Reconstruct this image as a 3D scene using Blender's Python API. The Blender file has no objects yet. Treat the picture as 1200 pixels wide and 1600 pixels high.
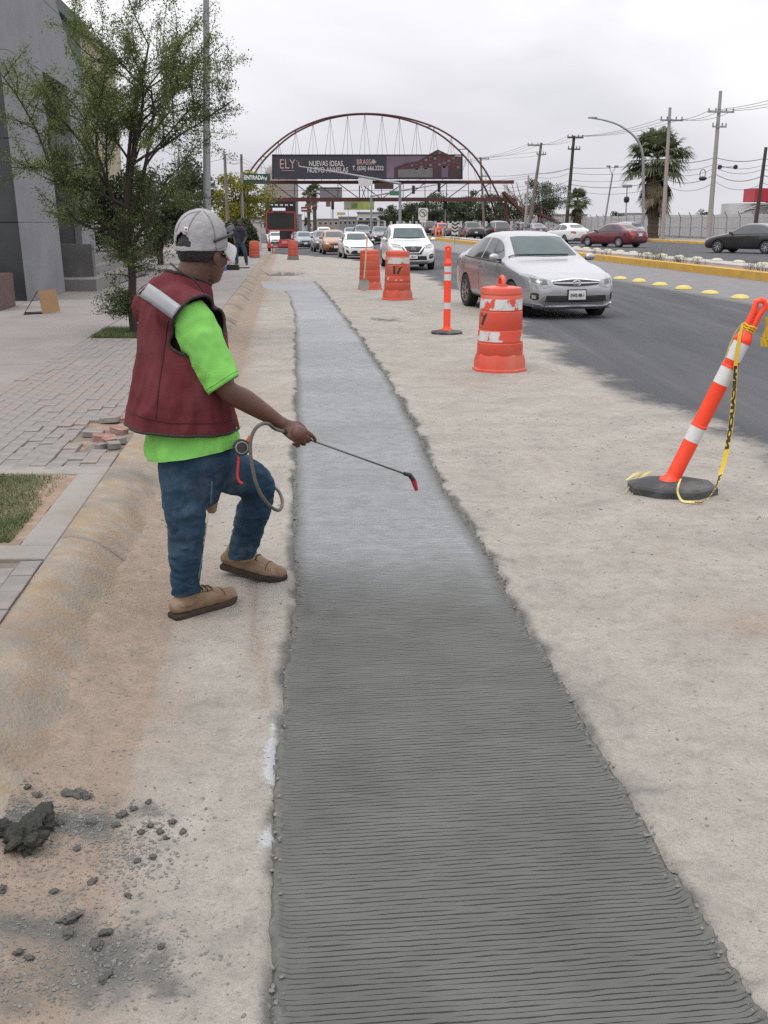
import bpy, bmesh, math, random
import numpy as np
from mathutils import Vector, Matrix, noise as mnoise
from mathutils.bvhtree import BVHTree
random.seed(7); rng = np.random.default_rng(7)
sc = bpy.context.scene
COL = sc.collection
R = math.radians

# ------------------------------------------------------------ camera
H, F = 1.65, 1600.0                       # eye height; focal length in photo pixels (1200 x 1600)
PITCH = math.atan(454 / 1600)
CP, SP = math.cos(PITCH), math.sin(PITCH)
cam = bpy.data.cameras.new('camera'); camo = bpy.data.objects.new('camera', cam); COL.objects.link(camo)
camo.location = (0, 0, H); camo.rotation_euler = (math.pi / 2 - PITCH, 0, 0)
cam.sensor_fit = 'VERTICAL'; cam.sensor_height = 24.0; cam.lens = 24.0 * F / 1600.0
cam.clip_start = 0.05; cam.clip_end = 4000
sc.camera = camo

# ------------------------------------------------------------ sky (overcast) and sun
SUN_EL, SUN_AZ = R(62), R(-130)           # azimuth measured from +Y towards +X: behind the camera, to the left
w = bpy.data.worlds.new('World'); sc.world = w; w.use_nodes = True
nt = w.node_tree; nt.nodes.clear()
def wn(t, **k):
    n = nt.nodes.new(t)
    for a, b in k.items(): setattr(n, a, b)
    return n
out = wn('ShaderNodeOutputWorld')
sky = wn('ShaderNodeTexSky', sky_type='NISHITA', sun_disc=False, sun_elevation=SUN_EL, sun_rotation=SUN_AZ)
sky.air_density = 1.5; sky.dust_density = 4.0
bg1 = wn('ShaderNodeBackground'); bg1.inputs[1].default_value = 0.10
hs = wn('ShaderNodeHueSaturation'); hs.inputs['Saturation'].default_value = 0.4
nt.links.new(sky.outputs[0], hs.inputs['Color']); nt.links.new(hs.outputs[0], bg1.inputs[0])
geo = wn('ShaderNodeTexCoord'); sx = wn('ShaderNodeSeparateXYZ')
nt.links.new(geo.outputs['Generated'], sx.inputs[0])
ab = wn('ShaderNodeMath', operation='MAXIMUM'); ab.inputs[1].default_value = 0.0
nt.links.new(sx.outputs['Z'], ab.inputs[0])
lum = wn('ShaderNodeMath', operation='MULTIPLY_ADD'); lum.inputs[1].default_value = 1.45; lum.inputs[2].default_value = 0.87
nt.links.new(ab.outputs[0], lum.inputs[0])            # overcast sky: zenith about three times the horizon
mp = wn('ShaderNodeMapping'); mp.inputs['Scale'].default_value = (1.0, 1.0, 2.6)
nt.links.new(geo.outputs['Generated'], mp.inputs['Vector'])
nz = wn('ShaderNodeTexNoise'); nz.inputs['Scale'].default_value = 2.3; nz.inputs['Detail'].default_value = 5.0
nz.inputs['Roughness'].default_value = 0.48; nz.inputs['Distortion'].default_value = 0.3
nt.links.new(mp.outputs[0], nz.inputs['Vector'])
cr = wn('ShaderNodeValToRGB'); cr.color_ramp.elements[0].position = 0.30; cr.color_ramp.elements[1].position = 0.66
cr.color_ramp.elements[0].color = (0.70, 0.70, 0.765, 1); cr.color_ramp.elements[1].color = (1.10, 1.09, 1.115, 1)
nt.links.new(nz.outputs[0], cr.inputs[0])
mul = wn('ShaderNodeVectorMath', operation='SCALE')
nt.links.new(cr.outputs[0], mul.inputs[0]); nt.links.new(lum.outputs[0], mul.inputs['Scale'])
bg2 = wn('ShaderNodeBackground'); bg2.inputs[1].default_value = 1.0
nt.links.new(mul.outputs[0], bg2.inputs[0])
mx = wn('ShaderNodeMixShader'); mx.inputs[0].default_value = 0.93
nt.links.new(bg1.outputs[0], mx.inputs[1]); nt.links.new(bg2.outputs[0], mx.inputs[2]); nt.links.new(mx.outputs[0], out.inputs[0])
sl = bpy.data.lights.new('sun', 'SUN'); sl.energy = 1.1; sl.angle = R(28); sl.color = (1.0, 0.965, 0.92)
so = bpy.data.objects.new('sun', sl); COL.objects.link(so)
sd = Vector((math.cos(SUN_EL) * math.sin(SUN_AZ), math.cos(SUN_EL) * math.cos(SUN_AZ), math.sin(SUN_EL)))
so.rotation_euler = sd.to_track_quat('Z', 'Y').to_euler()
so.location = (0, 0, 30)
vs = sc.view_settings; vs.view_transform = 'Standard'; vs.look = 'None'; vs.gamma = 1.0; vs.use_curve_mapping = False
vs.exposure = 0.0
sc.cycles.use_denoising = False
sc.cycles.max_bounces = 6; sc.cycles.diffuse_bounces = 3; sc.cycles.glossy_bounces = 3; sc.cycles.transparent_max_bounces = 6

# ------------------------------------------------------------ pixel to place
SL = 0.095                                 # the street runs along (-SL, 1)
def sstep(a, b, x): 
    x = min(1, max(0, (x - a) / (b - a))); return x * x * (3 - 2 * x)
def zt(x, y):                              # the near carriageway falls gently away, the far one is level
    q = min(y, 150) - 18
    return -0.0095 * (math.log1p(math.exp(-abs(q) / 3)) * 3 + max(q, 0)) * (1 - sstep(4.5, 11, x + SL * y))
def ztn(x, y):
    q = np.minimum(y, 150) - 18
    k = np.clip((x + SL * y - 4.5) / 6.5, 0, 1); k = k * k * (3 - 2 * k)
    return -0.0095 * (np.log1p(np.exp(-np.abs(q) / 3)) * 3 + np.maximum(q, 0)) * (1 - k)
def ray(px, py):
    u = (px - 600) / F; v = (800 - py) / F
    return Vector((u, CP + v * SP, -SP + v * CP))
def G(px, py, z=0.0):                      # where the ray meets the ground (or a level z above it)
    d = ray(px, py); t = 0.3; st = 0.02
    while t < 2500:
        p = d * t
        if H + p.z < zt(p.x, p.y) + z: break
        st = 0.004 * t + 0.01; t += st
    lo, hi = t - st, t
    for _ in range(30):
        m = (lo + hi) / 2; p = d * m
        if H + p.z > zt(p.x, p.y) + z: lo = m
        else: hi = m
    p = d * lo; return Vector((p.x, p.y, H + p.z))
def P(px, py, Y):                          # point of the ray at depth Y
    d = ray(px, py); t = Y / d.y
    return Vector((t * d.x, Y, H + t * d.z))
def PT(px, py, tt):                        # where the ray meets the upright plane running along the street at offset tt
    d = ray(px, py); t = tt / (d.x + SL * d.y)
    return Vector((t * d.x, t * d.y, H + t * d.z))
def ST(t, y, z=0.0):                       # street coordinates: t across, y forward
    x = t - SL * y
    return Vector((x, y, zt(x, y) + z))
STREET_ANG = math.atan(SL)                 # turn about Z from +Y to the street direction

# ------------------------------------------------------------ materials
def lin(c):
    if isinstance(c, str):
        c = c.lstrip('#'); c = [int(c[i:i + 2], 16) / 255 for i in (0, 2, 4)]
        return tuple((v / 12.92 if v <= 0.04045 else ((v + 0.055) / 1.055) ** 2.4) for v in c)
    return tuple(c)
MATS = {}
def mat(name, col, rough=0.6, metal=0.0, var=0.12, vscale=6.0, bump=0.0, bscale=60.0, coat=0.0, dirt=None, dscale=3.0, damt=0.5, spec=0.5, sheen=0.0):
    """plain surface with a little mottling, fine relief and optional dirt of its own shape"""
    if name in MATS: return MATS[name]
    m = bpy.data.materials.new(name); m.use_nodes = True; t = m.node_tree; b = t.nodes['Principled BSDF']
    col = lin(col)
    b.inputs['Roughness'].default_value = rough; b.inputs['Metallic'].default_value = metal
    b.inputs['Specular IOR Level'].default_value = spec
    if coat: b.inputs['Coat Weight'].default_value = coat; b.inputs['Coat Roughness'].default_value = 0.06
    if sheen: b.inputs['Sheen Weight'].default_value = sheen
    tc = t.nodes.new('ShaderNodeTexCoord')
    n = t.nodes.new('ShaderNodeTexNoise'); n.inputs['Scale'].default_value = vscale; n.inputs['Detail'].default_value = 6
    n.inputs['Roughness'].default_value = 0.6
    t.links.new(tc.outputs['Object'], n.inputs['Vector'])
    r = t.nodes.new('ShaderNodeValToRGB'); r.color_ramp.elements[0].position = 0.25; r.color_ramp.elements[1].position = 0.75
    r.color_ramp.elements[0].color = (*[max(0, c * (1 - var)) for c in col], 1); r.color_ramp.elements[1].color = (*[c * (1 + var) for c in col], 1)
    t.links.new(n.outputs[0], r.inputs[0]); last = r.outputs[0]
    if dirt is not None:
        n2 = t.nodes.new('ShaderNodeTexNoise'); n2.inputs['Scale'].default_value = dscale; n2.inputs['Detail'].default_value = 8
        n2.inputs['Roughness'].default_value = 0.68
        t.links.new(tc.outputs['Object'], n2.inputs['Vector'])
        r2 = t.nodes.new('ShaderNodeValToRGB'); r2.color_ramp.elements[0].position = 0.46; r2.color_ramp.elements[1].position = 0.66
        r2.color_ramp.elements[0].color = (0, 0, 0, 1); r2.color_ramp.elements[1].color = (damt,) * 3 + (1,)
        t.links.new(n2.outputs[0], r2.inputs[0])
        mi = t.nodes.new('ShaderNodeMix'); mi.data_type = 'RGBA'; mi.inputs['B'].default_value = (*lin(dirt), 1)
        t.links.new(r2.outputs[0], mi.inputs['Factor']); t.links.new(last, mi.inputs['A']); last = mi.outputs['Result']
    t.links.new(last, b.inputs['Base Color'])
    if bump:
        n3 = t.nodes.new('ShaderNodeTexNoise'); n3.inputs['Scale'].default_value = bscale; n3.inputs['Detail'].default_value = 6
        t.links.new(tc.outputs['Object'], n3.inputs['Vector'])
        bu = t.nodes.new('ShaderNodeBump'); bu.inputs['Strength'].default_value = bump; bu.inputs['Distance'].default_value = 0.01
        t.links.new(n3.outputs[0], bu.inputs['Height']); t.links.new(bu.outputs[0], b.inputs['Normal'])
    MATS[name] = m; return m

# ------------------------------------------------------------ objects
def link(name, me, m=None, parent=None):
    o = bpy.data.objects.new(name, me); COL.objects.link(o)
    if m is not None and me is not None:
        me.materials.clear(); me.materials.append(m)
    if parent is not None: o.parent = parent
    return o
def tag(o, label=None, cat=None, group=None, kind=None):
    if label: o['label'] = label
    if cat: o['category'] = cat
    if group: o['group'] = group
    if kind: o['kind'] = kind
    return o
def thing(name, label, cat, loc=(0, 0, 0), rz=0.0, group=None, rot=None):
    o = bpy.data.objects.new(name, None); COL.objects.link(o); o.empty_display_size = 0.2
    o.location = loc; o.rotation_euler = rot if rot else (0, 0, rz)
    return tag(o, label, cat, group)
def copy_tree(o, parent=None):
    c = o.copy(); COL.objects.link(c); c.parent = parent
    for ch in list(o.children): copy_tree(ch, c)
    return c
def frame_of(d, up=Vector((0, 0, 1))):
    d = d.normalized(); a = d.cross(up)
    if a.length < 1e-4: a = d.cross(Vector((0, 1, 0)))
    a.normalize(); b = a.cross(d).normalized(); return a, b
def crom(pts, n):
    """Catmull-Rom resampling of a list of tuples (any length)"""
    A = np.array(pts, float); m = len(A)
    B = np.vstack([2 * A[0] - A[1], A, 2 * A[-1] - A[-2]]); out = []
    for q in np.linspace(0, m - 1, n):
        i = min(int(q), m - 2); t = q - i; p0, p1, p2, p3 = B[i:i + 4]
        out.append(0.5 * (2 * p1 + (p2 - p0) * t + (2 * p0 - 5 * p1 + 4 * p2 - p3) * t * t + (3 * p1 - p0 - 3 * p2 + p3) * t ** 3))
    return out
class MB:
    def __init__(s): s.v = []; s.f = []
    def add(s, vs, fs):
        k = len(s.v); s.v += [tuple(p) for p in vs]; s.f += [tuple(i + k for i in f) for f in fs]; return s
    def box(s, c, d, M=None, taper=1.0):
        c = Vector(c); hx, hy, hz = d[0] / 2, d[1] / 2, d[2] / 2
        vs = [Vector((x * (taper if z > 0 else 1), y * (taper if z > 0 else 1), z)) for z in (-hz, hz) for x, y in ((-hx, -hy), (hx, -hy), (hx, hy), (-hx, hy))]
        vs = [c + ((M @ p) if M is not None else p) for p in vs]
        return s.add(vs, [(3, 2, 1, 0), (4, 5, 6, 7), (0, 1, 5, 4), (1, 2, 6, 5), (2, 3, 7, 6), (3, 0, 4, 7)])
    def bar(s, a, b, w, h, up=Vector((0, 0, 1))):
        a, b = Vector(a), Vector(b); x, y = frame_of(b - a, up)
        vs = [p + x * i * w / 2 + y * j * h / 2 for p in (a, b) for i, j in ((-1, -1), (1, -1), (1, 1), (-1, 1))]
        return s.add(vs, [(0, 1, 2, 3), (7, 6, 5, 4), (0, 4, 5, 1), (1, 5, 6, 2), (2, 6, 7, 3), (3, 7, 4, 0)])
    def tube(s, pts, rad, n=8, up=Vector((0, 0, 1)), cap=True, fixed=None):
        """rad: number, list of numbers or list of (a, b) half-axes; fixed: the side vector the first axis follows"""
        pts = [Vector(p) for p in pts]; m = len(pts); vs = []; fs = []
        if not isinstance(rad, (list, tuple)): rad = [rad] * m
        pa = None
        for i, p in enumerate(pts):
            d = (pts[min(i + 1, m - 1)] - pts[max(i - 1, 0)])
            if d.length < 1e-9: d = Vector((0, 0, 1))
            d.normalize()
            if fixed is not None:
                fx = fixed[i] if isinstance(fixed, list) else fixed
                a = (fx - d * fx.dot(d)).normalized(); b = d.cross(a).normalized()
            elif pa is None: a = frame_of(d, up)[0]; b = d.cross(a).normalized()
            else:
                a = (pa - d * pa.dot(d))
                a = a.normalized() if a.length > 1e-6 else frame_of(d, up)[0]
                b = d.cross(a).normalized()
            pa = a; r = rad[i]; ra, rb = r if isinstance(r, (tuple, list)) else (r, r)
            for k in range(n):
                t = 2 * math.pi * k / n; vs.append(p + a * (math.cos(t) * ra) + b * (math.sin(t) * rb))
        for i in range(m - 1):
            for k in range(n):
                k2 = (k + 1) % n; fs.append((i * n + k, i * n + k2, (i + 1) * n + k2, (i + 1) * n + k))
        if cap: fs.append(tuple(range(n - 1, -1, -1))); fs.append(tuple((m - 1) * n + k for k in range(n)))
        return s.add(vs, fs)
    def cyl(s, a, b, r0, r1=None, n=12): return s.tube([a, b], [r0, r0 if r1 is None else r1], n)
    def lathe(s, prof, n=24, c=(0, 0, 0), M=None, cap=True):
        c = Vector(c); vs = []; fs = []; m = len(prof)
        for r, z in prof:
            for k in range(n):
                t = 2 * math.pi * k / n; p = Vector((r * math.cos(t), r * math.sin(t), z))
                vs.append(c + ((M @ p) if M is not None else p))
        for i in range(m - 1):
            for k in range(n):
                k2 = (k + 1) % n; fs.append((i * n + k, i * n + k2, (i + 1) * n + k2, (i + 1) * n + k))
        if cap: fs.append(tuple(range(n - 1, -1, -1))); fs.append(tuple((m - 1) * n + k for k in range(n)))
        return s.add(vs, fs)
    def prism(s, poly, z0, z1, M=None, c=(0, 0, 0)):
        c = Vector(c); n = len(poly)
        vs = [Vector((x, y, z)) for z in (z0, z1) for x, y in poly]
        vs = [c + ((M @ p) if M is not None else p) for p in vs]
        return s.add(vs, [tuple(range(n - 1, -1, -1)), tuple(range(n, 2 * n))] + [(i, (i + 1) % n, (i + 1) % n + n, i + n) for i in range(n)])
    def ball(s, c, r, nu=10, nv=7, sc_=(1, 1, 1), M=None):
        c = Vector(c); vs = []; fs = []
        for j in range(nv + 1):
            ph = math.pi * j / nv
            for i in range(nu):
                th = 2 * math.pi * i / nu
                p = Vector((r * sc_[0] * math.sin(ph) * math.cos(th), r * sc_[1] * math.sin(ph) * math.sin(th), -r * sc_[2] * math.cos(ph)))
                vs.append(c + ((M @ p) if M is not None else p))
        for j in range(nv):
            for i in range(nu):
                fs.append((j * nu + i, j * nu + (i + 1) % nu, (j + 1) * nu + (i + 1) % nu, (j + 1) * nu + i))
        return s.add(vs, fs)
    def mesh(s, name, smooth=False):
        me = bpy.data.meshes.new(name); me.from_pydata(s.v, [], s.f); me.validate(); me.update()
        bm = bmesh.new(); bm.from_mesh(me); bmesh.ops.remove_doubles(bm, verts=bm.verts, dist=1e-6)
        bmesh.ops.recalc_face_normals(bm, faces=bm.faces); bm.to_mesh(me); bm.free()
        if smooth: set_smooth(me, smooth if smooth is not True else 40)
        return me
    def build(s, name, m, parent=None, smooth=False): return link(name, s.mesh(name, smooth), m, parent)
def set_smooth(me, ang=40):
    me.polygons.foreach_set('use_smooth', [True] * len(me.polygons))
    if ang < 179:
        bm = bmesh.new(); bm.from_mesh(me); a = R(ang)
        for e in bm.edges:
            if len(e.link_faces) == 2 and e.calc_face_angle(0) > a: e.smooth = False
        bm.to_mesh(me); bm.free()
    me.update()
def apply_mods(o):
    """bake an object's modifiers into its mesh"""
    dg = bpy.context.evaluated_depsgraph_get(); dg.update()
    me = bpy.data.meshes.new_from_object(o.evaluated_get(dg)); o.modifiers.clear(); o.data = me; return o
def remeshed(mb, name, voxel, smooth_it=4):
    o = link(name, mb.mesh(name)); 
    r = o.modifiers.new('r', 'REMESH'); r.mode = 'VOXEL'; r.voxel_size = voxel
    s = o.modifiers.new('s', 'SMOOTH'); s.iterations = smooth_it; s.factor = 0.5
    apply_mods(o); me = o.data; bpy.data.objects.remove(o)
    set_smooth(me, 180); return me
def text_mesh(body, size, ext=0.0015, align='CENTER', bold=0.0, sx=1.0, shear=0.0):
    cu = bpy.data.curves.new('t', 'FONT'); cu.body = body; cu.size = size; cu.align_x = align; cu.align_y = 'CENTER'
    cu.extrude = ext; cu.offset = bold; cu.shear = shear
    o = bpy.data.objects.new('t', cu); COL.objects.link(o)
    dg = bpy.context.evaluated_depsgraph_get(); dg.update()
    me = bpy.data.meshes.new_from_object(o.evaluated_get(dg)); bpy.data.objects.remove(o)
    if sx != 1.0: me.transform(Matrix.Diagonal((sx, 1, 1, 1)))
    return me
def coords(me):
    a = np.empty(len(me.vertices) * 3); me.vertices.foreach_get('co', a); return a.reshape(-1, 3)
def set_coords(me, a): me.vertices.foreach_set('co', np.asarray(a, float).ravel()); me.update()
# cheap smooth noise for arrays
_perm = rng.random((64, 64, 64))
def vnoise(p, s):
    q = np.asarray(p, float) * s; i = np.floor(q).astype(int); f = q - i; f = f * f * (3 - 2 * f); r = 0
    for dx in (0, 1):
        for dy in (0, 1):
            for dz in (0, 1):
                wt = (f[:, 0] if dx else 1 - f[:, 0]) * (f[:, 1] if dy else 1 - f[:, 1]) * (f[:, 2] if dz else 1 - f[:, 2])
                r = r + wt * _perm[(i[:, 0] + dx) % 64, (i[:, 1] + dy) % 64, (i[:, 2] + dz) % 64]
    return r
def fbm(p, s, o=4, g=0.5):
    r = 0; a = 1; tot = 0
    for k in range(o): r = r + a * vnoise(np.asarray(p) + 17.3 * k, s * 2 ** k); tot += a; a *= g
    return r / tot
# ============================================================ ground
SLX = [(0.8, -0.16), (1.81, -0.22), (2.24, -0.26), (2.87, -0.32), (3.42, -0.36), (3.89, -0.375), (4.68, -0.43), (7.59, -0.66), (12.9, -1.10), (19.7, -1.68), (25.0, -2.25), (27.2, -2.55), (29.0, -3.35), (33.7, -4.0)]
SRX = [(0.8, 0.86), (1.81, 0.81), (2.16, 0.76), (2.69, 0.72), (3.22, 0.665), (3.7, 0.63), (4.18, 0.59), (4.87, 0.55), (5.82, 0.45), (6.96, 0.36), (8.92, 0.23), (11.75, 0.0), (16.0, -0.42), (23.3, -1.15), (33.7, -2.25)]
STRIP_END = 33.2
def edge(tab, y): return np.interp(y, [a for a, b in tab], [b for a, b in tab])
def e_noise(y, seed, amp=0.02):
    y = np.asarray(y, float); p = np.stack([y, np.full_like(y, seed), np.full_like(y, seed * 0.37)], 1)
    return (fbm(p, 1.7, 5, 0.62) - 0.5) * 2 * amp * 1.4
def stripL(y): return edge(SLX, y) + e_noise(y, 3.1, 0.022)
def stripR(y): return edge(SRX, y) + e_noise(y, 9.7, 0.034)

def vattr(me, name, arr):
    at = me.attributes.new(name, 'FLOAT', 'POINT'); at.data.foreach_set('value', np.asarray(arr, np.float32))
def grid_mesh(name, X, Y, Z):
    ny, nx = X.shape; me = bpy.data.meshes.new(name)
    v = np.stack([X, Y, Z], -1).reshape(-1, 3)
    i = np.arange((ny - 1) * (nx - 1)); r = i // (nx - 1); c = i % (nx - 1); a = r * nx + c
    q = np.stack([a, a + 1, a + nx + 1, a + nx], 1)
    me.vertices.add(len(v)); me.vertices.foreach_set('co', v.ravel())
    me.loops.add(q.size); me.loops.foreach_set('vertex_index', q.ravel().astype(np.int32))
    me.polygons.add(len(q)); me.polygons.foreach_set('loop_start', np.arange(0, q.size, 4, dtype=np.int32))
    me.polygons.foreach_set('loop_total', np.full(len(q), 4, np.int32)); me.polygons.foreach_set('use_smooth', [True] * len(q))
    me.update(); me.validate(); return me
def blob(X, Y, px, py, rx, ry, z=0):
    c = G(px, py, z); return np.exp(-(((X - c.x) / rx) ** 2 + ((Y - c.y) / ry) ** 2))

ys = list(np.arange(0.9, 9.0, 0.03)) + list(np.arange(9.0, 14, 0.06))
s = 0.09
while ys[-1] < 1400: ys.append(ys[-1] + s); s *= 1.022 if ys[-1] < 40 else 1.06
ts = list(-np.geomspace(2.0, 900, 26)[::-1]) + list(np.arange(-1.7, 4.6, 0.03)) + list(np.arange(4.6, 12, 0.35)) + list(np.geomspace(12, 1000, 34))
ys, ts = np.array(ys), np.array(ts)
T, Y = np.meshgrid(ts, ys); X = T - SL * Y
p3 = np.stack([X, Y, np.zeros_like(X)], -1).reshape(-1, 3)
def N(s, o=4, g=0.5, off=0.0): return fbm(p3 + off, s, o, g).reshape(X.shape)
near = np.clip((16 - Y) / 8, 0, 1)
n1, n2, n3 = N(0.9, 5), N(3.1, 5, 0.55, 5.0), N(11, 4, 0.6, 9.0)
L_, R_ = stripL(Y.ravel()).reshape(X.shape), stripR(Y.ravel()).reshape(X.shape)
dL, dR = L_ - X, X - R_                       # positive outside the strip
inside = (dL < 0) & (dR < 0) & (Y < STRIP_END)
work = (T > -1.2) & (T < 4.4) & (Y < 62)
Z = ztn(X, Y) + near * ((n2 - 0.5) * 0.012 + (n3 - 0.5) * 0.008) * ((T > -1.3) & (T < 3.9)) 
dd = np.where(dL > 0, dL, np.where(dR > 0, dR, 0))
lip = np.exp(-((dd - 0.05) / 0.04) ** 2) * (Y < 14) * 0.010 * (0.3 + n2)
Z = Z + np.where(inside, -0.05, lip)
# dirt heap along the kerb foot
foot = np.exp(-((T + 0.80) / 0.16) ** 2) * (0.25 + 0.75 * n1)
Z = Z + (foot * 0.045 + np.exp(-((T + 0.86) / 0.12) ** 2) * np.clip(n2 - .42, 0, 1) * .10) * (Y < 50)
track = np.exp(-((X - np.interp(Y, [3.3, 3.6, 4.1, 4.6], [-0.42, -0.46, -0.56, -0.62])) / 0.028) ** 2) * ((Y > 3.3) & (Y < 4.7))
Z = Z - track * 0.012
Z = Z - .20 * blob(X, Y, 437, 427.5, .75, 1.1) + .13 * blob(X, Y, 420, 421, 1.1, 1.4)
dirt = np.clip(1.05 * np.exp(-((T + 0.74) / 0.30) ** 2) + 0.55 * (n1 - 0.40) * 2.2 * ((T < 0.4)) + 0.22 * (n2 - 0.45), 0, 1)
dirt = np.where(T < -0.5, np.clip(dirt + 0.25, 0, 1), dirt)
for b in [(740, 600, .35, .5, .9), (845, 720, .06, .5, .8), (1150, 970, .35, .35, .8), (1050, 870, .1, .5, .5), (1080, 1100, .15, .3, .25), (1180, 1240, .2, .2, .25), (440, 425, 1.2, 1.6, 1.0), (420, 410, 1.5, 2.5, .7), (400, 1010, .06, .4, .5), (240, 1180, .25, .3, .5), (130, 1160, .2, .4, .6), (530, 540, .8, 2, .3)]:
    dirt = np.maximum(dirt, blob(X, Y, *b[:4]) * b[4] * np.clip(n2 * 2.4 - 0.3, 0, 1.2))
dirt = np.maximum(dirt, track * .8)
dirt = np.where(T > 0.9, dirt * .8, dirt)
cement = 0.9 * np.exp(-(dd / 0.07) ** 2) * np.clip(n2 * 2.2 - 0.4, 0, 1) * (Y < 30)
cement = np.maximum(cement, 0.6 * np.exp(-(dd / 0.30) ** 2) * np.clip(n3 * 3 - 1.25, 0, 1) * (dR > 0) * (Y < 20))
for b in [(90, 1300, .20, .16, 1.3), (190, 1290, .26, .16, 1.2), (250, 1320, .2, .2, .9), (100, 1450, .3, .16, .8), (230, 1490, .30, .25, .9), (120, 1550, .3, .15, .8), (380, 1120, .12, .2, .5), (470, 600, .1, 1.2, .4), (600, 500, .5, .8, .8), (625, 515, .4, .8, .6), (740, 590, .25, .7, .35), (960, 1010, .2, .3, .3), (700, 620, .2, .5, .4), (436, 427, 1.0, 1.0, 1.8), (445, 426, .8, 1.0, 1.5), (430, 398, 1.3, 2.2, .8), (860, 800, .3, .6, .4), (800, 850, .2, .6, .4)]:  # mortar smears, plus strong blobs that paint the dug pit's shade
    cement = np.maximum(cement, blob(X, Y, *b[:4]) * b[4] * np.clip(n3 * 1.6 + n2 * 1.6 - 1.0, 0, 1.2))
white = np.exp(-((dL - 0.03) / 0.028) ** 2) * np.clip(n3 * 2.6 - .55, 0, 1) * np.clip(1.6 - np.abs(Y - 2.75) / 0.42, 0, 1)
white = np.maximum(white, 0.55 * np.exp(-((dL - 0.05) / 0.05) ** 2) * np.clip(n2 * 3 - 1.3, 0, 1) * (Y < 2.4))
aedge = np.interp(Y, [0, 7.8, 9.6, 11.2, 15, 23, 37, 50, 62, 75, 400], [3.6, 3.38, 3.42, 3.42, 3.6, 4.1, 4.8, 4.3, 3.2, -1.0, -1.0])
soft = np.interp(Y, [0, 10, 40, 90], [0.75, 0.7, 0.8, 0.9])
asph = np.clip((T - aedge) / soft + 0.35 + (n1 - 0.5) * 1.1 + (n2 - .5) * .8, 0, 1); asph = asph * asph * (3 - 2 * asph)
asph = np.where(T < -1.2, 1, asph)
pale = np.clip((T - 9.6) / 0.3, 0, 1) * np.clip((14.4 - T) / 0.3, 0, 1) * (Y < 130)
road = grid_mesh('road', X, Y, Z)
for nm, a in (('dirt', dirt), ('cement', cement), ('white', white), ('asph', asph), ('pale', pale)): vattr(road, nm, a.ravel())

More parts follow.
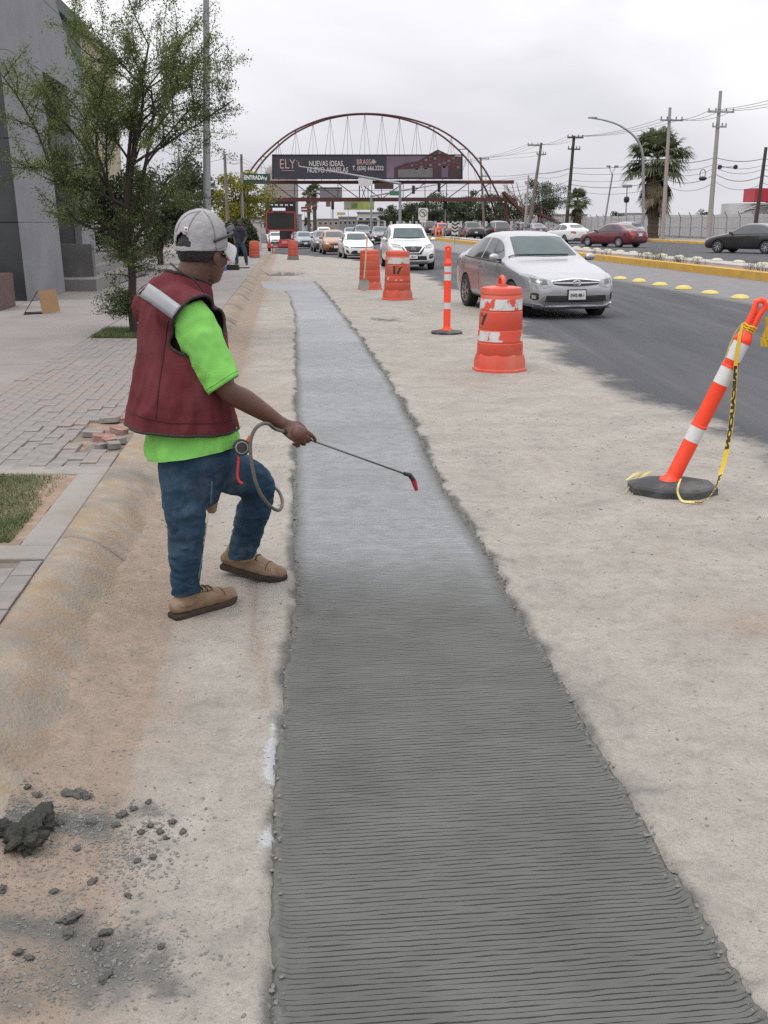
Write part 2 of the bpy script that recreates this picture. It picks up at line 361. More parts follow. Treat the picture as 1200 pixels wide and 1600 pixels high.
def ground_mat():
    m = bpy.data.materials.new('road_surface'); m.use_nodes = True; t = m.node_tree; b = t.nodes['Principled BSDF']
    b.inputs['Roughness'].default_value = 0.9; b.inputs['Specular IOR Level'].default_value = 0.2
    ge = t.nodes.new('ShaderNodeNewGeometry')
    def noise(s, d=8, ro=0.6, sc3=None):
        n = t.nodes.new('ShaderNodeTexNoise'); n.inputs['Scale'].default_value = s; n.inputs['Detail'].default_value = d; n.inputs['Roughness'].default_value = ro
        if sc3:
            mp = t.nodes.new('ShaderNodeMapping'); mp.inputs['Scale'].default_value = sc3; t.links.new(ge.outputs['Position'], mp.inputs[0]); t.links.new(mp.outputs[0], n.inputs['Vector'])
        else: t.links.new(ge.outputs['Position'], n.inputs['Vector'])
        return n.outputs[0]
    def ramp(src, stops):
        r = t.nodes.new('ShaderNodeValToRGB'); e = r.color_ramp.elements
        while len(e) < len(stops): e.new(0.5)
        for i, (p, c) in enumerate(stops): e[i].position = p; e[i].color = (*c, 1) if len(c) == 3 else c
        t.links.new(src, r.inputs[0]); return r.outputs[0]
    def mix(f, a, bb):
        n = t.nodes.new('ShaderNodeMix'); n.data_type = 'RGBA'; t.links.new(f, n.inputs['Factor'])
        t.links.new(a, n.inputs['A']); t.links.new(bb, n.inputs['B']); return n.outputs['Result']
    def attr(nm):
        n = t.nodes.new('ShaderNodeAttribute'); n.attribute_name = nm; return n.outputs['Fac']
    def math_(op, a, bv):
        n = t.nodes.new('ShaderNodeMath'); n.operation = op; n.use_clamp = False
        for i, q in enumerate((a, bv)):
            if isinstance(q, (int, float)): n.inputs[i].default_value = q
            else: t.links.new(q, n.inputs[i])
        return n.outputs[0]
    def breakup(a, src, lo=0.25, hi=0.75):                   # roughen a mask's border with noise
        s_ = math_('ADD', a, math_('MULTIPLY', math_('SUBTRACT', src, 0.5), 0.9))
        mr = t.nodes.new('ShaderNodeMapRange'); mr.interpolation_type = 'SMOOTHSTEP'; mr.inputs['From Min'].default_value = lo; mr.inputs['From Max'].default_value = hi
        t.links.new(s_, mr.inputs['Value']); return mr.outputs[0]
    nA, nB, nC, nD = noise(2.2, 10, .62), noise(14, 8, .65), noise(75, 6, .7), noise(280, 4, .7)
    basec = ramp(nA, [(0.28, (.245, .227, .202)), (0.48, (.298, .276, .244)), (0.72, (.352, .327, .291))])
    fine = ramp(nC, [(0.28, (.50, .50, .50)), (0.42, (.93, .93, .93)), (0.62, (1.06, 1.06, 1.06)), (0.8, (1.34, 1.32, 1.30))])
    def mulc(a, bb):
        n = t.nodes.new('ShaderNodeMix'); n.data_type = 'RGBA'; n.blend_type = 'MULTIPLY'; n.inputs['Factor'].default_value = 1
        t.links.new(a, n.inputs['A']); t.links.new(bb, n.inputs['B']); return n.outputs['Result']
    c = basec
    c = mulc(c, ramp(nB, [(0.25, (.76, .76, .76)), (0.5, (1, 1, 1)), (0.75, (1.12, 1.11, 1.10))]))
    dcol = ramp(nB, [(0.3, (.205, .158, .122)), (0.7, (.305, .240, .190))])
    c = mix(breakup(attr('dirt'), nB, .12, 1.15), c, dcol)
    ccol = ramp(nC, [(0.3, (.075, .075, .069)), (0.7, (.150, .149, .140))])
    c = mix(breakup(attr('cement'), nC, .35, .75), c, ccol)
    c = mulc(c, fine)
    c = mulc(c, ramp(nD, [(0.25, (.70, .70, .69)), (0.5, (1, 1, 1)), (0.78, (1.26, 1.25, 1.23))]))
    wcol = ramp(nB, [(0.3, (.36, .37, .37)), (0.7, (.42, .43, .43))])
    c = mix(breakup(attr('white'), nC, .38, .66), c, wcol)
    # asphalt, brushed along the street, dusty in places
    st = noise(1.0, 8, .6, (2.6, .16, 1)); acol = ramp(st, [(0.3, (.062, .064, .070)), (0.55, (.082, .084, .090)), (0.8, (.118, .118, .122))])
    acol = mulc(acol, ramp(nD, [(0.25, (.72, .72, .72)), (0.5, (1, 1, 1)), (0.8, (1.30, 1.29, 1.27))]))
    pcol = ramp(nA, [(0.3, (.160, .158, .160)), (0.7, (.215, .212, .212))])
    acol = mix(attr('pale'), acol, pcol)
    c = mix(breakup(attr('asph'), nB, .12, .88), c, acol)
    t.links.new(c, b.inputs['Base Color'])
    h = math_('ADD', math_('MULTIPLY', nC, .5), math_('ADD', math_('MULTIPLY', nB, 1.0), math_('MULTIPLY', nD, .25)))
    bu = t.nodes.new('ShaderNodeBump'); bu.inputs['Strength'].default_value = 0.7; bu.inputs['Distance'].default_value = 0.018
    t.links.new(h, bu.inputs['Height']); t.links.new(bu.outputs[0], b.inputs['Normal'])
    return m
ro = link('road', road, ground_mat()); tag(ro, 'grey asphalt street with a dusty pale strip along the works', None, None, 'structure')

# ------------------------------------------------------------ freshly raked concrete strip, every groove cut
rows = []; y = 0.85; gi = 0
while y < 15.0:
    sp = 0.0170 * (1 + 0.10 * (mnoise.noise(Vector((gi * 0.31, 2.2, 0))))) ; g = 0.0013
    rows += [(y, 0, gi), (y + sp - 2.5 * g, 0, gi), (y + sp - 1.8 * g, 1, gi), (y + sp - 0.7 * g, 1, gi)]
    y += sp; gi += 1
while y < STRIP_END: rows.append((y, 0, gi)); y += 0.12
nc = 84; ry = np.array([r[0] for r in rows]); rg = np.array([r[1] for r in rows], float); rid = np.array([r[2] for r in rows], float)
u = np.linspace(0, 1, nc)
u = 0.5 - 0.5 * np.cos(np.pi * u) * (0.35) - 0.5 * (1 - 2 * u) * 0.65      # a little denser at the borders
Lr = stripL(ry)[:, None] - 0.06; Rr = stripR(ry)[:, None] + 0.06
SX = Lr + (Rr - Lr) * u[None, :]
uu = SX * 1.0; rid2 = np.repeat(rid[:, None], nc, 1)
pp = np.stack([uu * 3.0, rid2 * 0.11, np.zeros_like(uu)], -1).reshape(-1, 3)
wav = (fbm(pp, 0.8, 3) - 0.5).reshape(uu.shape)
pq = np.stack([uu * 16.0, rid2 * 1.7, np.ones_like(uu)], -1).reshape(-1, 3); jag = (fbm(pq, 1.0, 3, .6) - 0.5).reshape(uu.shape)
ps = np.stack([uu * 4.0, rid2 * 0.6, np.ones_like(uu) * 4], -1).reshape(-1, 3); dep = fbm(ps, 1.2, 3).reshape(uu.shape)
SY = ry[:, None] + wav * 0.012 + jag * 0.0085 - SX * 0.0 + (SX - 0.3) * 0.10
edge_in = np.minimum(SX - (Lr + 0.06), (Rr - 0.06) - SX)
amt = np.clip((edge_in - 0.004) / 0.03, 0, 1) * np.clip((dep - 0.12) * 4.5, 0.5, 1.15)
amt = amt * np.interp(ry, [0, 9.0, 12, 15], [1, 1, .75, 0.3])[:, None]
left_trowel = np.clip((SX - (Lr + 0.06) - 0.07) / 0.02, 0.25, 1)      # smooth margin along the left form
amt = amt * np.where(ry[:, None] < 4.2, left_trowel, 1)
SZ = ztn(SX, SY) - 0.010 - rg[:, None] * 0.0125 * amt
pr = np.stack([SX, SY, np.zeros_like(SX)], -1).reshape(-1, 3)
SZ = SZ + (fbm(pr, 2.0, 3) - .5).reshape(SX.shape) * 0.008 + (fbm(pr, 60, 2) - .5).reshape(SX.shape) * 0.0016
rough_edge = np.exp(-(np.maximum(edge_in, 0) / 0.022) ** 2) * (fbm(pr, 26, 3, .6) - .38).reshape(SX.shape) * 0.05
SZ = SZ - np.clip(-edge_in / .06, 0, 1) * .035
SZ = SZ + np.clip(rough_edge, -0.004, 0.02) * np.interp(ry, [0, 14, 20], [1, 1, .4])[:, None]
strip = grid_mesh('concrete_strip', SX, SY, SZ)
strip.polygons.foreach_set('use_smooth', [False] * len(strip.polygons)); strip.update()
cure = np.clip((SY - 4.05) / 0.9 + (fbm(pr * np.array([1, .6, 1]), 2.3, 4, .6) - .5).reshape(SX.shape) * 1.3, 0, 1) * np.clip(edge_in / 0.08, 0.0, 1)
cure = cure * (0.80 + 0.20 * np.clip((SY - 6) / 5, 0, 1)) * np.clip(1.25 - (fbm(pr * np.array([.7, 1, 1]), 1.1, 3, .5)).reshape(SX.shape) * .7, .3, 1)
vattr(strip, 'cure', cure.ravel()); vattr(strip, 'edge', np.clip(1 - edge_in / 0.03, 0, 1).ravel())
def strip_mat():
    m = bpy.data.materials.new('fresh_concrete'); m.use_nodes = True; t = m.node_tree; b = t.nodes['Principled BSDF']
    ge = t.nodes.new('ShaderNodeNewGeometry')
    def noise(s, d=6, ro=0.6):
        n = t.nodes.new('ShaderNodeTexNoise'); n.inputs['Scale'].default_value = s; n.inputs['Detail'].default_value = d; n.inputs['Roughness'].default_value = ro
        t.links.new(ge.outputs['Position'], n.inputs['Vector']); return n.outputs[0]
    def ramp(src, a, bb, lo=.3, hi=.7):
        r = t.nodes.new('ShaderNodeValToRGB'); e = r.color_ramp.elements; e[0].position = lo; e[1].position = hi; e[0].color = (*a, 1); e[1].color = (*bb, 1)
        t.links.new(src, r.inputs[0]); return r.outputs[0]
    wet = ramp(noise(3, 8), (.074, .077, .069), (.104, .108, .098)); comp = ramp(noise(9, 8), (.225, .231, .240), (.320, .326, .336))
    at = t.nodes.new('ShaderNodeAttribute'); at.attribute_name = 'cure'
    sp = ramp(noise(170, 4, .75), (.35,) * 3, (1.25,) * 3, .36, .64)
    mu = t.nodes.new('ShaderNodeMath'); mu.operation = 'MULTIPLY'; mu.use_clamp = True; t.links.new(at.outputs['Fac'], mu.inputs[0]); t.links.new(sp, mu.inputs[1])
    mi = t.nodes.new('ShaderNodeMix'); mi.data_type = 'RGBA'; t.links.new(mu.outputs[0], mi.inputs['Factor']); t.links.new(wet, mi.inputs['A']); t.links.new(comp, mi.inputs['B'])
    ae = t.nodes.new('ShaderNodeAttribute'); ae.attribute_name = 'edge'
    m2 = t.nodes.new('ShaderNodeMix'); m2.data_type = 'RGBA'; t.links.new(ae.outputs['Fac'], m2.inputs['Factor']); t.links.new(mi.outputs['Result'], m2.inputs['A'])
    t.links.new(ramp(noise(30, 8), (.075, .076, .069), (.13, .13, .118)), m2.inputs['B'])
    t.links.new(m2.outputs['Result'], b.inputs['Base Color'])
    b.inputs['Roughness'].default_value = 0.62; b.inputs['Specular IOR Level'].default_value = 0.35
    bu = t.nodes.new('ShaderNodeBump'); bu.inputs['Strength'].default_value = 0.5; bu.inputs['Distance'].default_value = 0.004
    t.links.new(noise(220, 5, .7), bu.inputs['Height']); t.links.new(bu.outputs[0], b.inputs['Normal'])
    return m
tag(link('concrete_strip', strip, strip_mat()), 'fresh grey concrete strip raked with fine crosswise grooves', None, None, 'structure')

# ------------------------------------------------------------ kerb in cast lengths
def kerb_mat():
    m = mat('kerb_concrete', (.250, .215, .175), .9, 0, .25, 5, 1.0, 70, dirt=(.25, .17, .10), dscale=6, damt=.75, spec=.2)
    t = m.node_tree; b = t.nodes['Principled BSDF']; prev = b.inputs['Base Color'].links[0].from_socket
    ge = t.nodes.new('ShaderNodeNewGeometry')
    n = t.nodes.new('ShaderNodeTexNoise'); n.inputs['Scale'].default_value = 3.4; n.inputs['Detail'].default_value = 8; n.inputs['Roughness'].default_value = .7
    mp = t.nodes.new('ShaderNodeMapping'); mp.inputs['Location'].default_value = (4, 9, 2); t.links.new(ge.outputs['Position'], mp.inputs[0]); t.links.new(mp.outputs[0], n.inputs['Vector'])
    r = t.nodes.new('ShaderNodeValToRGB'); r.color_ramp.elements[0].position = .56; r.color_ramp.elements[1].position = .74; r.color_ramp.elements[1].color = (.6,) * 3 + (1,)
    t.links.new(n.outputs[0], r.inputs[0])
    mi = t.nodes.new('ShaderNodeMix'); mi.data_type = 'RGBA'; mi.inputs['B'].default_value = (.36, .255, .085, 1)      # worn yellow paint
    t.links.new(r.outputs[0], mi.inputs['Factor']); t.links.new(prev, mi.inputs['A'])
    n2 = t.nodes.new('ShaderNodeTexNoise'); n2.inputs['Scale'].default_value = 2.1; n2.inputs['Detail'].default_value = 7
    t.links.new(ge.outputs['Position'], n2.inputs['Vector'])
    r2 = t.nodes.new('ShaderNodeValToRGB'); r2.color_ramp.elements[0].position = .53; r2.color_ramp.elements[1].position = .68; r2.color_ramp.elements[1].color = (.7,) * 3 + (1,)
    t.links.new(n2.outputs[0], r2.inputs[0])
    m3 = t.nodes.new('ShaderNodeMix'); m3.data_type = 'RGBA'; m3.inputs['B'].default_value = (.135, .130, .125, 1)       # tyre scuffs and mortar
    t.links.new(r2.outputs[0], m3.inputs['Factor']); t.links.new(mi.outputs['Result'], m3.inputs['A']); t.links.new(m3.outputs['Result'], b.inputs['Base Color'])
    return m
KM = kerb_mat()
prof = crom([(-1.13, .05), (-1.128, .156), (-1.10, .166), (-1.04, .163), (-.97, .142), (-.90, .104), (-.84, .058), (-.78, .016), (-.70, -.03), (-.62, -.08)], 30)
def kerb_len(y0, y1, step):
    n = max(2, int((y1 - y0) / step)); yy = np.linspace(y0, y1, n); vs = []; fs = []
    for y_ in yy:
        for (t_, z_) in prof:
            wob = (mnoise.noise(Vector((y_ * .9, t_ * 3, 1.0))) * .018 + mnoise.noise(Vector((y_ * 5, t_ * 9, 4.0))) * .006) * (1 if t_ > -1.12 else .3)
            q = ST(t_ + wob, y_, z_ + wob * .7); vs.append(q)
    m_ = len(prof)
    for i in range(n - 1):
        for k in range(m_ - 1): fs.append((i * m_ + k, i * m_ + k + 1, (i + 1) * m_ + k + 1, (i + 1) * m_ + k))
    fs.append(tuple(range(m_))); fs.append(tuple((n - 1) * m_ + k for k in range(m_ - 1, -1, -1)))
    return MB().add(vs, fs)
kb = MB()
for i in range(40):
    ya, yb = 1 + i * 2.5, 1 + (i + 1) * 2.5
    q = [ST(t_, y_, z_) for y_ in (ya, yb) for t_, z_ in ((-1.11, -.1), (-.92, -.1), (-.98, .09), (-1.11, .12))]
    kb.add(q, [(0, 1, 5, 4), (1, 2, 6, 5), (2, 3, 7, 6), (3, 0, 4, 7)])
kerb = tag(kb.build('kerb', mat('kerb_bed', (.13, .11, .09), .95)), 'rounded weathered concrete kerb with worn yellow paint', None, None, 'structure')
KY = [1.0, 2.1, 4.78, 7.8, 10.8, 13.8, 16.8, 20, 23, 26, 29, 32, 36, 40, 46, 52, 60, 70, 80, 95]
for a, b_ in zip(KY[:-1], KY[1:]): kerb_len(a + .004, b_ - .004, .05 if a < 12 else .4).build('kerb_block', KM, kerb, 180)

# ------------------------------------------------------------ pavement: bed, slabs, pavers, edging
bedm = mat('joint_sand', (.15, .125, .10), .95, var=.3, bump=.4)
sb = MB()
yy = [0.5, 6, 12, 18, 24, 32, 40, 55, 75, 100, 130]
for a, b_ in zip(yy[:-1], yy[1:]):
    sb.add([ST(t_, y_, .143) for t_, y_ in ((-1.128, a), (-1.128, b_), (-30, b_), (-30, a))], [(0, 1, 2, 3)])
walk = tag(sb.build('sidewalk', bedm), 'pavement of concrete slabs and small grey pavers', None, None, 'structure')
slabm = mat('slab_concrete', (.225, .205, .195), .88, 0, .10, 1.2, .25, 50, dirt=(.16, .145, .135), dscale=.9, damt=.6, spec=.25)
def flat_piece(t0, t1, y0, y1, z0, z1, jit=0.0, bev=0.004):
    v = []
    for z_, k in ((z0, 0), (z1 - bev, 0), (z1, bev)):
        for t_, y_ in ((t0 + k, y0 + k), (t1 - k, y0 + k), (t1 - k, y1 - k), (t0 + k, y1 - k)): v.append(ST(t_, y_, z_))
    f = [(8, 9, 10, 11)]
    for l in (0, 4):
        f += [(l + i, l + (i + 1) % 4, l + 4 + (i + 1) % 4, l + 4 + i) for i in range(4)]
    return MB().add(v, f)
SYJ = [1.5, 4.9, 8.1, 11.15, 14.2, 17.3, 20.4, 23.5, 26.6, 29.7, 32.8, 36]
for a, b_ in zip(SYJ[:-1], SYJ[1:]):
    for t0, t1 in ((-5.05, -2.65), (-7.6, -5.06), (-12, -7.61)):
        flat_piece(t0 + .006, t1 - .006, a + .007, b_ - .007, .10, .160 + random.uniform(-.003, .003)).build('slab', slabm, walk)
for a, b_ in zip([15.2, 18.2, 21.2, 24.2, 27.2, 30.2, 33.2, 36.2, 42, 50, 60, 75, 95], [18.2, 21.2, 24.2, 27.2, 30.2, 33.2, 36.2, 42, 50, 60, 75, 95, 125]):
    flat_piece(-2.64 if b_ < 36.3 else -9, -1.135, a + .006, b_ - .006, .10, .160).build('slab', slabm, walk)
# concrete edging bands round the planting squares
bandm = mat('edging_concrete', (.24, .225, .205), .9, 0, .12, 4, .3, 60, dirt=(.20, .15, .11), dscale=3, damt=.5, spec=.2)
for t0, t1, y0, y1 in ((-2.65, -1.131, 4.46, 4.66), (-1.30, -1.131, 4.665, 6.10), (-2.65, -1.131, 6.105, 6.30), (-2.64, -1.50, 13.60, 13.70), (-2.64, -1.5, 15.08, 15.18)):
    flat_piece(t0, t1, y0, y1, .10, .163).build('edging', bandm, walk)
pgrey = mat('paver_grey', (.200, .187, .176), .9, 0, .16, 3, .35, 90, dirt=(.24, .215, .20), dscale=5, damt=.6, spec=.2)
ppink = mat('paver_pink', (.222, .188, .172), .9, 0, .16, 3, .35, 90, dirt=(.24, .21, .195), dscale=5, damt=.6, spec=.2)
pmesh = {}
for nm, m_ in (('g', pgrey), ('p', ppink)):
    b_ = MB(); hx, hy, hz = .0492, .0985, .03
    v = [(x * (hx - k), y_ * (hy - k), z_) for z_, k in ((-hz, 0), (hz - .003, 0), (hz, .003)) for x, y_ in ((-1, -1), (1, -1), (1, 1), (-1, 1))]
    f = [(8, 9, 10, 11)] + [(l + i, l + (i + 1) % 4, l + 4 + (i + 1) % 4, l + 4 + i) for l in (0, 4) for i in range(4)]
    b_.add(v, f); me = b_.mesh('paver'); me.materials.append(m_); pmesh[nm] = me
cells = []
for ci in range(15):
    t_ = -1.135 - .0515 - ci * .1015
    if t_ < -2.66: continue
    for y0, y1 in ((1.6, 4.45), (6.31, 13.59)):
        k = 0; yv = y0 + .10 - (.1 if ci % 2 else 0)
        while yv < y1 - .05:
            if yv - .1 > y0 - .12: cells.append((t_, yv, ci))
            yv += .2025
hole = G(178, 676, .16); hole_t = hole.x + SL * hole.y
keep = []
for t_, yv, ci in cells:
    q = ST(t_, yv)
    dxx, dyy = (t_ - hole_t), (yv - hole.y)
    if (dxx / .27) ** 2 + (dyy / .62) ** 2 < 1 + .5 * mnoise.noise(Vector((t_ * 9, yv * 3, 0))) and yv > 6.6: continue
    if (t_ + 1.55) ** 2 / .02 + (yv - 12.3) ** 2 / .15 < 1: continue
    keep.append((q.y * q.y + q.x * q.x, t_, yv, q))
keep.sort(key=lambda a: a[0])
vis = [k for k in keep if abs((k[3].x) / (k[3].y * CP + 1.5 * SP)) < .40]
rest = [k for k in keep if k not in vis]
far_b = {'g': MB(), 'p': MB()}
cnt = 0
for q_, t_, yv, q in vis + rest:
    kind = 'p' if mnoise.noise(Vector((t_ * .9, yv * .35, 3))) + random.uniform(-.25, .25) > .12 else 'g'
    loose = math.exp(-(((t_ - hole_t) / .5) ** 2 + ((yv - hole.y) / 1.0) ** 2))
    rx, ry_ = random.gauss(0, .004 + .035 * loose), random.gauss(0, .004 + .035 * loose); rz = STREET_ANG + random.gauss(0, .006 + .03 * loose)
    loc = Vector((q.x, q.y, q.z + .13 + random.gauss(0, .0018 + .008 * loose)))
    Mx = Matrix.Translation(loc) @ Matrix.Rotation(rz, 4, 'Z') @ Matrix.Rotation(rx, 4, 'X') @ Matrix.Rotation(ry_, 4, 'Y')
    if cnt < 300:
        o = bpy.data.objects.new('paver', pmesh[kind]); COL.objects.link(o); o.matrix_world = Mx; o.parent = walk; cnt += 1
    else:
        far_b[kind].add([Mx @ v.co for v in pmesh[kind].vertices], [tuple(p.vertices) for p in pmesh[kind].polygons])
for k, m_ in (('g', pgrey), ('p', ppink)):
    tag(far_b[k].build('paver_field', m_, walk), None, None, None, 'stuff')
# broken pavers lying in the hole
redm = mat('broken_brick', (.27, .14, .12), .9, 0, .25, 8, .5, 60, dirt=(.28, .25, .22), dscale=9, damt=.7, spec=.2)
def clod_mesh(seed, sub=2, amp=.35, flat=.75):
    bm = bmesh.new(); bmesh.ops.create_icosphere(bm, subdivisions=sub, radius=1)
    o = Vector((seed * 3.7, seed * 1.3, seed))
    for v in bm.verts:
        d = 1 + amp * mnoise.noise(v.co * 1.3 + o) + amp * .5 * mnoise.noise(v.co * 3.1 + o) + amp * .25 * mnoise.noise(v.co * 7 + o)
        v.co = v.co * d; v.co.z *= flat
    me = bpy.data.meshes.new('clod'); bm.to_mesh(me); bm.free(); return me
for i, (px, py, sx_, sy_, rz, m_) in enumerate([(163, 683, .10, .055, .3, redm), (186, 673, .075, .05, -.5, redm), (172, 690, .06, .05, .8, redm), (146, 676, .09, .10, .1, pgrey), (175, 655, .09, .11, -.1, pgrey), (178, 697, .05, .04, .5, pgrey), (158, 697, .06, .03, 1.2, pgrey), (196, 655, .07, .05, .2, redm), (190, 690, .04, .03, .6, pgrey)]):
    c = G(px, py, .165); me = clod_mesh(i + 40, 2, .12, .5)
    b_ = bmesh.new(); bmesh.ops.create_cube(b_, size=1)
    bmesh.ops.bevel(b_, geom=b_.edges[:], offset=.08, segments=1, affect='EDGES')
    for v in b_.verts: v.co = Vector((v.co.x * sx_ * 1.6, v.co.y * sy_ * 1.6, v.co.z * .045)) + Vector((mnoise.noise(v.co * 2 + Vector((i, 0, 0))), mnoise.noise(v.co * 2 + Vector((0, i, 0))), 0)) * .012
    me = bpy.data.meshes.new('broken_paver'); b_.to_mesh(me); b_.free()
    o = link('broken_paver', me, m_); o.location = (c.x, c.y, c.z - .004 + .006 * (i % 3)); o.rotation_euler = (random.uniform(-.2, .2), random.uniform(-.15, .15), rz)
    tag(o, 'broken %s paver piece lying loose in the gap beside the kerb' % ('red' if m_ is redm else 'grey'), 'paver', 'broken pavers in the hole by the kerb')
# soil in the planting squares and the gap
soilm = mat('soil', (.24, .175, .13), .95, 0, .3, 9, .8, 70, dirt=(.30, .24, .19), dscale=14, damt=.6, spec=.1)
def soil_patch(name, t0, t1, y0, y1, z, n=28, amp=.012):
    tt, yv = np.meshgrid(np.linspace(t0, t1, n), np.linspace(y0, y1, n)); xx = tt - SL * yv
    pz = np.stack([xx, yv, np.zeros_like(xx)], -1).reshape(-1, 3)
    zz = ztn(xx, yv) + z + (fbm(pz, 7, 4, .6) - .5).reshape(xx.shape) * amp * 2
    return tag(link(name, grid_mesh(name, xx, yv, zz), soilm), None, None, None, 'structure')
tag(soil_patch('soil_bed', -2.65, -1.30, 4.66, 6.10, .158), 'bare brown soil of the planting square in the pavement')
tag(soil_patch('soil_bed', -2.64, -1.5, 13.70, 15.08, .155), 'soil of the tree pit in the pavement')
tag(soil_patch('soil_bed', hole_t - .40, -1.135, hole.y - .75, hole.y + .75, .142, 30, .010), 'crumbly soil showing in the gap left by lifted pavers')
# grass
def blades(name, n, pts_fn, hgt, wid, m_, label):
    vs = np.zeros((n * 3, 3)); k = 0
    for i in range(n):
        p = pts_fn()
        a = random.uniform(0, 6.283); h = hgt * random.uniform(.5, 1.3); le = random.uniform(.2, 1.3) * h
        d = Vector((math.cos(a), math.sin(a), 0)); e = Vector((-d.y, d.x, 0)) * wid * random.uniform(.6, 1.3)
        vs[k] = p - e; vs[k + 1] = p + e; vs[k + 2] = p + d * le + Vector((0, 0, h)); k += 3
    me = bpy.data.meshes.new(name); me.from_pydata(vs.tolist(), [], [(3 * i, 3 * i + 1, 3 * i + 2) for i in range(n)]); me.update()
    return tag(link(name, me, m_), label, 'grass', None, 'stuff')
def leaf_mat(name, c0, c1, trans=0.25, vs_=1.5):
    if name in MATS: return MATS[name]
    m = bpy.data.materials.new(name); m.use_nodes = True; t = m.node_tree; b = t.nodes['Principled BSDF']
    ge = t.nodes.new('ShaderNodeNewGeometry'); n = t.nodes.new('ShaderNodeTexNoise'); n.inputs['Scale'].default_value = vs_; n.inputs['Detail'].default_value = 4
    t.links.new(ge.outputs['Position'], n.inputs['Vector'])
    ad = t.nodes.new('ShaderNodeMath'); ad.operation = 'MULTIPLY_ADD'; ad.inputs[1].default_value = .35; t.links.new(ge.outputs['Random Per Island'], ad.inputs[0])
    sb_ = t.nodes.new('ShaderNodeMath'); sb_.operation = 'SUBTRACT'; sb_.inputs[1].default_value = .17; t.links.new(n.outputs[0], sb_.inputs[0]); t.links.new(sb_.outputs[0], ad.inputs[2])
    r = t.nodes.new('ShaderNodeValToRGB'); r.color_ramp.elements[0].position = .3; r.color_ramp.elements[1].position = .72
    r.color_ramp.elements[0].color = (*c0, 1); r.color_ramp.elements[1].color = (*c1, 1); t.links.new(ad.outputs[0], r.inputs[0]); t.links.new(r.outputs[0], b.inputs['Base Color'])
    b.inputs['Roughness'].default_value = .6; b.inputs['Specular IOR Level'].default_value = .3
    tr = t.nodes.new('ShaderNodeBsdfTranslucent'); t.links.new(r.outputs[0], tr.inputs[0]); ms = t.nodes.new('ShaderNodeMixShader'); ms.inputs[0].default_value = trans
    t.links.new(b.outputs[0], ms.inputs[1]); t.links.new(tr.outputs[0], ms.inputs[2]); t.links.new(ms.outputs[0], t.nodes['Material Output'].inputs[0])
    MATS[name] = m; return m
grassm = leaf_mat('dry_grass', (.060, .100, .030), (.175, .185, .085), .2, 4)
def g1():
    while True:
        t_ = random.uniform(-2.65, -1.36); y_ = random.uniform(4.72, 6.06)
        f = sstep(-1.36, -1.62, t_ + .25 * mnoise.noise(Vector((t_ * 4, y_ * 3, 0))) + .25 * sstep(5.6, 4.7, y_) * -1) 
        if random.random() < .05 + .95 * f * (.55 + .45 * mnoise.noise(Vector((t_ * 5, y_ * 5, 2)))): return ST(t_, y_, .155)
def g2():
    t_ = random.uniform(-2.6, -1.55); y_ = random.uniform(13.72, 15.05); return ST(t_, y_, .155)
blades('grass', 52000, g1, .026, .0026, grassm, 'patchy mown grass in the square beside the kerb')
blades('grass', 9000, g2, .05, .004, leaf_mat('green_grass', (.05, .08, .03), (.11, .14, .05), .2, 4), 'green grass round the foot of the street tree')

# ------------------------------------------------------------ mortar clods and crumbs in the gutter
clodm = mat('mortar_dry', (.165, .163, .150), .95, 0, .22, 12, .8, 120, dirt=(.20, .195, .18), dscale=10, damt=.6, spec=.15)
clodw = mat('mortar_damp', (.072, .074, .064), .85, 0, .3, 14, .8, 120, spec=.25)
CM = [clod_mesh(i, 3, .85, .55) for i in range(7)]
CB = [clod_mesh(i + 60, 5, .55, .75) for i in range(3)]
for me in CB:
    a = coords(me); rr_ = (1 + .30 * (fbm(a + 5, 4.5, 4, .6) - .5) + .22 * (fbm(a, 14, 3, .6) - .5)); set_coords(me, a * rr_[:, None])
for me in CM + CB: set_smooth(me, 180)
ROADBV = BVHTree.FromPolygons([tuple(v) for v in np.stack([X, Y, Z], -1)[:, (ts > -1.75) & (ts < 4.6)][ys < 12.5].reshape(-1, 3)], [(r_ * nx_ + k_, r_ * nx_ + k_ + 1, (r_ + 1) * nx_ + k_ + 1, (r_ + 1) * nx_ + k_) for nx_ in [int(((ts > -1.75) & (ts < 4.6)).sum())] for r_ in range(int((ys < 12.5).sum()) - 1) for k_ in range(nx_ - 1)])
def drop(x, y_):
    h_ = ROADBV.ray_cast(Vector((x, y_, 2)), Vector((0, 0, -1))); return h_[0].z if h_[0] is not None else 0.0
def clod(px, py, r, m_, label, i, sq=(1, 1, 1), grp=None):
    c = G(px, py); c.z = drop(c.x, c.y); me = (CB[i % 3] if r > .03 else CM[i % 7]).copy(); me.materials.clear(); me.materials.append(m_)
    o = link('mortar_clod', me); o.location = (c.x, c.y, c.z + r * .32); kx = random.uniform(.8, 1.5) if r < .03 else 1; o.scale = (r * sq[0] * kx, r * sq[1], r * sq[2] * (.9 if r < .03 else 1)); o.rotation_euler = (random.uniform(-.4, .4), random.uniform(-.4, .4), random.uniform(0, 6.28))
    return tag(o, label, 'clod', grp)
clod(40, 1335, .060, clodw, 'largest dark damp mortar clod lying in the gutter near the kerb', 0, (1.15, .85, .9))
clod(66, 1300, .042, clodw, 'dark damp mortar lump resting against the largest clod', 1, (1.2, .9, .9))
clod(8, 1325, .034, clodw, 'dark damp crumb of mortar on the kerb side of the largest clod', 2)
lab = 'grey dried mortar clod scattered in the gutter'
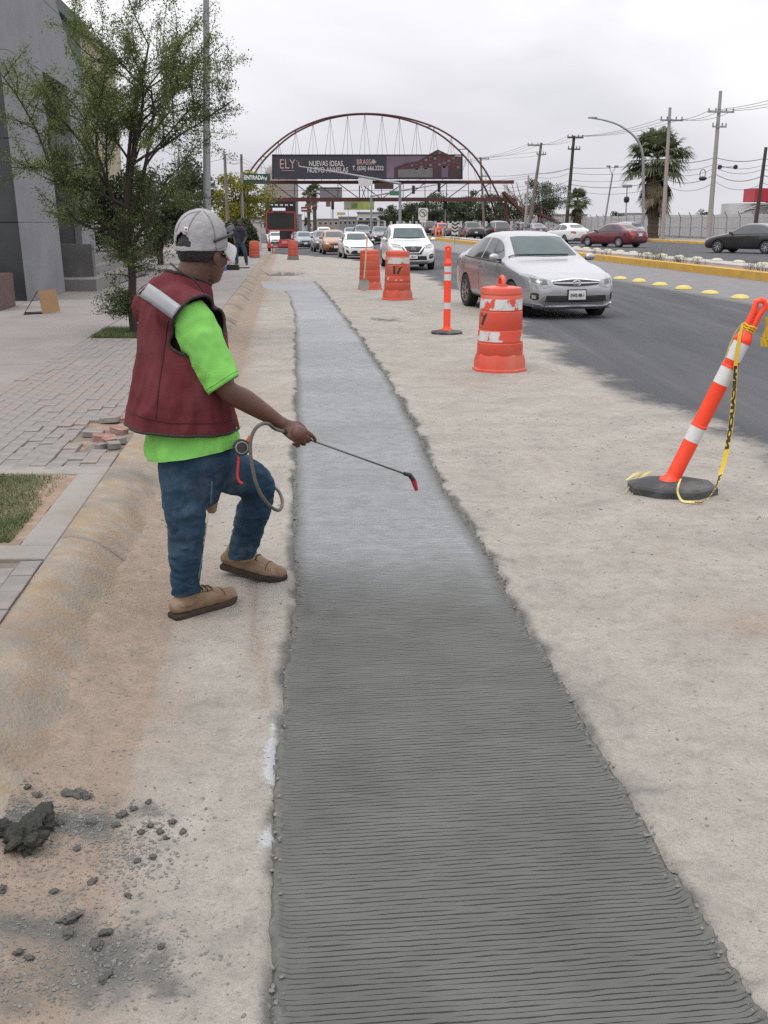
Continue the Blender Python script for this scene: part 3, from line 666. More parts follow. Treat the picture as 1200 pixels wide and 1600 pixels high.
for i, (px, py, r) in enumerate([(125, 1247, .017), (108, 1250, .013), (135, 1250, .013), (190, 1275, .014), (182, 1290, .011), (95, 1295, .012), (110, 1440, .017), (105, 1465, .012), (55, 1295, .013), (5, 1410, .014), (165, 1460, .014), (150, 1480, .012), (250, 1300, .011), (260, 1310, .009), (48, 1505, .010), (85, 1400, .009), (160, 1535, .011), (170, 1525, .009), (30, 1500, .012), (210, 1265, .011), (232, 1255, .010), (145, 1290, .010), (75, 1275, .012), (60, 1260, .011), (45, 1250, .010), (145, 1380, .009), (215, 1345, .009), (200, 1400, .008), (240, 1340, .009), (120, 1330, .009), (250, 1480, .008), (270, 1285, .010), (285, 1300, .008), (235, 1290, .010), (220, 1300, .010)]):
    clod(px, py, r, clodm, lab, i, grp='mortar clods in the gutter')
cr_ = MB()
tiny = [clod_mesh(i + 20, 1, .75, .5) for i in range(9)]
def crumb(c, r, i):
    me = tiny[i % 9]; Mx = Matrix.Rotation(random.uniform(0, 6.28), 3, 'Z') @ Matrix.Diagonal((random.uniform(.6, 1.5), random.uniform(.6, 1.2), random.uniform(.6, 1.2)))
    cr_.add([Vector(c) + (Mx @ v.co) * r for v in me.vertices], [tuple(p.vertices) for p in me.polygons])
for i in range(3800):
    q = random.choice([(90, 1290, 120, 45), (170, 1285, 130, 40), (50, 1310, 60, 60), (90, 1420, 150, 80), (200, 1490, 140, 70), (60, 1530, 130, 60), (200, 1340, 90, 50)])
    px, py = random.gauss(q[0], q[2] * .5), random.gauss(q[1], q[3] * .5)
    if not (-30 < px < 400): continue
    c = G(px, py); crumb((c.x, c.y, drop(c.x, c.y) + .001), random.choice([.0012, .0015, .002, .002, .0025, .003, .004, .006]), i)
for i in range(1500):
    y_ = random.uniform(1.8, 9) ; t_ = random.choice([random.gauss(-.72, .12), random.uniform(-.7, .0), random.uniform(1.1, 3.4), random.uniform(1.1, 3.4)])
    x_ = t_ - SL * y_
    if stripL(np.array([y_]))[0] - .02 < x_ < stripR(np.array([y_]))[0] + .02: continue
    crumb((x_, y_, drop(x_, y_) + .001), random.choice([.002, .0025, .003, .004, .006]) * (1 if y_ < 5 else 1.5), i)
for i in range(700):                                            # crumbly edge of the strip
    y_ = random.uniform(1.8, 9); sd_ = random.random() < .5
    x_ = (stripL(np.array([y_]))[0] - random.uniform(-.012, .03)) if sd_ else (stripR(np.array([y_]))[0] + random.uniform(-.015, .03))
    crumb((x_, y_, .0), random.choice([.003, .004, .006, .008]), i)
tag(cr_.build('gravel', mat('mortar_crumbs', (.165, .162, .148), .95, 0, .35, 30, .5, 120, spec=.15)), 'small mortar crumbs and grit strewn over the work area', 'gravel', None, 'stuff')
# the dug-out ends of the trench
for px, py, rx, ry_ in ((430, 425, 1.1, 1.0),):
    pass

# ------------------------------------------------------------ median, kerbs and domes
yell = mat('yellow_kerb_paint', (.50, .29, .035), .7, 0, .15, 1.5, .3, 30, dirt=(.30, .20, .08), dscale=1.6, damt=.6)
whit = mat('pale_median_concrete', (.38, .36, .34), .9, 0, .15, 1.0, .3, 20, dirt=(.28, .24, .21), dscale=1.2, damt=.6)
def ribbon(t0, t1, y0, y1, z0, z1, n):
    b_ = MB(); vs = []; fs = []
    for y_ in np.linspace(y0, y1, n):
        for t_, z_ in ((t0, z0), (t0 + .015, z1 - .02), (t0 + .04, z1), (t1, z1), (t1, z0)): vs.append(ST(t_, y_, z_))
    for i in range(n - 1):
        for k in range(4): fs.append((i * 5 + k, i * 5 + k + 1, (i + 1) * 5 + k + 1, (i + 1) * 5 + k))
    fs += [(0, 1, 2, 3, 4), tuple((n - 1) * 5 + k for k in (4, 3, 2, 1, 0))]
    return b_.add(vs, fs)
mk = tag(ribbon(13.75, 13.98, 22, 104, -.05, .25, 40).build('median_kerb', yell), 'yellow painted kerb of the median', None, None, 'structure')
tag(ribbon(13.985, 15.4, 22, 104, -.05, .17, 40).build('median', soilm), 'dusty planted median between the carriageways', None, None, 'structure')
tag(ribbon(15.41, 16.4, 22, 104, -.05, .24, 40).build('median_band', whit), 'whitewashed concrete band on the far side of the median', None, None, 'structure')
tag(ribbon(31.6, 31.9, 40, 260, -.05, .18, 50).build('far_kerb', yell), 'yellow painted kerb of the far pavement', None, None, 'structure')
farwalk = mat('far_pavement', (.26, .23, .20), .95, 0, .15, .6, .3, 10, dirt=(.18, .17, .10), dscale=.5, damt=.6)
tag(ribbon(31.91, 37.4, 40, 260, -.05, .15, 50).build('far_pavement', farwalk), 'dusty far pavement under the poles', None, None, 'structure')
ydm = mat('yellow_dome_paint', (.55, .45, .11), .6, 0, .2, 8, .2, 40, dirt=(.35, .30, .18), dscale=7, damt=.7)
wdm = mat('pale_dome_paint', (.48, .46, .34), .7, 0, .2, 8, .2, 40, dirt=(.3, .27, .2), dscale=7, damt=.7)
dome = MB().lathe([(.20, 0), (.205, .02), (.185, .05), (.13, .085), (.06, .1), (.015, .103)], 20).mesh('road_dome', 35)
def dome_at(t_, y_, m_, label, grp, z_=0, s_=(1, 1, 1)):
    me = dome.copy() if m_ is not ydm else dome
    me.materials.clear(); me.materials.append(m_)
    o = link('road_dome', me); o.location = ST(t_, y_, z_); o.scale = s_; o.rotation_euler = (0, 0, STREET_ANG)
    tag(o, label, 'road dome', grp)
wd = dome.copy(); wd.materials.append(wdm); dome.materials.append(ydm)
for i in range(13):
    y_ = 21.6 + i * 1.62; o = link('road_dome', dome); o.location = ST(10.15 - .02 * i, y_, -.002); o.scale = (1.05 + .1 * random.random(), 1, random.uniform(.8, 1.1)); o.rotation_euler = (0, 0, random.uniform(0, 3))
    tag(o, 'yellow dome in the row dividing the traffic lanes', 'road dome', 'yellow domes along the lane line')
for i in range(26):
    y_ = 26 + i * 1.9; o = link('road_dome', wd); o.location = ST(16.15, y_, .235); o.scale = (1.1, 1.1, 1.0); o.rotation_euler = (0, 0, random.uniform(0, 3))
    tag(o, 'pale dome on the whitewashed band of the median', 'road dome', 'pale domes along the median')
weed = leaf_mat('weed', (.07, .085, .04), (.17, .17, .09), .2, 3)
def weed_at(px, py, t_, h, n, label):
    d = ray(px, py); k = t_ / (d.x + SL * d.y); c = Vector((d.x * k, d.y * k, .17)); vs = []; fs = []
    for i in range(n):
        a = random.uniform(0, 6.28); r = random.uniform(0, .28); b0 = c + Vector((math.cos(a) * r, math.sin(a) * r, 0)); hh = h * random.uniform(.4, 1.1); a2 = random.uniform(0, 6.28)
        tip = b0 + Vector((math.cos(a2) * hh * .5, math.sin(a2) * hh * .5, hh)); e = Vector((-math.sin(a2), math.cos(a2), 0)) * .008
        k_ = len(vs); vs += [b0 - e, b0 + e, tip]; fs.append((k_, k_ + 1, k_ + 2))
        for q in range(3):
            p = b0.lerp(tip, random.uniform(.3, 1)); dv = Vector((random.gauss(0, 1), random.gauss(0, 1), random.gauss(.3, .6))).normalized() * .07; e2 = Vector((random.gauss(0, 1), random.gauss(0, 1), 0)).normalized() * .014
            k_ = len(vs); vs += [p, p + dv * .5 + e2, p + dv, p + dv * .5 - e2]; fs.append((k_, k_ + 1, k_ + 2, k_ + 3))
    o = MB().add([v - c for v in vs], fs).build('weed', weed); o.location = c
    tag(o, label, 'weed', 'weeds on the median')
for px, py, h in ((930, 393, .3), (948, 392, .28), (1012, 397, .5), (1022, 399, .6), (1033, 398, .45), (1064, 401, .4), (1090, 404, .35), (1173, 412, .4), (1190, 416, .35), (1060, 401, .25), (690, 377, .6), (705, 380, .6), (715, 381, .5), (1000, 397, .3)):
    weed_at(px, py, 14.7, h, 26, 'scrubby weed clump growing on the dusty median')
# ============================================================ vehicles
def paint(name, c, rough=.28, metal=0.0, coat=.8): return mat(name, c, rough, metal, .04, 2, coat=coat, dirt=[v * .75 + .04 for v in lin(c)], dscale=2.5, damt=.25)
glassm = mat('car_glass', (.022, .028, .030), .06, 0, .1, 1, spec=.9)
glassb = mat('windscreen_glass', (.030, .055, .058), .06, 0, .5, 2.6, spec=.5)
blackm = mat('black_trim', (.012, .012, .013), .5, 0, .1)
tyrem = mat('tyre_rubber', (.018, .018, .018), .85, 0, .2, 8, .3, 80)
rimm = mat('alloy_rim', (.42, .42, .43), .35, .9, .08)
chromem = mat('chrome', (.75, .75, .77), .12, 1.0, .03)
lampm = mat('headlamp_lens', (.24, .25, .255), .10, .2, .5, 14, coat=1.0)
lampd = mat('headlamp_dark', (.06, .06, .065), .15, .2, .25, 9, coat=1.0)
tailm = mat('tail_lamp', (.35, .015, .02), .15, 0, .15, 6, coat=1.0)
amberm = mat('amber_lamp', (.55, .20, .03), .2, 0, .1, 6, coat=1.0)
platem = mat('number_plate', (.62, .62, .60), .5, 0, .05)
inkm = mat('black_ink', (.02, .02, .022), .6)
whitepm = mat('white_print', (.72, .72, .72), .6)

CARS = {
 # profile points: x from the front bumper backwards, metres
 'sedan': dict(L=4.54, W=.88, wb=(0.92, 3.52), wr=.315, zb=.20,
   top=[(0, .56), (.05, .66), (.15, .725), (.35, .79), (.9, .915), (1.30, .985), (1.42, 1.04), (2.00, 1.375), (2.25, 1.445), (2.65, 1.47), (3.05, 1.455), (3.40, 1.37), (3.95, 1.11), (4.12, 1.085), (4.42, 1.06), (4.50, .95), (4.54, .62)],
   sh=[(0, .50), (.15, .66), (.4, .74), (.9, .84), (1.3, .905), (2.2, .93), (3.4, .965), (4.0, 1.00), (4.4, .98), (4.54, .55)],
   pw=[(0, .62), (.06, .73), (.18, .84), (.4, .935), (.8, .985), (1.4, 1), (3.2, 1), (3.9, .97), (4.3, .91), (4.48, .84), (4.54, .74)], roofw=.69,
   ws=((1.38, 2.04), (.68, .56)), rw=((3.40, 3.93), (.50, .60)), sw=[(1.62, 3.62), (2.66,)]),
 'suv': dict(L=4.64, W=.91, wb=(0.93, 3.64), wr=.355, zb=.24,
   top=[(0, .66), (.05, .80), (.14, .90), (.35, .97), (.9, 1.07), (1.22, 1.12), (1.34, 1.17), (1.88, 1.56), (2.15, 1.665), (2.6, 1.715), (3.3, 1.71), (3.9, 1.66), (4.15, 1.60), (4.40, 1.25), (4.52, 1.10), (4.60, .95), (4.64, .68)],
   sh=[(0, .58), (.15, .80), (.4, .90), (.9, .98), (1.3, 1.03), (2.2, 1.06), (3.4, 1.10), (4.2, 1.13), (4.5, 1.05), (4.64, .6)],
   pw=[(0, .66), (.06, .78), (.18, .88), (.4, .955), (.8, .99), (1.4, 1), (3.4, 1), (4.1, .975), (4.4, .93), (4.58, .86), (4.64, .78)], roofw=.74,
   ws=((1.30, 1.92), (.72, .60)), rw=((4.16, 4.40), (.56, .64)), sw=[(1.58, 4.0), (2.6, 3.45)]),
 'hatch': dict(L=3.85, W=.84, wb=(0.78, 3.23), wr=.30, zb=.20,
   top=[(0, .58), (.05, .70), (.14, .79), (.32, .86), (.75, .965), (1.02, 1.03), (1.14, 1.08), (1.66, 1.39), (1.95, 1.50), (2.4, 1.535), (2.9, 1.515), (3.3, 1.44), (3.48, 1.36), (3.68, 1.06), (3.78, .92), (3.82, .8), (3.85, .6)],
   sh=[(0, .52), (.15, .72), (.4, .80), (.8, .88), (1.1, .93), (2, .96), (3, 1.0), (3.6, 1.0), (3.85, .55)],
   pw=[(0, .64), (.06, .76), (.18, .87), (.4, .95), (.8, .99), (1.4, 1), (2.9, 1), (3.4, .97), (3.7, .91), (3.85, .8)], roofw=.72,
   ws=((1.10, 1.70), (.70, .58)), rw=((3.47, 3.67), (.52, .60)), sw=[(1.36, 3.35), (2.25,)]),
 'pickup': dict(L=5.4, W=.93, wb=(0.95, 4.2), wr=.37, zb=.30,
   top=[(0, .72), (.05, .90), (.14, 1.0), (.35, 1.05), (.9, 1.12), (1.35, 1.16), (1.45, 1.2), (1.95, 1.6), (2.2, 1.74), (2.6, 1.79), (3.1, 1.77), (3.35, 1.68), (3.62, 1.22), (3.72, 1.16), (5.0, 1.15), (5.33, 1.14), (5.38, .98), (5.4, .7)],
   sh=[(0, .62), (.15, .88), (.4, .98), (.9, 1.04), (1.3, 1.08), (2.2, 1.1), (3.5, 1.11), (5.2, 1.10), (5.4, .6)],
   pw=[(0, .7), (.06, .82), (.18, .9), (.4, .96), (.8, .99), (1.4, 1), (4.8, 1), (5.2, .98), (5.34, .94), (5.4, .86)], roofw=.75,
   ws=((1.42, 2.0), (.74, .62)), rw=((3.36, 3.60), (.58, .66)), sw=[(1.70, 3.42), (2.55,)]),
}
def body_fn(c):
    tx, tz = zip(*c['top']); sx_, sz = zip(*c['sh']); px_, pw = zip(*c['pw'])
    def f(x):
        top = float(np.interp(x, tx, tz)); sh = min(float(np.interp(x, sx_, sz)), top - .03); w_ = float(np.interp(x, px_, pw)) * c['W']
        g = min(1, max(0, (top - sh - .07) / .36)); zb = c['zb'] + .10 * math.exp(-(x / .10) ** 2) + .12 * math.exp(-((c['L'] - x) / .16) ** 2)
        rwid = w_ * (.84 * (1 - g) + c['roofw'] * g)
        e = .05 * g + .02
        mid = zb + (sh - zb) * .55
        return [(0, zb), (w_ * .80, zb), (w_ * .955, zb + .035), (w_ * .985, zb + .14), (w_ * .995, mid - .06), (w_, mid + .06), (w_ * .985, sh - .045), (w_ * .955, sh), (rwid + (w_ * .955 - rwid) * .5, sh + (top - e - sh) * .5 + .01 * g), (rwid, top - e), (rwid * .86, top - .012), (rwid * .45, top + .004), (0, top + .008)]
    return f
BODIES = {}
def car_body(kind):
    if kind in BODIES: return BODIES[kind]
    c = CARS[kind]; f = body_fn(c); xs = sorted(set([p[0] for p in c['top']] + [p[0] for p in c['pw']] + list(np.linspace(.5, c['L'] - .4, 16))))
    xs = [x for i, x in enumerate(xs) if i == 0 or x - xs[i - 1] > .018]
    vs = []; fs = []; rings = []
    for x in xs:
        h = f(x); ring = [(x, -y_, z_) for y_, z_ in h] + [(x, y_, z_) for y_, z_ in h[-2:0:-1]]
        rings.append(len(ring)); vs += ring
    n = rings[0]
    for i in range(len(xs) - 1):
        for k in range(n): fs.append((i * n + k, i * n + (k + 1) % n, (i + 1) * n + (k + 1) % n, (i + 1) * n + k))
    fs.append(tuple(range(n))); fs.append(tuple((len(xs) - 1) * n + k for k in range(n)))
    o = link('b', MB().add(vs, fs).mesh('b'))
    sm = o.modifiers.new('s', 'SMOOTH'); sm.iterations = 2; sm.factor = .35
    ss = o.modifiers.new('ss', 'SUBSURF'); ss.levels = 1
    apply_mods(o)
    cut = MB()
    for wx in c['wb']:
        for sgn in (-1, 1):
            cut.cyl((wx, sgn * (c['W'] - .30), c['wr']), (wx, sgn * (c['W'] + .3), c['wr']), c['wr'] + .045, n=28)
    co = link('c', cut.mesh('c')); bo = o.modifiers.new('b', 'BOOLEAN'); bo.object = co; bo.operation = 'DIFFERENCE'; bo.solver = 'EXACT'
    closed = o.data.copy()
    apply_mods(o); me = o.data; bpy.data.objects.remove(o); bpy.data.objects.remove(co)
    me.materials.clear(); set_smooth(me, 38)
    bm = bmesh.new(); bm.from_mesh(closed); bv = BVHTree.FromBMesh(bm); bm.free()
    BODIES[kind] = (me, bv); return BODIES[kind]
def proj(bv, pts_a, pts_b, direction, rows_=4, cols=10, off=.004, thick=.006, swap=None):
    """patch ruled between two 2-D polylines, laid on the body along a direction ('x','-x','y','-y','z')"""
    A = crom(pts_a, cols) if len(pts_a) > 2 else [np.array(pts_a[0]) + (np.array(pts_a[1]) - np.array(pts_a[0])) * k / (cols - 1) for k in range(cols)]
    B = crom(pts_b, cols) if len(pts_b) > 2 else [np.array(pts_b[0]) + (np.array(pts_b[1]) - np.array(pts_b[0])) * k / (cols - 1) for k in range(cols)]
    dirs = {'x': Vector((1, 0, 0)), '-x': Vector((-1, 0, 0)), 'y': Vector((0, 1, 0)), '-y': Vector((0, -1, 0)), '-z': Vector((0, 0, -1))}
    d = dirs[direction]; top = []; last = None
    for r in range(rows_):
        for k in range(cols):
            q = A[k] + (B[k] - A[k]) * r / (rows_ - 1)
            if direction in ('x', '-x'): o = Vector((0, q[0], q[1])) - d * 8
            elif direction in ('y', '-y'): o = Vector((q[0], 0, q[1])) - d * 8
            else: o = Vector((q[0], q[1], 0)) - d * 8
            h = bv.ray_cast(o, d)
            if h[0] is None: p, nn = (last if last else (o + d * 8, -d))
            else: p, nn = h[0], h[1]; 
            if nn.dot(d) > 0: nn = -nn
            last = (p, nn); top.append((p, nn))
    m_ = len(top); vs = [p + n_ * (off) for p, n_ in top] + [p - n_ * thick for p, n_ in top]; fs = []
    for r in range(rows_ - 1):
        for k in range(cols - 1):
            a = r * cols + k; fs += [(a, a + 1, a + cols + 1, a + cols), (a + m_, a + cols + m_, a + cols + 1 + m_, a + 1 + m_)]
    rim = [k for k in range(cols)] + [r * cols + cols - 1 for r in range(1, rows_)] + [(rows_ - 1) * cols + k for k in range(cols - 2, -1, -1)] + [r * cols for r in range(rows_ - 2, 0, -1)]
    for i in range(len(rim)): a, b_ = rim[i], rim[(i + 1) % len(rim)]; fs.append((a, a + m_, b_ + m_, b_))
    return MB().add(vs, fs)
def mirror(pts): return [(-a, b_) for a, b_ in pts]
WHEELS = {}
def wheel_meshes(r, spokes=5):
    if (r, spokes) in WHEELS: return WHEELS[(r, spokes)]
    M = Matrix.Rotation(math.pi / 2, 3, 'X')     # axis along -y
    ty = MB().lathe([(r * .66, -.10), (r * .90, -.105), (r * .985, -.085), (r, -.05), (r, .05), (r * .985, .085), (r * .90, .105), (r * .66, .10), (r * .66, -.10)], 36, M=M, cap=False).mesh('tyre', 40)
    rm = MB(); rm.lathe([(r * .655, -.085), (r * .675, .098), (r * .63, .102), (r * .60, .06), (r * .59, -.07), (r * .655, -.085)], 36, M=M, cap=False)
    hub = r * .13
    for k in range(spokes):
        a = 2 * math.pi * k / spokes; ca, sa = math.cos(a), math.sin(a)
        for da in (-.16, .16):
            p0 = Vector((ca * hub * .6, sa * hub * .6, .075)); p1 = Vector((math.cos(a + da) * r * .63, math.sin(a + da) * r * .63, .085))
            rm.bar(M @ p0, M @ p1, r * .10, .03, M @ Vector((0, 0, 1)))
    rm.lathe([(hub, .05), (hub, .09), (hub * .7, .097), (.005, .098)], 20, M=M)
    rmesh = rm.mesh('rim', 35)
    dk = MB().lathe([(r * .64, -.05), (r * .64, .03), (.01, .03)], 24, M=M).mesh('brake_disc', 35)
    WHEELS[(r, spokes)] = (ty, rmesh, dk); return WHEELS[(r, spokes)]

def make_car(name, kind, pm, label, loc, heading, group=None, front=None, scale=1.0, detail=2, plate=None, spokes=5, tails='normal', cat='car', sz=(1, 1, 1), lampmat=None, roofbars=False):
    """heading: direction of travel (x, y); local x runs from nose to tail, so the nose points along -x"""
    c = CARS[kind]; me, bv = car_body(kind)
    t = thing(name, label, cat, loc, math.atan2(-heading[1], -heading[0]), group)
    t.scale = (scale * sz[0], scale * sz[1], scale * sz[2])
    bme = me.copy(); b_ = link('body', bme, pm, t); f = body_fn(c); L = c['L']; W = c['W']
    off_c = L / 2
    def add(mb, nm, m_, par=None, smooth=40):
        o = mb.build(nm, m_, par if par else t, smooth); return o
    # under-body and wheel wells
    ub = MB().box((L / 2, 0, c['zb'] + .12), (L - .7, W * 1.5, .16)); 
    for wx in c['wb']: ub.box((wx, 0, c['wr'] + .10), (.75, W * 1.30, .50))
    add(ub, 'underbody', blackm)
    ty, rm, dk = wheel_meshes(c['wr'], spokes)
    for wx in c['wb']:
        for s_ in (-1, 1):
            wo = link('wheel', ty, None, t)
            if not ty.materials: ty.materials.append(tyrem)
            wo.location = (wx, s_ * (W - .115), c['wr']); wo.rotation_euler = (0, 0, 0 if s_ < 0 else math.pi)
            if detail:
                if not rm.materials: rm.materials.append(rimm)
                if not dk.materials: dk.materials.append(blackm)
                for nm, q in (('rim', rm), ('brake_disc', dk)): link(nm, q, None, wo)
    # glass
    (wx0, wx1), (wy0, wy1) = c['ws']
    wind = proj(bv, [(wx0 + .08, -W * wy0), (wx0, 0), (wx0 + .08, W * wy0)], [(wx1 + .02, -W * wy1), (wx1 - .03, 0), (wx1 + .02, W * wy1)], '-z', 8, 17)
    wo_ = add(wind, 'windscreen', glassb)
    (rx0, rx1), (ry0, ry1) = c['rw']
    add(proj(bv, [(rx0 - .01, -W * ry0), (rx0 + .02, 0), (rx0 - .01, W * ry0)], [(rx1 - .05, -W * ry1), (rx1, 0), (rx1 - .05, W * ry1)], '-z', 6, 13), 'rear_window', glassm)
    x0, x1 = c['sw'][0]; cuts = [x0] + list(c['sw'][1]) + [x1]
    tx, tz = zip(*c['top']); sx_, szz = zip(*c['sh'])
    def beltz(x): return float(np.interp(x, sx_, szz)) + .025
    def roofz(x): return max(beltz(x) + .012, float(np.interp(x, tx, tz)) - .115)
    wins = []
    for s_ in ('y', '-y'):
        for i in range(len(cuts) - 1):
            a, b2 = cuts[i] + (.035 if i else .0), cuts[i + 1] - (.035 if i < len(cuts) - 2 else 0)
            q = np.linspace(a, b2, 7)
            lo = [(x, beltz(x)) for x in q]; hi = [(x, roofz(x)) for x in q]
            add(proj(bv, lo, hi, s_, 5, 12, .003), 'side_window', glassm)
        if detail > 1:
            lo = [(x, beltz(x) - .03) for x in np.linspace(x0 - .1, x1 + .1, 9)]; hi = [(x, beltz(x) - .008) for x in np.linspace(x0 - .1, x1 + .1, 9)]
            add(proj(bv, lo, hi, s_, 2, 16, .004), 'window_trim', blackm if front != 'chromebelt' else chromem)
            for xd in ([cuts[1]] + ([cuts[2]] if len(cuts) > 3 else [x1 + .05])) + [x0 - .12]:          # door shut lines
                zb_ = c['zb'] + .16
                add(proj(bv, [(xd - .005, zb_), (xd - .005, beltz(xd) - .04)], [(xd + .005, zb_), (xd + .005, beltz(xd) - .04)], s_, 2, 10, .0015), 'door_seam', blackm)
            for xd in (cuts[1] - .20, (x1 if len(cuts) < 4 else cuts[2]) - .12):
                zh = beltz(xd) - .12
                add(proj(bv, [(xd, zh - .014), (xd + .18, zh - .010)], [(xd, zh + .014), (xd + .18, zh + .014)], s_, 3, 8, .022), 'door_handle', pm)
    # mirrors
    for s_ in (-1, 1):
        xm = x0 + .02; zm = beltz(xm) + .075; ym = s_ * (W * .955 + .10)
        mo = add(MB().ball((xm - .02, ym, zm), .1, 14, 9, (.62, 1.0, .68)), 'mirror', pm, None, 180)
        add(MB().box((xm + .03, ym - s_ * .09, zm - .045), (.05, .14, .035)), 'mirror_arm', blackm, mo)
        add(MB().ball((xm + .022, ym, zm), .085, 12, 7, (.35, .95, .62)), 'mirror_glass', glassm, mo, 180)
    nose = front or 'plain'
    zt_n = c['top'][1][1]
    def fr(a, b2, nm, m_, off=.005, rows_=4, cols=12, par=None, both=False):
        o = add(proj(bv, a, b2, 'x', rows_, cols, off), nm, m_, par)
        if both: add(proj(bv, mirror(a), mirror(b2), 'x', rows_, cols, off), nm, m_, par)
        return o
    if nose == 'corolla':
        # left/right in local y; headlamps sweep back
        for sg in (1, -1):
            a = [(sg * .41, .590), (sg * .55, .555), (sg * .68, .565), (sg * .79, .605)]; b2 = [(sg * .43, .660), (sg * .56, .708), (sg * .70, .758), (sg * .825, .785)]
            hl = fr(a, b2, 'headlamp', lampm, .008, 6, 14)
            fr([(sg * .52, .605), (sg * .63, .612)], [(sg * .52, .675), (sg * .63, .690)], 'projector', lampd, .013, 4, 8, hl)
            fr([(sg * .66, .625), (sg * .735, .645)], [(sg * .67, .700), (sg * .745, .720)], 'indicator', lampd, .013, 4, 8, hl)
            fr([(sg * .655, .36), (sg * .71, .35), (sg * .755, .38)], [(sg * .655, .455), (sg * .71, .475), (sg * .75, .46)], 'fog_lamp_recess', blackm, .006, 5, 8)
            fr([(sg * .685, .375), (sg * .735, .38)], [(sg * .685, .435), (sg * .735, .44)], 'fog_lamp', lampm, .018, 4, 6)
        g1_ = fr([(-.40, .605), (-.2, .585), (0, .575), (.2, .585), (.40, .605)], [(-.43, .650), (-.2, .672), (0, .682), (.2, .672), (.43, .650)], 'grille', blackm, .006, 5, 16)
        fr([(-.41, .624), (-.2, .618), (0, .618), (.2, .618), (.41, .624)], [(-.41, .640), (-.2, .638), (0, .640), (.2, .638), (.41, .640)], 'grille_bar', pm, .016, 3, 16, g1_)
        fr([(-.44, .654), (-.2, .677), (0, .690), (.2, .677), (.44, .654)], [(-.45, .664), (-.2, .692), (0, .708), (.2, .692), (.45, .664)], 'grille_trim', chromem, .010, 3, 16, g1_)
        lg = fr([(-.56, .325), (-.3, .315), (0, .312), (.3, .315), (.56, .325)], [(-.54, .430), (-.3, .425), (0, .422), (.3, .425), (.54, .430)], 'lower_grille', blackm, .004, 5, 16)
        for zz in (.345, .375, .405): fr([(-.52, zz - .004), (0, zz - .010), (.52, zz - .004)], [(-.52, zz + .004), (0, zz - .002), (.52, zz + .004)], 'grille_slat', mat('dark_grey_plastic', (.05, .05, .052), .5), .014, 2, 12, lg)
        spl = fr([(-.66, .215), (-.3, .222), (0, .225), (.3, .222), (.66, .215)], [(-.70, .262), (-.3, .268), (0, .27), (.3, .268), (.70, .262)], 'front_spoiler', pm, .035, 4, 16)
        for sg in (1, -1): fr([(sg * .50, .185), (sg * .60, .165), (sg * .72, .175), (sg * .80, .20)], [(sg * .50, .255), (sg * .60, .285), (sg * .72, .30), (sg * .80, .30)], 'spoiler_corner', pm, .030, 4, 10)
        # emblem: three linked ovals
        def ring(cy, cz, ry_, rz_, th, mb):
            vs = []; n_ = 28
            pth = [Vector((-.012, cy + ry_ * math.cos(2 * math.pi * k / n_), cz + rz_ * math.sin(2 * math.pi * k / n_))) for k in range(n_ + 1)]
            mb.tube(pth, th, 6, cap=False, up=Vector((1, 0, 0)))
        h = bv.ray_cast(Vector((-3, 0, .635)), Vector((1, 0, 0)))[0]
        em = MB()
        ring(0, 0, .072, .048, .0065, em); ring(0, .0, .026, .045, .0055, em); ring(0, .021, .052, .020, .0055, em)
        eo = add(em, 'emblem', chromem, None, 180); eo.location = (h.x - .008, 0, h.z)
    elif nose == 'xtrail':
        for sg in (1, -1):
            a = [(sg * .46, .83), (sg * .60, .83), (sg * .76, .87)]; b2 = [(sg * .47, .90), (sg * .62, .935), (sg * .80, .965)]
            hl = fr(a, b2, 'headlamp', lampm, .008, 5, 12)
            fr([(sg * .47, .905), (sg * .62, .94), (sg * .80, .968)], [(sg * .47, .922), (sg * .62, .957), (sg * .80, .984)], 'lamp_brow', blackm, .010, 2, 12, hl)
            fr([(sg * .60, .46), (sg * .70, .45), (sg * .79, .50)], [(sg * .62, .60), (sg * .70, .62), (sg * .79, .62)], 'fog_lamp_recess', blackm, .006, 5, 8)
            fr([(sg * .65, .52), (sg * .74, .53)], [(sg * .65, .575), (sg * .74, .585)], 'fog_lamp', lampm, .016, 4, 6)
        g = fr([(-.30, .60), (0, .59), (.30, .60)], [(-.46, .885), (0, .90), (.46, .885)], 'grille', blackm, .006, 6, 14)
        for sg in (1, -1):
            fr([(sg * .19, .655), (sg * .23, .655)], [(sg * .37, .885), (sg * .43, .885)], 'v_motion_trim', chromem, .018, 6, 4, g)
        fr([(-.23, .650), (.23, .650)], [(-.22, .672), (.22, .672)], 'grille_trim', chromem, .016, 2, 10, g)
        fr([(-.52, .40), (0, .39), (.52, .40)], [(-.50, .55), (0, .54), (.50, .55)], 'lower_grille', blackm, .006, 5, 12)
        fr([(-.55, .315), (0, .305), (.55, .315)], [(-.58, .355), (0, .345), (.58, .355)], 'skid_plate', chromem, .012, 3, 12)
        h = bv.ray_cast(Vector((-3, 0, .80)), Vector((1, 0, 0)))[0]; em = MB()
        n_ = 28; em.tube([Vector((0, .075 * math.cos(2 * math.pi * k / n_), .075 * math.sin(2 * math.pi * k / n_))) for k in range(n_ + 1)], .010, 6, cap=False, up=Vector((1, 0, 0)))
        em.box((0, 0, 0), (.016, .19, .034)); eo = add(em, 'emblem', chromem, None, 60); eo.location = (h.x - .02, 0, h.z)
    elif nose == 'kia':
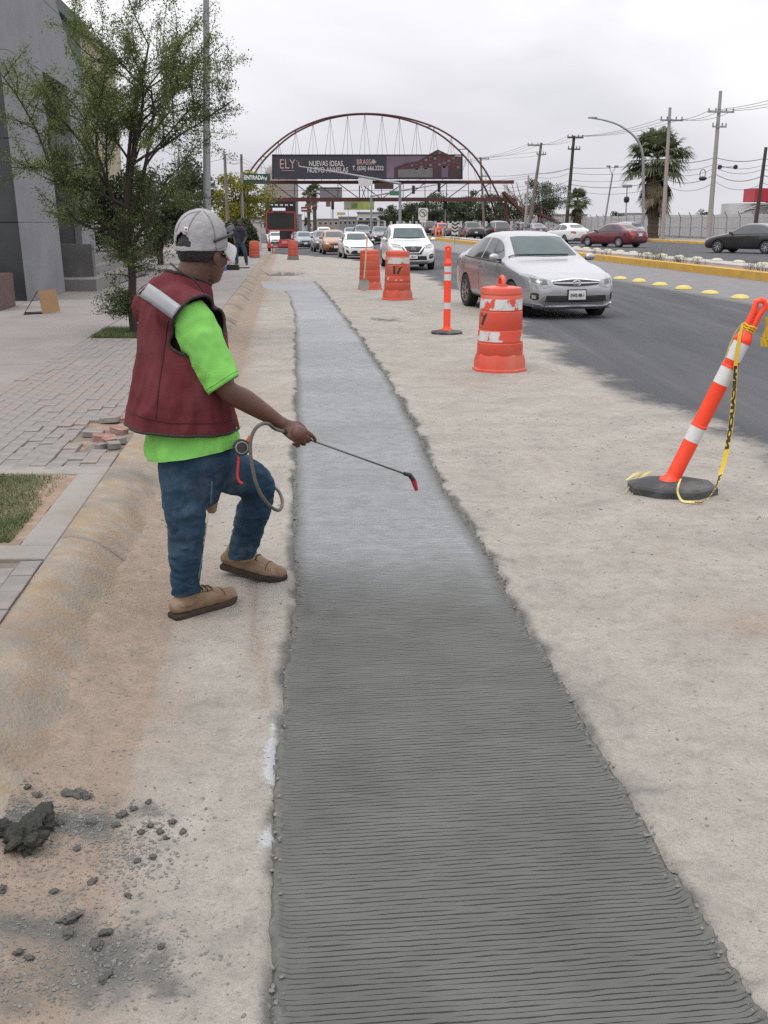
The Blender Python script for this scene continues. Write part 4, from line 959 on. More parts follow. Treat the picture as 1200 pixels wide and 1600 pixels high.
        for sg in (1, -1):
            hl = fr([(sg * .47, .615), (sg * .6, .60), (sg * .78, .645)], [(sg * .45, .655), (sg * .6, .675), (sg * .80, .715)], 'headlamp', lampd, .008, 5, 12)
            fr([(sg * .52, .625), (sg * .70, .64)], [(sg * .52, .648), (sg * .70, .668)], 'lamp_strip', lampm, .013, 3, 8, hl)
            fr([(sg * .60, .33), (sg * .68, .33), (sg * .76, .38)], [(sg * .66, .46), (sg * .70, .50), (sg * .77, .52)], 'air_inlet', blackm, .006, 5, 8)
        fr([(-.46, .615), (0, .605), (.46, .615)], [(-.45, .655), (0, .658), (.45, .655)], 'grille', blackm, .006, 4, 14)
        fr([(-.55, .30), (0, .29), (.55, .30)], [(-.42, .46), (0, .48), (.42, .46)], 'lower_grille', blackm, .006, 5, 14)
        fr([(-.55, .245), (0, .24), (.55, .245)], [(-.55, .27), (0, .265), (.55, .27)], 'skid_trim', chromem, .012, 3, 12)
    elif nose == 'plain':
        k = zt_n / .66
        for sg in (1, -1):
            fr([(sg * .46, .60 * k), (sg * .6, .59 * k), (sg * .76, .63 * k)], [(sg * .46, .66 * k), (sg * .6, .695 * k), (sg * .78, .735 * k)], 'headlamp', lampmat or lampm, .008, 5, 10)
            fr([(sg * .60, .34 * k), (sg * .70, .36 * k)], [(sg * .60, .42 * k), (sg * .70, .44 * k)], 'fog_lamp', lampd, .008, 4, 6)
        fr([(-.36, .56 * k), (0, .55 * k), (.36, .56 * k)], [(-.40, .645 * k), (0, .66 * k), (.40, .645 * k)], 'grille', blackm, .006, 4, 12)
        fr([(-.50, .30 * k), (0, .29 * k), (.50, .30 * k)], [(-.48, .42 * k), (0, .42 * k), (.48, .42 * k)], 'lower_grille', blackm, .006, 4, 12)
    zp = {'corolla': .437, 'xtrail': .52, 'kia': .42}.get(nose, .46 * zt_n / .66)
    pf = fr([(-.155, zp - .075), (.155, zp - .075)], [(-.155, zp + .075), (.155, zp + .075)], 'number_plate', platem, .030, 3, 6)
    if plate:
        fr([(-.172, zp - .092), (.172, zp - .092)], [(-.172, zp + .092), (.172, zp + .092)], 'plate_frame', blackm, .024, 3, 6, pf)
        h = bv.ray_cast(Vector((-3, 0, zp)), Vector((1, 0, 0)))[0]
        lo = link('plate_number', text_mesh(plate, .078, .001, bold=.0012, sx=.80), inkm, pf)
        lo.matrix_local = Matrix.Translation((h.x - .038, 0, zp - .006)) @ Matrix(((0, 0, -1, 0), (-1, 0, 0, 0), (0, 1, 0, 0), (0, 0, 0, 1)))
    # tail
    if tails:
        def re(a, b2, nm, m_, off=.006, rows_=4, cols=10, par=None): return add(proj(bv, a, b2, '-x', rows_, cols, off), nm, m_, par)
        ztl = min(c['top'][-3][1], 1.0); k = ztl / 1.06
        for sg in (1, -1):
            if kind == 'suv' or kind == 'hatch': re([(sg * .62, .72), (sg * .78, .74)], [(sg * .62, 1.02), (sg * .78, 1.05)], 'tail_lamp', tailm)
            elif kind == 'pickup': re([(sg * .80, .75), (sg * .90, .75)], [(sg * .80, 1.06), (sg * .90, 1.06)], 'tail_lamp', tailm)
            else: re([(sg * .44, .78 * k), (sg * .60, .76 * k), (sg * .77, .80 * k)], [(sg * .44, .90 * k), (sg * .60, .95 * k), (sg * .79, .97 * k)], 'tail_lamp', tailm)
        zr = .80 * k if kind == 'sedan' else .70
        re([(-.155, zr - .07), (.155, zr - .07)], [(-.155, zr + .07), (.155, zr + .07)], 'number_plate', platem, .012)
        re([(-.55, .30), (.55, .30)], [(-.60, .42), (.60, .42)], 'rear_valance', blackm, .006)
        if kind == 'sedan': re([(-.26, .90 * k), (.26, .90 * k)], [(-.26, .925 * k), (.26, .925 * k)], 'boot_trim', chromem, .010)
    if detail > 1:
        for s_ in (-.12, .42):       # wipers rest along the foot of the windscreen
            pts = []
            for k in range(9):
                yv = s_ + (k / 8 - .5) * .62; h = bv.ray_cast(Vector((wx0 + .055 + .05 * abs(yv) ** 1.5, yv, 4)), Vector((0, 0, -1)))[0]; pts.append(h + Vector((-.004, 0, .016)))
            add(MB().tube(pts, .009, 5), 'wiper', blackm)
    if roofbars:
        for s_ in (-1, 1):
            pts = [bv.ray_cast(Vector((x, s_ * W * .62, 4)), Vector((0, 0, -1)))[0] + Vector((0, 0, .03 if 2.2 < x < 3.8 else 0)) for x in (2.1, 2.3, 2.9, 3.5, 3.85, 4.0)]
            add(MB().tube(pts, .017, 6), 'roof_rail', chromem)
    return t, bv
def wheel_pos(t_y_x, heading, kind, s, which):
    """origin of a car (its front bumper middle) from where one tyre stands"""
    c = CARS[kind]; f = Vector((heading[0], heading[1], 0)).normalized(); r = Vector((f.y, -f.x, 0))
    wx = c['wb'][0 if which[0] == 'f' else 1]; sd = 1 if which[1] == 'r' else -1
    return Vector(t_y_x) + f * (wx * s) - r * (sd * (c['W'] - .11) * s)
silver = mat('silver_paint', (.36, .36, .38), .27, .60, .05, 2, coat=.7, dirt=(.30, .295, .29), dscale=2, damt=.4)
white = paint('white_car_paint', (.66, .66, .66)); white2 = paint('white_car_paint_b', (.62, .63, .64))
black = paint('black_car_paint', (.014, .014, .016), .2); maroon = paint('maroon_car_paint', (.115, .010, .020), .2)
orange = paint('orange_brown_paint', (.26, .09, .022), .25); grey = paint('grey_blue_paint', (.11, .135, .16), .25)
dark = paint('dark_grey_paint', (.035, .037, .04), .22); redc = paint('red_car_paint', (.40, .015, .015), .22)

def street_head(turn=0.0, sgn=-1):
    a = turn; d = Vector((-SL, 1, 0)).normalized() * sgn
    return (d.x * math.cos(a) - d.y * math.sin(a), d.x * math.sin(a) + d.y * math.cos(a))
# silver saloon in the near lane: rear tyre stands at photo pixel (732, 478)
h = (math.sin(R(13.5)), -math.cos(R(13.5)))
s_ = 1.03
q = wheel_pos(G(733, 478), h, 'sedan', s_, 'rr')
make_car('sedan', 'sedan', silver, 'silver sedan with dark sporty grille driving beside the near orange drum', q, h, None, 'corolla', s_, 2, 'EWS-98-1')
def car_at(px, py, heading, kind, s, off=.5):
    """front bumper middle straight above pixel (px, py) on the road"""
    return G(px, py)
h = (math.sin(R(5.5)), -math.cos(R(5.5)))
make_car('sport_utility_vehicle', 'suv', white, 'white sport utility vehicle with black grille behind the drum marked 17', G(646, 423), h, None, 'xtrail', 1.03, 2, 'EJC-41', roofbars=True, cat='car')
h = street_head(R(3))
make_car('sedan', 'sedan', white2, 'white sedan with thin dark headlamps following the white sport utility vehicle', G(563, 405), h, None, 'kia', 1.0, 2, None)
make_car('hatchback', 'hatch', orange, 'orange brown small car behind the white sedan with thin headlamps', G(526, 398), street_head(R(3)), None, 'plain', 1.05, 1, None)
make_car('hatchback', 'hatch', dark, 'dark grey small car queued behind the orange brown car', G(509, 394), street_head(R(3)), None, 'plain', 1.05, 1)
make_car('hatchback', 'hatch', grey, 'grey blue hatchback with silver grille passing the red sign trailer', G(478, 389), street_head(R(4)), None, 'plain', 1.0, 1, None, lampmat=lampm)
make_car('sedan', 'sedan', white2, 'white sedan between the grey blue hatchback and the dark small car', G(496, 387), street_head(R(3)), None, 'plain', 1.0, 1)
make_car('van', 'suv', white, 'tall white van in the queue behind the grey blue hatchback', ST(4.6, 118), street_head(), None, 'plain', 1.05, 0, sz=(1, 1, 1.12), cat='van')
for i, (t_, y_, k, pm, lb) in enumerate([
    (-.9, 118, 'sedan', white2, 'white sedan waiting in the kerb lane beyond the red sign trailer'),
    (-1.1, 128, 'suv', white, 'white sport utility vehicle behind the sedan in the kerb lane'),
    (-.9, 140, 'sedan', grey, 'blue grey sedan third in the kerb lane queue'),
    (2.2, 112, 'sedan', white2, 'small white sedan seen under the frame of the red sign trailer'),
    (5.0, 132, 'suv', dark, 'dark sport utility vehicle far back in the middle queue'),
    (8.0, 105, 'suv', dark, 'dark sport utility vehicle beyond the traffic signal pole'),
    (7.8, 122, 'sedan', silver, 'silver sedan in the inner lane far down the queue'),
    (8.6, 92, 'sedan', black, 'black sedan half hidden by the white sport utility vehicle'),
    (2.0, 152, 'sedan', black, 'black sedan under the footbridge'),
    (5.2, 160, 'sedan', white, 'white sedan beyond the footbridge')]):
    make_car('sedan' if k == 'sedan' else 'sport_utility_vehicle', k, pm, lb, ST(t_, y_), street_head(), 'cars queued far down the street', 'plain', 1.0, 0)
# opposite carriageway, seen from behind (they drive away, along +street)
def away(px, py, kind, pm, lb, turn=0.0, s=1.0, nm='sedan', detail=1, sp=5, grp='cars on the far carriageway', sz=(1, 1, 1)):
    d = street_head(turn, 1); c = CARS[kind]; q = G(px, py)          # pixel under the rear bumper middle
    q = q + Vector((d[0], d[1], 0)) * c['L'] * s
    q.z = zt(q.x, q.y); return make_car(nm, kind, pm, lb, q, d, grp, 'plain', s, detail, None, sp, sz=sz)
away(1000, 387, 'sedan', maroon, 'maroon sedan driving past the big palm', R(30), 1.06, detail=2, sp=9)
away(908, 381, 'sedan', white, 'white sedan driving past the small palm', R(14), 1.04)
away(1238, 397, 'sedan', black, 'black sedan with red tail lamps beside the far kerb', R(38), 1.06, detail=2, sp=7)
away(998, 377, 'suv', silver, 'silver grey sport utility vehicle half hidden behind the maroon sedan', R(20), .95, nm='sport_utility_vehicle')
away(744, 374, 'pickup', black, 'black pickup truck near the chevron sign', R(2), .92, nm='pickup_truck')
away(785, 374, 'suv', dark, 'dark sport utility vehicle below the footbridge stairs', R(4), 1.0, nm='sport_utility_vehicle')
away(712, 371, 'sedan', dark, 'dark sedan waiting ahead of the black pickup truck', R(2))
away(692, 369, 'hatch', redc, 'red hatchback beside the chevron sign', R(2), nm='hatchback')
away(672, 367, 'suv', black, 'black sport utility vehicle beyond the no left turn sign', R(2), nm='sport_utility_vehicle')
away(845, 371, 'sedan', grey, 'blue grey sedan behind the roof of the silver sedan', R(4))
away(822, 369, 'suv', black, 'low black vehicle roof beyond the silver sedan', R(4), nm='sport_utility_vehicle', s=.9)
# ============================================================ site equipment
def peel_mat(name, c_on, c_off, scale, thr, seed):
    """worn sheeting: the sticker colour where it still clings, the plastic where it has peeled off"""
    m = bpy.data.materials.new(name); m.use_nodes = True; t = m.node_tree; b = t.nodes['Principled BSDF']; b.inputs['Roughness'].default_value = .5
    tc = t.nodes.new('ShaderNodeTexCoord'); mp = t.nodes.new('ShaderNodeMapping'); mp.inputs['Location'].default_value = (seed, seed * .7, seed * .3); mp.inputs['Scale'].default_value = (1, 1, .8)
    n = t.nodes.new('ShaderNodeTexNoise'); n.inputs['Scale'].default_value = scale; n.inputs['Detail'].default_value = 3; n.inputs['Roughness'].default_value = .45
    t.links.new(tc.outputs['Object'], mp.inputs[0]); t.links.new(mp.outputs[0], n.inputs['Vector'])
    r = t.nodes.new('ShaderNodeValToRGB'); r.color_ramp.interpolation = 'LINEAR'; e = r.color_ramp.elements
    e[0].position = thr - .008; e[0].color = (*lin(c_off), 1); e[1].position = thr; e[1].color = (*[v * .8 for v in lin(c_on)], 1); e.new(thr + .08).color = (*lin(c_on), 1)
    t.links.new(n.outputs[0], r.inputs[0]); t.links.new(r.outputs[0], b.inputs['Base Color']); return m
OR1 = (.58, .072, .038); OR2 = (.55, .085, .045)
orange1 = mat('orange_plastic', OR1, .5, 0, .08, 3, .12, 30, dirt=(.42, .15, .10), dscale=2.5, damt=.6)
orange2 = mat('faded_orange_plastic', OR2, .65, 0, .12, 3, .2, 30, dirt=(.34, .14, .10), dscale=3, damt=.8)
orange3 = mat('muddy_orange_plastic', (.46, .085, .055), .8, 0, .15, 3, .25, 30, dirt=(.22, .17, .14), dscale=2.2, damt=.95)
orangep = mat('fluorescent_orange', (.85, .060, .020), .42, 0, .05, 4)
sheet = mat('reflective_sheet', (.56, .56, .55), .45, 0, .08, 6, dirt=(.42, .41, .38), dscale=5, damt=.5)
rubber = mat('black_rubber', (.035, .036, .037), .8, 0, .25, 6, .4, 60, dirt=(.13, .125, .115), dscale=4, damt=.75)
spraym = mat('black_spray', (.02, .018, .018), .7, 0, .2)
def wrap(me, r_of_z, ang, z0, off=.002):
    """bend flat text (x right, y up) round an upright body"""
    a = coords(me); out = a.copy()
    for i, (x, y_, z_) in enumerate(a):
        z = z0 + y_; r = r_of_z(z) + off + (.001 if z_ > 0 else -.001); th = ang + x / r; out[i] = (r * math.cos(th), r * math.sin(th), z)
    set_coords(me, out); return me
DPROF = [(.255, .19), (.262, .20), (.262, .318), (.254, .326), (.254, .332), (.258, .338), (.252, .462), (.246, .468), (.246, .474), (.250, .480), (.243, .672), (.237, .678), (.237, .684), (.241, .690), (.234, .852), (.229, .858), (.229, .862), (.234, .868), (.231, .915), (.222, .935), (.14, .950), (.03, .955)]
def drum_r(z): return float(np.interp(z, [p[1] for p in DPROF], [p[0] for p in DPROF]))
def drum(loc, label, m_, bands, rz=0.0, s=1.0, handle=True, number=None, tilt=0.0, base=True):
    t = thing('traffic_drum', label, 'traffic drum', loc, rz, 'orange traffic drums'); t.scale = (s, s, s); t.rotation_euler = (0, tilt, rz)
    MB().lathe(DPROF, 40).build('barrel', m_, t, 40)
    def octo(r, z): return [(r * math.cos(math.pi / 8 + k * math.pi / 4), r * math.sin(math.pi / 8 + k * math.pi / 4), z) for k in range(8)]
    b_ = MB(); rings = [(.315, 0), (.315, .025), (.300, .035), (.295, .12), (.275, .19), (.25, .205)]
    vs = [p for r, z in rings for p in octo(r, z)]; fs = [(i * 8 + k, i * 8 + (k + 1) % 8, (i + 1) * 8 + (k + 1) % 8, (i + 1) * 8 + k) for i in range(len(rings) - 1) for k in range(8)]
    fs += [tuple(range(7, -1, -1)), tuple(40 + k for k in range(8))]
    b_.add(vs, fs).build('base', m_ if base is True else base, t, 30)
    for (z0, z1, bm_) in bands:
        pr = [(drum_r(z) + .0025, z) for z in np.linspace(z0, z1, 4)]
        MB().lathe([(p[0] - .004, p[1]) for p in pr[:1]] + pr + [(p[0] - .004, p[1]) for p in pr[-1:]], 48, cap=False).build('reflective_band', bm_, t, 40)
    if handle:
        h = MB(); pts = [(0, -.085, .93), (0, -.083, .985), (0, -.06, 1.03), (0, -.02, 1.048), (0, .02, 1.048), (0, .06, 1.03), (0, .083, .985), (0, .085, .93)]
        h.tube(crom(pts, 20), [(.022, .026)] * 20, 10, up=Vector((1, 0, 0))); h.box((0, 0, .952), (.09, .20, .03)); h.build('handle', m_, t, 45)
    if number:
        lo = link('painted_number', wrap(text_mesh(number[0], number[1], .001, bold=.006), drum_r, number[2], number[3]), spraym, t)
    return t
c = G(780, 578)
peA = peel_mat('peeled_sheet_upper', (.55, .55, .53), OR1, 9, .46, 2.3); peB = peel_mat('peeled_sheet_lower', (.55, .55, .53), OR1, 7, .54, 5.1)
d0 = drum(c, 'bright orange drum with peeled white bands and loop handle beside the silver sedan', orange1, [(.695, .815, peA), (.345, .458, peB)], 0.15, 1.0, True, None)
me = wrap(text_mesh('7', .17, .001, bold=.010), drum_r, R(-148) - .15, .585); link('painted_number', me, spraym, d0)
peC = peel_mat('peeled_sheet_c', (.52, .50, .46), OR2, 6, .42, 9.0); peD = peel_mat('peeled_sheet_d', (.52, .50, .46), OR2, 7, .66, 4.0)
d1 = drum(G(621, 468), 'faded orange drum painted with the number 17 in black', orange2, [(.70, .82, peC), (.38, .45, peD)], .3, 1.14, False)
link('painted_number', wrap(text_mesh('17', .19, .001, bold=.012), drum_r, R(-95) - .3, .575), spraym, d1)
drum(G(578, 452), 'dull orange drum with a shovel leaning on it', orange2, [(.70, .80, peD)], .9, 1.08, False)
drum(G(398, 408), 'muddy orange drum beside the kerb at the end of the trench', orange3, [(.69, .80, peD)], .2, 1.08, False, None, 0, mat('muddy_base', (.17, .14, .12), .95, var=.3))
drum(G(458, 406), 'muddy orange drum in front of the grey blue hatchback', orange3, [(.69, .80, peD)], 1.2, 1.08, True, None, .03, mat('muddy_base', (.17, .14, .12), .95, var=.3))
# shovel
woodm = mat('shovel_wood', (.42, .29, .16), .7, 0, .2, 4, .2, 30); steelm = mat('cement_steel', (.30, .29, .27), .7, .3, .2, 8, .3, 60)
base = G(570, 455); base.y -= .35; base = G(569, 456)
sh = thing('shovel', 'wooden handled shovel with cement crusted blade leaning on the dull orange drum', 'shovel', base)
tip = P(574, 368, base.y + .42) - base
MB().tube([Vector((.0, .03, .32)), (Vector((.0, .03, .32)) + tip) / 2, tip], .021, 8).build('handle', woodm, sh, 60)
bl = []; 
for i in range(7):
    z = .02 + i * .05; w_ = [.05, .10, .125, .13, .13, .125, .05][i]
    bl.append([Vector((x * w_, .02 * (1 - x * x) + .004 * i, z)) for x in (-1, -.5, 0, .5, 1)])
vs = [p for r in bl for p in r] + [p + Vector((0, .004, 0)) for r in bl for p in r]; fs = []
for i in range(6):
    for k in range(4): a = i * 5 + k; fs += [(a, a + 1, a + 6, a + 5), (a + 35, a + 40, a + 41, a + 36)]
rim = [0, 1, 2, 3, 4, 9, 14, 19, 24, 29, 34, 33, 32, 31, 30, 25, 20, 15, 10, 5]
fs += [(rim[i], rim[i] + 35, rim[(i + 1) % 20] + 35, rim[(i + 1) % 20]) for i in range(20)]
MB().add(vs, fs).build('blade', steelm, sh, 50)
# delineator posts
def delineator(loc, label, tilt, bands, r, ln, basemesh):
    t = thing('delineator_post', label, 'delineator', loc, 0, 'orange delineator posts')
    basemesh.build('base', rubber, t, 35)
    M = Matrix.Rotation(tilt[0], 4, 'Y') @ Matrix.Rotation(tilt[1], 4, 'X')
    def T(mb): mb.v = [tuple((M @ Vector(v)) + Vector((tilt[2], tilt[3], .05))) for v in mb.v]; return mb
    T(MB().lathe([(r * 1.55, .0), (r * 1.5, .02), (r * 1.08, .045), (r * 1.02, .07), (r, ln * .78), (r * 1.1, ln * .785), (r * 1.12, ln * .80), (r * 1.02, ln * .815), (r * .85, ln * .83), (r * .62, ln * .855)], 24)).build('post', orangep, t, 40)
    for z0, z1 in bands:
        p_ = [(r * .98, z0 * ln), (r * 1.035, z0 * ln), (r * 1.035, z1 * ln), (r * .98, z1 * ln)]
        T(MB().lathe(p_, 28, cap=False)).build('reflective_band', sheet, t, 40)
        for z_ in (z1,):
            T(MB().lathe([(r * 1.0, z_ * ln - .004), (r * 1.10, z_ * ln), (r * 1.10, z_ * ln + .012), (r * 1.0, z_ * ln + .016)], 28, cap=False)).build('rib', orangep, t, 40)
    h = MB(); a, b_ = ln * .85, ln
    pts = [(-r * .45, 0, a), (-r * .42, 0, a + (b_ - a) * .6), (-r * .70, 0, b_ - .02), (-r * .2, 0, b_), (r * .2, 0, b_), (r * .70, 0, b_ - .02), (r * .42, 0, a + (b_ - a) * .6), (r * .45, 0, a)]
    h.tube(pts, [(r * .42, r * .34)] * 8, 8, up=Vector((0, 1, 0))); T(h).build('handle', orangep, t, 50)
    return t, (lambda v: t.matrix_basis @ ((M @ Vector(v)) + Vector((tilt[2], tilt[3], .05))))
def hexbase(rx, ry_, hgt):
    b_ = MB(); vs = []
    for s_, z in ((1, 0), (1, hgt * .55), (.94, hgt * .75), (.55, hgt), (.3, hgt * 1.05)):
        for k in range(8): a = math.pi / 8 + k * math.pi / 4; vs.append((rx * s_ * math.cos(a) / math.cos(math.pi / 8) , ry_ * s_ * math.sin(a) / math.cos(math.pi / 8), z))
    fs = [(i * 8 + k, i * 8 + (k + 1) % 8, (i + 1) * 8 + (k + 1) % 8, (i + 1) * 8 + k) for i in range(4) for k in range(8)] + [tuple(range(7, -1, -1)), tuple(32 + k for k in range(8))]
    return b_.add(vs, fs)
delineator(G(698, 521), 'upright orange delineator post with white bands between two drums', (0.0, 0.0, 0, 0), [(.60, .68), (.70, .77), (.26, .34)], .053, 1.25, hexbase(.235, .24, .05))
c = G(1050, 768)
top = P(1192, 470, c.y - .06); v = top - (c + Vector((-.02, 0, .05))); ln = v.length
ta = math.atan2(v.x, v.z); tb = -math.asin(max(-1, min(1, v.y / ln)))
post, PT_ = delineator(c, 'leaning orange delineator post hung with yellow tape on the asphalt edge', (ta, tb, -.02, 0), [(.56, .65), (.69, .785), (.245, .325)], .047, ln, hexbase(.265, .20, .075))
# caution tape
tapem = mat('caution_tape_yellow', (.62, .42, .03), .4, 0, .12, 10); tapek = mat('tape_lettering', (.02, .02, .02), .5)
tapd = mat('faded_tape', (.55, .46, .16), .5, 0, .15, 12)
def ribbon_mesh(path, widths, normals, n=60, thick=.0006):
    p = crom([tuple(q) for q in path], n); wv = crom([tuple(q) for q in normals], n); ww = np.interp(np.linspace(0, 1, n), np.linspace(0, 1, len(widths)), widths)
    vs = []; fs = []
    for i in range(n):
        a = Vector(p[i]); s_ = Vector(wv[i]).normalized() * ww[i]; d = Vector(p[min(i + 1, n - 1)]) - Vector(p[max(i - 1, 0)]); nn = d.cross(s_).normalized() * thick
        vs += [a - s_ + nn, a + s_ + nn, a + s_ - nn, a - s_ - nn]
    for i in range(n - 1):
        for k in range(4): fs.append((i * 4 + k, i * 4 + (k + 1) % 4, (i + 1) * 4 + (k + 1) % 4, (i + 1) * 4 + k))
    return MB().add(vs, fs), p, wv, ww
Yp = c.y - .10
main = [P(px, py, Yp + dy) for px, py, dy in ((1160, 505, .02), (1155, 530, 0), (1150, 565, -.01), (1147, 610, -.02), (1143, 655, -.03), (1136, 700, -.06), (1127, 738, -.10), (1115, 768, -.16), (1098, 787, -.20), (1080, 793, -.20))]
for q in main: q.z = max(q.z, .012)
side = [Vector((1, .1, .1)), Vector((1, .2, 0)), Vector((1, .1, .05)), Vector((1, 0, .05)), Vector((1, 0, .1)), Vector((1, 0, .2)), Vector((.9, 0, .4)), Vector((.8, .3, .6)), Vector((.5, .6, .5)), Vector((.3, .8, .3))]
tape = thing('caution_tape', 'yellow tape with black lettering hanging from the leaning delineator post', 'caution tape', (0, 0, 0))
mb, pth, wv, ww = ribbon_mesh(main, [.006, .011, .013, .014, .015, .016, .015, .012, .010, .009], side, 80)
mb.build('strip', tapem, tape, 60)
def text_on(body, size, s0, s1, par):
    me = text_mesh(body, size, .0006, 'LEFT', .0022); a = coords(me); x0, x1 = a[:, 0].min(), a[:, 0].max(); out = a.copy()
    for i, (x, y_, z_) in enumerate(a):
        q = (s0 + (x - x0) / (x1 - x0) * (s1 - s0)) * 79; k = min(int(q), 78); f_ = q - k
        p = Vector(pth[k]).lerp(Vector(pth[k + 1]), f_); sd_ = Vector(wv[k]).lerp(Vector(wv[k + 1]), f_).normalized(); d = Vector(pth[k + 1]) - Vector(pth[k]); nn = sd_.cross(d).normalized()
        if nn.y > 0: nn = -nn
        out[i] = p + sd_ * (-y_) * 1.0 * (ww[k] / .015) + nn * (.0018 + (.0004 if z_ > 0 else 0))
    set_coords(me, out); link('lettering', me, tapek, par)
text_on('PRECAUCION', .030, .24, .56, tape); text_on('PRECA', .028, .68, .80, tape); text_on('UCION', .024, .85, .97, tape)
loop = [P(px, py, Yp + dy) for px, py, dy in ((1080, 793, -.20), (1066, 783, -.17), (1059, 770, -.14), (1060, 758, -.12), (1064, 748, -.06))]
for q in loop: q.z = max(q.z, .012)
ribbon_mesh(loop, [.009, .008, .006, .006, .005], [Vector((.4, .6, .5)), Vector((.8, .3, .5)), Vector((1, 0, .2)), Vector((1, 0, 0)), Vector((1, 0, 0))], 24)[0].build('tail', tapd, tape, 60)
s2 = [P(px, py, Yp + .02) for px, py in ((1162, 503), (1152, 515), (1142, 535), (1134, 558), (1130, 566))]
ribbon_mesh(s2, [.006, .008, .008, .007, .003], [Vector((.8, .2, .5))] * 5, 24)[0].build('strand', tapd, tape, 60)
# knot round the neck and folded bundle beyond it
kn = MB()
for k in range(3):
    q0 = PT_((0, 0, ln * (.845 + .012 * k))); ax = (PT_((0, 0, 1)) - PT_((0, 0, 0))).normalized(); a_, b2 = frame_of(ax)
    kn.tube([q0 + (a_ * math.cos(2 * math.pi * i / 16) + b2 * math.sin(2 * math.pi * i / 16)) * (.036 + .002 * k) + ax * .004 * math.sin(i * 2.1 + k) for i in range(17)], .006, 5, cap=False)
kn.build('knot', tapem, tape, 60)
bq = P(1198, 518, c.y - .02); bd = MB()
for k in range(4):
    pts = [bq + Vector((.012 * math.sin(i * .9 + k) + .010 * k, -.015 * k, .09 - i * .03)) for i in range(7)]
    bd.v, bd.f = bd.v, bd.f; r_ = ribbon_mesh(pts, [.016, .020, .022, .020, .017], [Vector((1, .4 * k - .6, .1))] * 7, 20, .003)[0]; bd.add(r_.v, r_.f)
bd.build('folded_bundle', tapem, tape, 60)
for i, (p0, p1) in enumerate([((1002, 748), (978, 752)), ((1000, 752), (976, 772)), ((1002, 755), (988, 774)), ((1004, 750), (984, 760)), ((1020, 745), (996, 752))]):
    a, b2 = G(p0[0], p0[1]), G(p1[0], p1[1]); mid = (a + b2) / 2; a.z += .045; mid.z += .035; b2.z += .008
    ribbon_mesh([a, mid, b2], [.006, .010, .009], [Vector((.3, .5, .8)), Vector((0, .8, .6)), Vector((.3, .9, .3))], 14)[0].build('loose_end', tapd, tape, 60)

# ------------------------------------------------------------ message sign trailer
red = mat('trailer_red_paint', (.36, .030, .026), .4, 0, .1, 3, dirt=(.3, .05, .04), dscale=3, damt=.5)
panelm = mat('dark_sign_face', (.015, .015, .016), .35, 0, .2, 3)
c = G(440, 396); vt = thing('sign_trailer', 'red trailer carrying a black message board at the end of the works', 'sign trailer', c, STREET_ANG)
MB().box((0, 0, 2.22), (1.90, .10, 1.12)).build('display_panel', panelm, vt)
for a, b2, nm in (((-1.0, 0, 1.60), (-1.0, 0, 2.84), 'panel_frame'), ((1.0, 0, 1.60), (1.0, 0, 2.84), 'panel_frame'), ((-1.04, 0, 2.83), (1.04, 0, 2.83), 'panel_frame'), ((-1.04, 0, 1.60), (1.04, 0, 1.60), 'panel_frame')):
    MB().bar(a, b2, .09, .14, Vector((0, 1, 0))).build(nm, red, vt)
MB().box((.1, .1, 1.2), (.42, .3, .75)).build('mast', blackm, vt)
bo = MB().box((.25, .0, .72), (.95, .6, .50), taper=.86).build('battery_box', red, vt); MB().box((.25, -.31, .78), (.4, .03, .2)).build('lid', mat('pale_red', (.6, .2, .18), .5), bo)
for x in (-.85, .85): MB().bar((x, 0, .3), (x, 0, 1.6), .09, .09).build('upright', red, vt)
MB().bar((-.95, 0, .42), (1.2, 0, .42), .1, .1).build('axle_beam', red, vt)
for x in (-.62, .52): MB().bar((x, -.15, 0), (x, -.15, .42), .06, .06).build('jack_leg', red, vt)
for x in (-.86, 1.0): w_ = link('wheel', wheel_meshes(.30, 5)[0], None, vt); w_.location = (x, .15, .30); w_.rotation_euler = (0, 0, math.pi / 2); wheel_meshes(.30, 5)[0].materials.clear(); wheel_meshes(.30, 5)[0].materials.append(tyrem)
MB().box((-.86, -.1, .55), (.32, .5, .30), taper=.8).build('mudguard', red, vt); MB().box((1.0, -.1, .55), (.32, .5, .30), taper=.8).build('mudguard', red, vt)
sp_ = MB().box((0, 0, 0), (.9, .55, .05), Matrix.Rotation(.35, 3, 'X')).build('solar_panel', mat('solar_cells', (.30, .32, .34), .25), vt); sp_.location = (-.1, 0, 3.0)
MB().bar((-.05, 0, 2.8), (-.05, 0, 2.98), .06, .06).build('solar_post', steelm, vt)
# ============================================================ people
skinm = mat('brown_skin', (.088, .038, .025), .5, 0, .18, 14, .15, 140, spec=.4)
vestm = mat('maroon_vest_cloth', (.098, .019, .024), .85, 0, .18, 9, .25, 160, dirt=(.150, .050, .052), dscale=5, damt=.45, spec=.15)
limem = mat('lime_shirt_cloth', (.185, .47, .100), .85, 0, .08, 7, .2, 200, dirt=(.19, .43, .11), dscale=6, damt=.3, spec=.1)
jeanm = mat('blue_denim', (.024, .050, .082), .9, 0, .45, 7, .3, 260, dirt=(.085, .115, .140), dscale=6, damt=.7, spec=.1)
bootm = mat('dusty_suede', (.205, .140, .090), .9, 0, .22, 9, .35, 120, dirt=(.29, .225, .165), dscale=8, damt=.7, spec=.12)
solem = mat('boot_sole_rubber', (.050, .038, .030), .9, 0, .25, 9, .3, 90, spec=.15)
capm = mat('grey_cap_cloth', (.29, .28, .285), .9, 0, .08, 9, .25, 220, dirt=(.22, .21, .205), dscale=7, damt=.5, spec=.1)
visorm = mat('pale_visor_cloth', (.44, .43, .435), .9, 0, .06, 9, .2, 220, dirt=(.34, .33, .32), dscale=8, damt=.4, spec=.1)
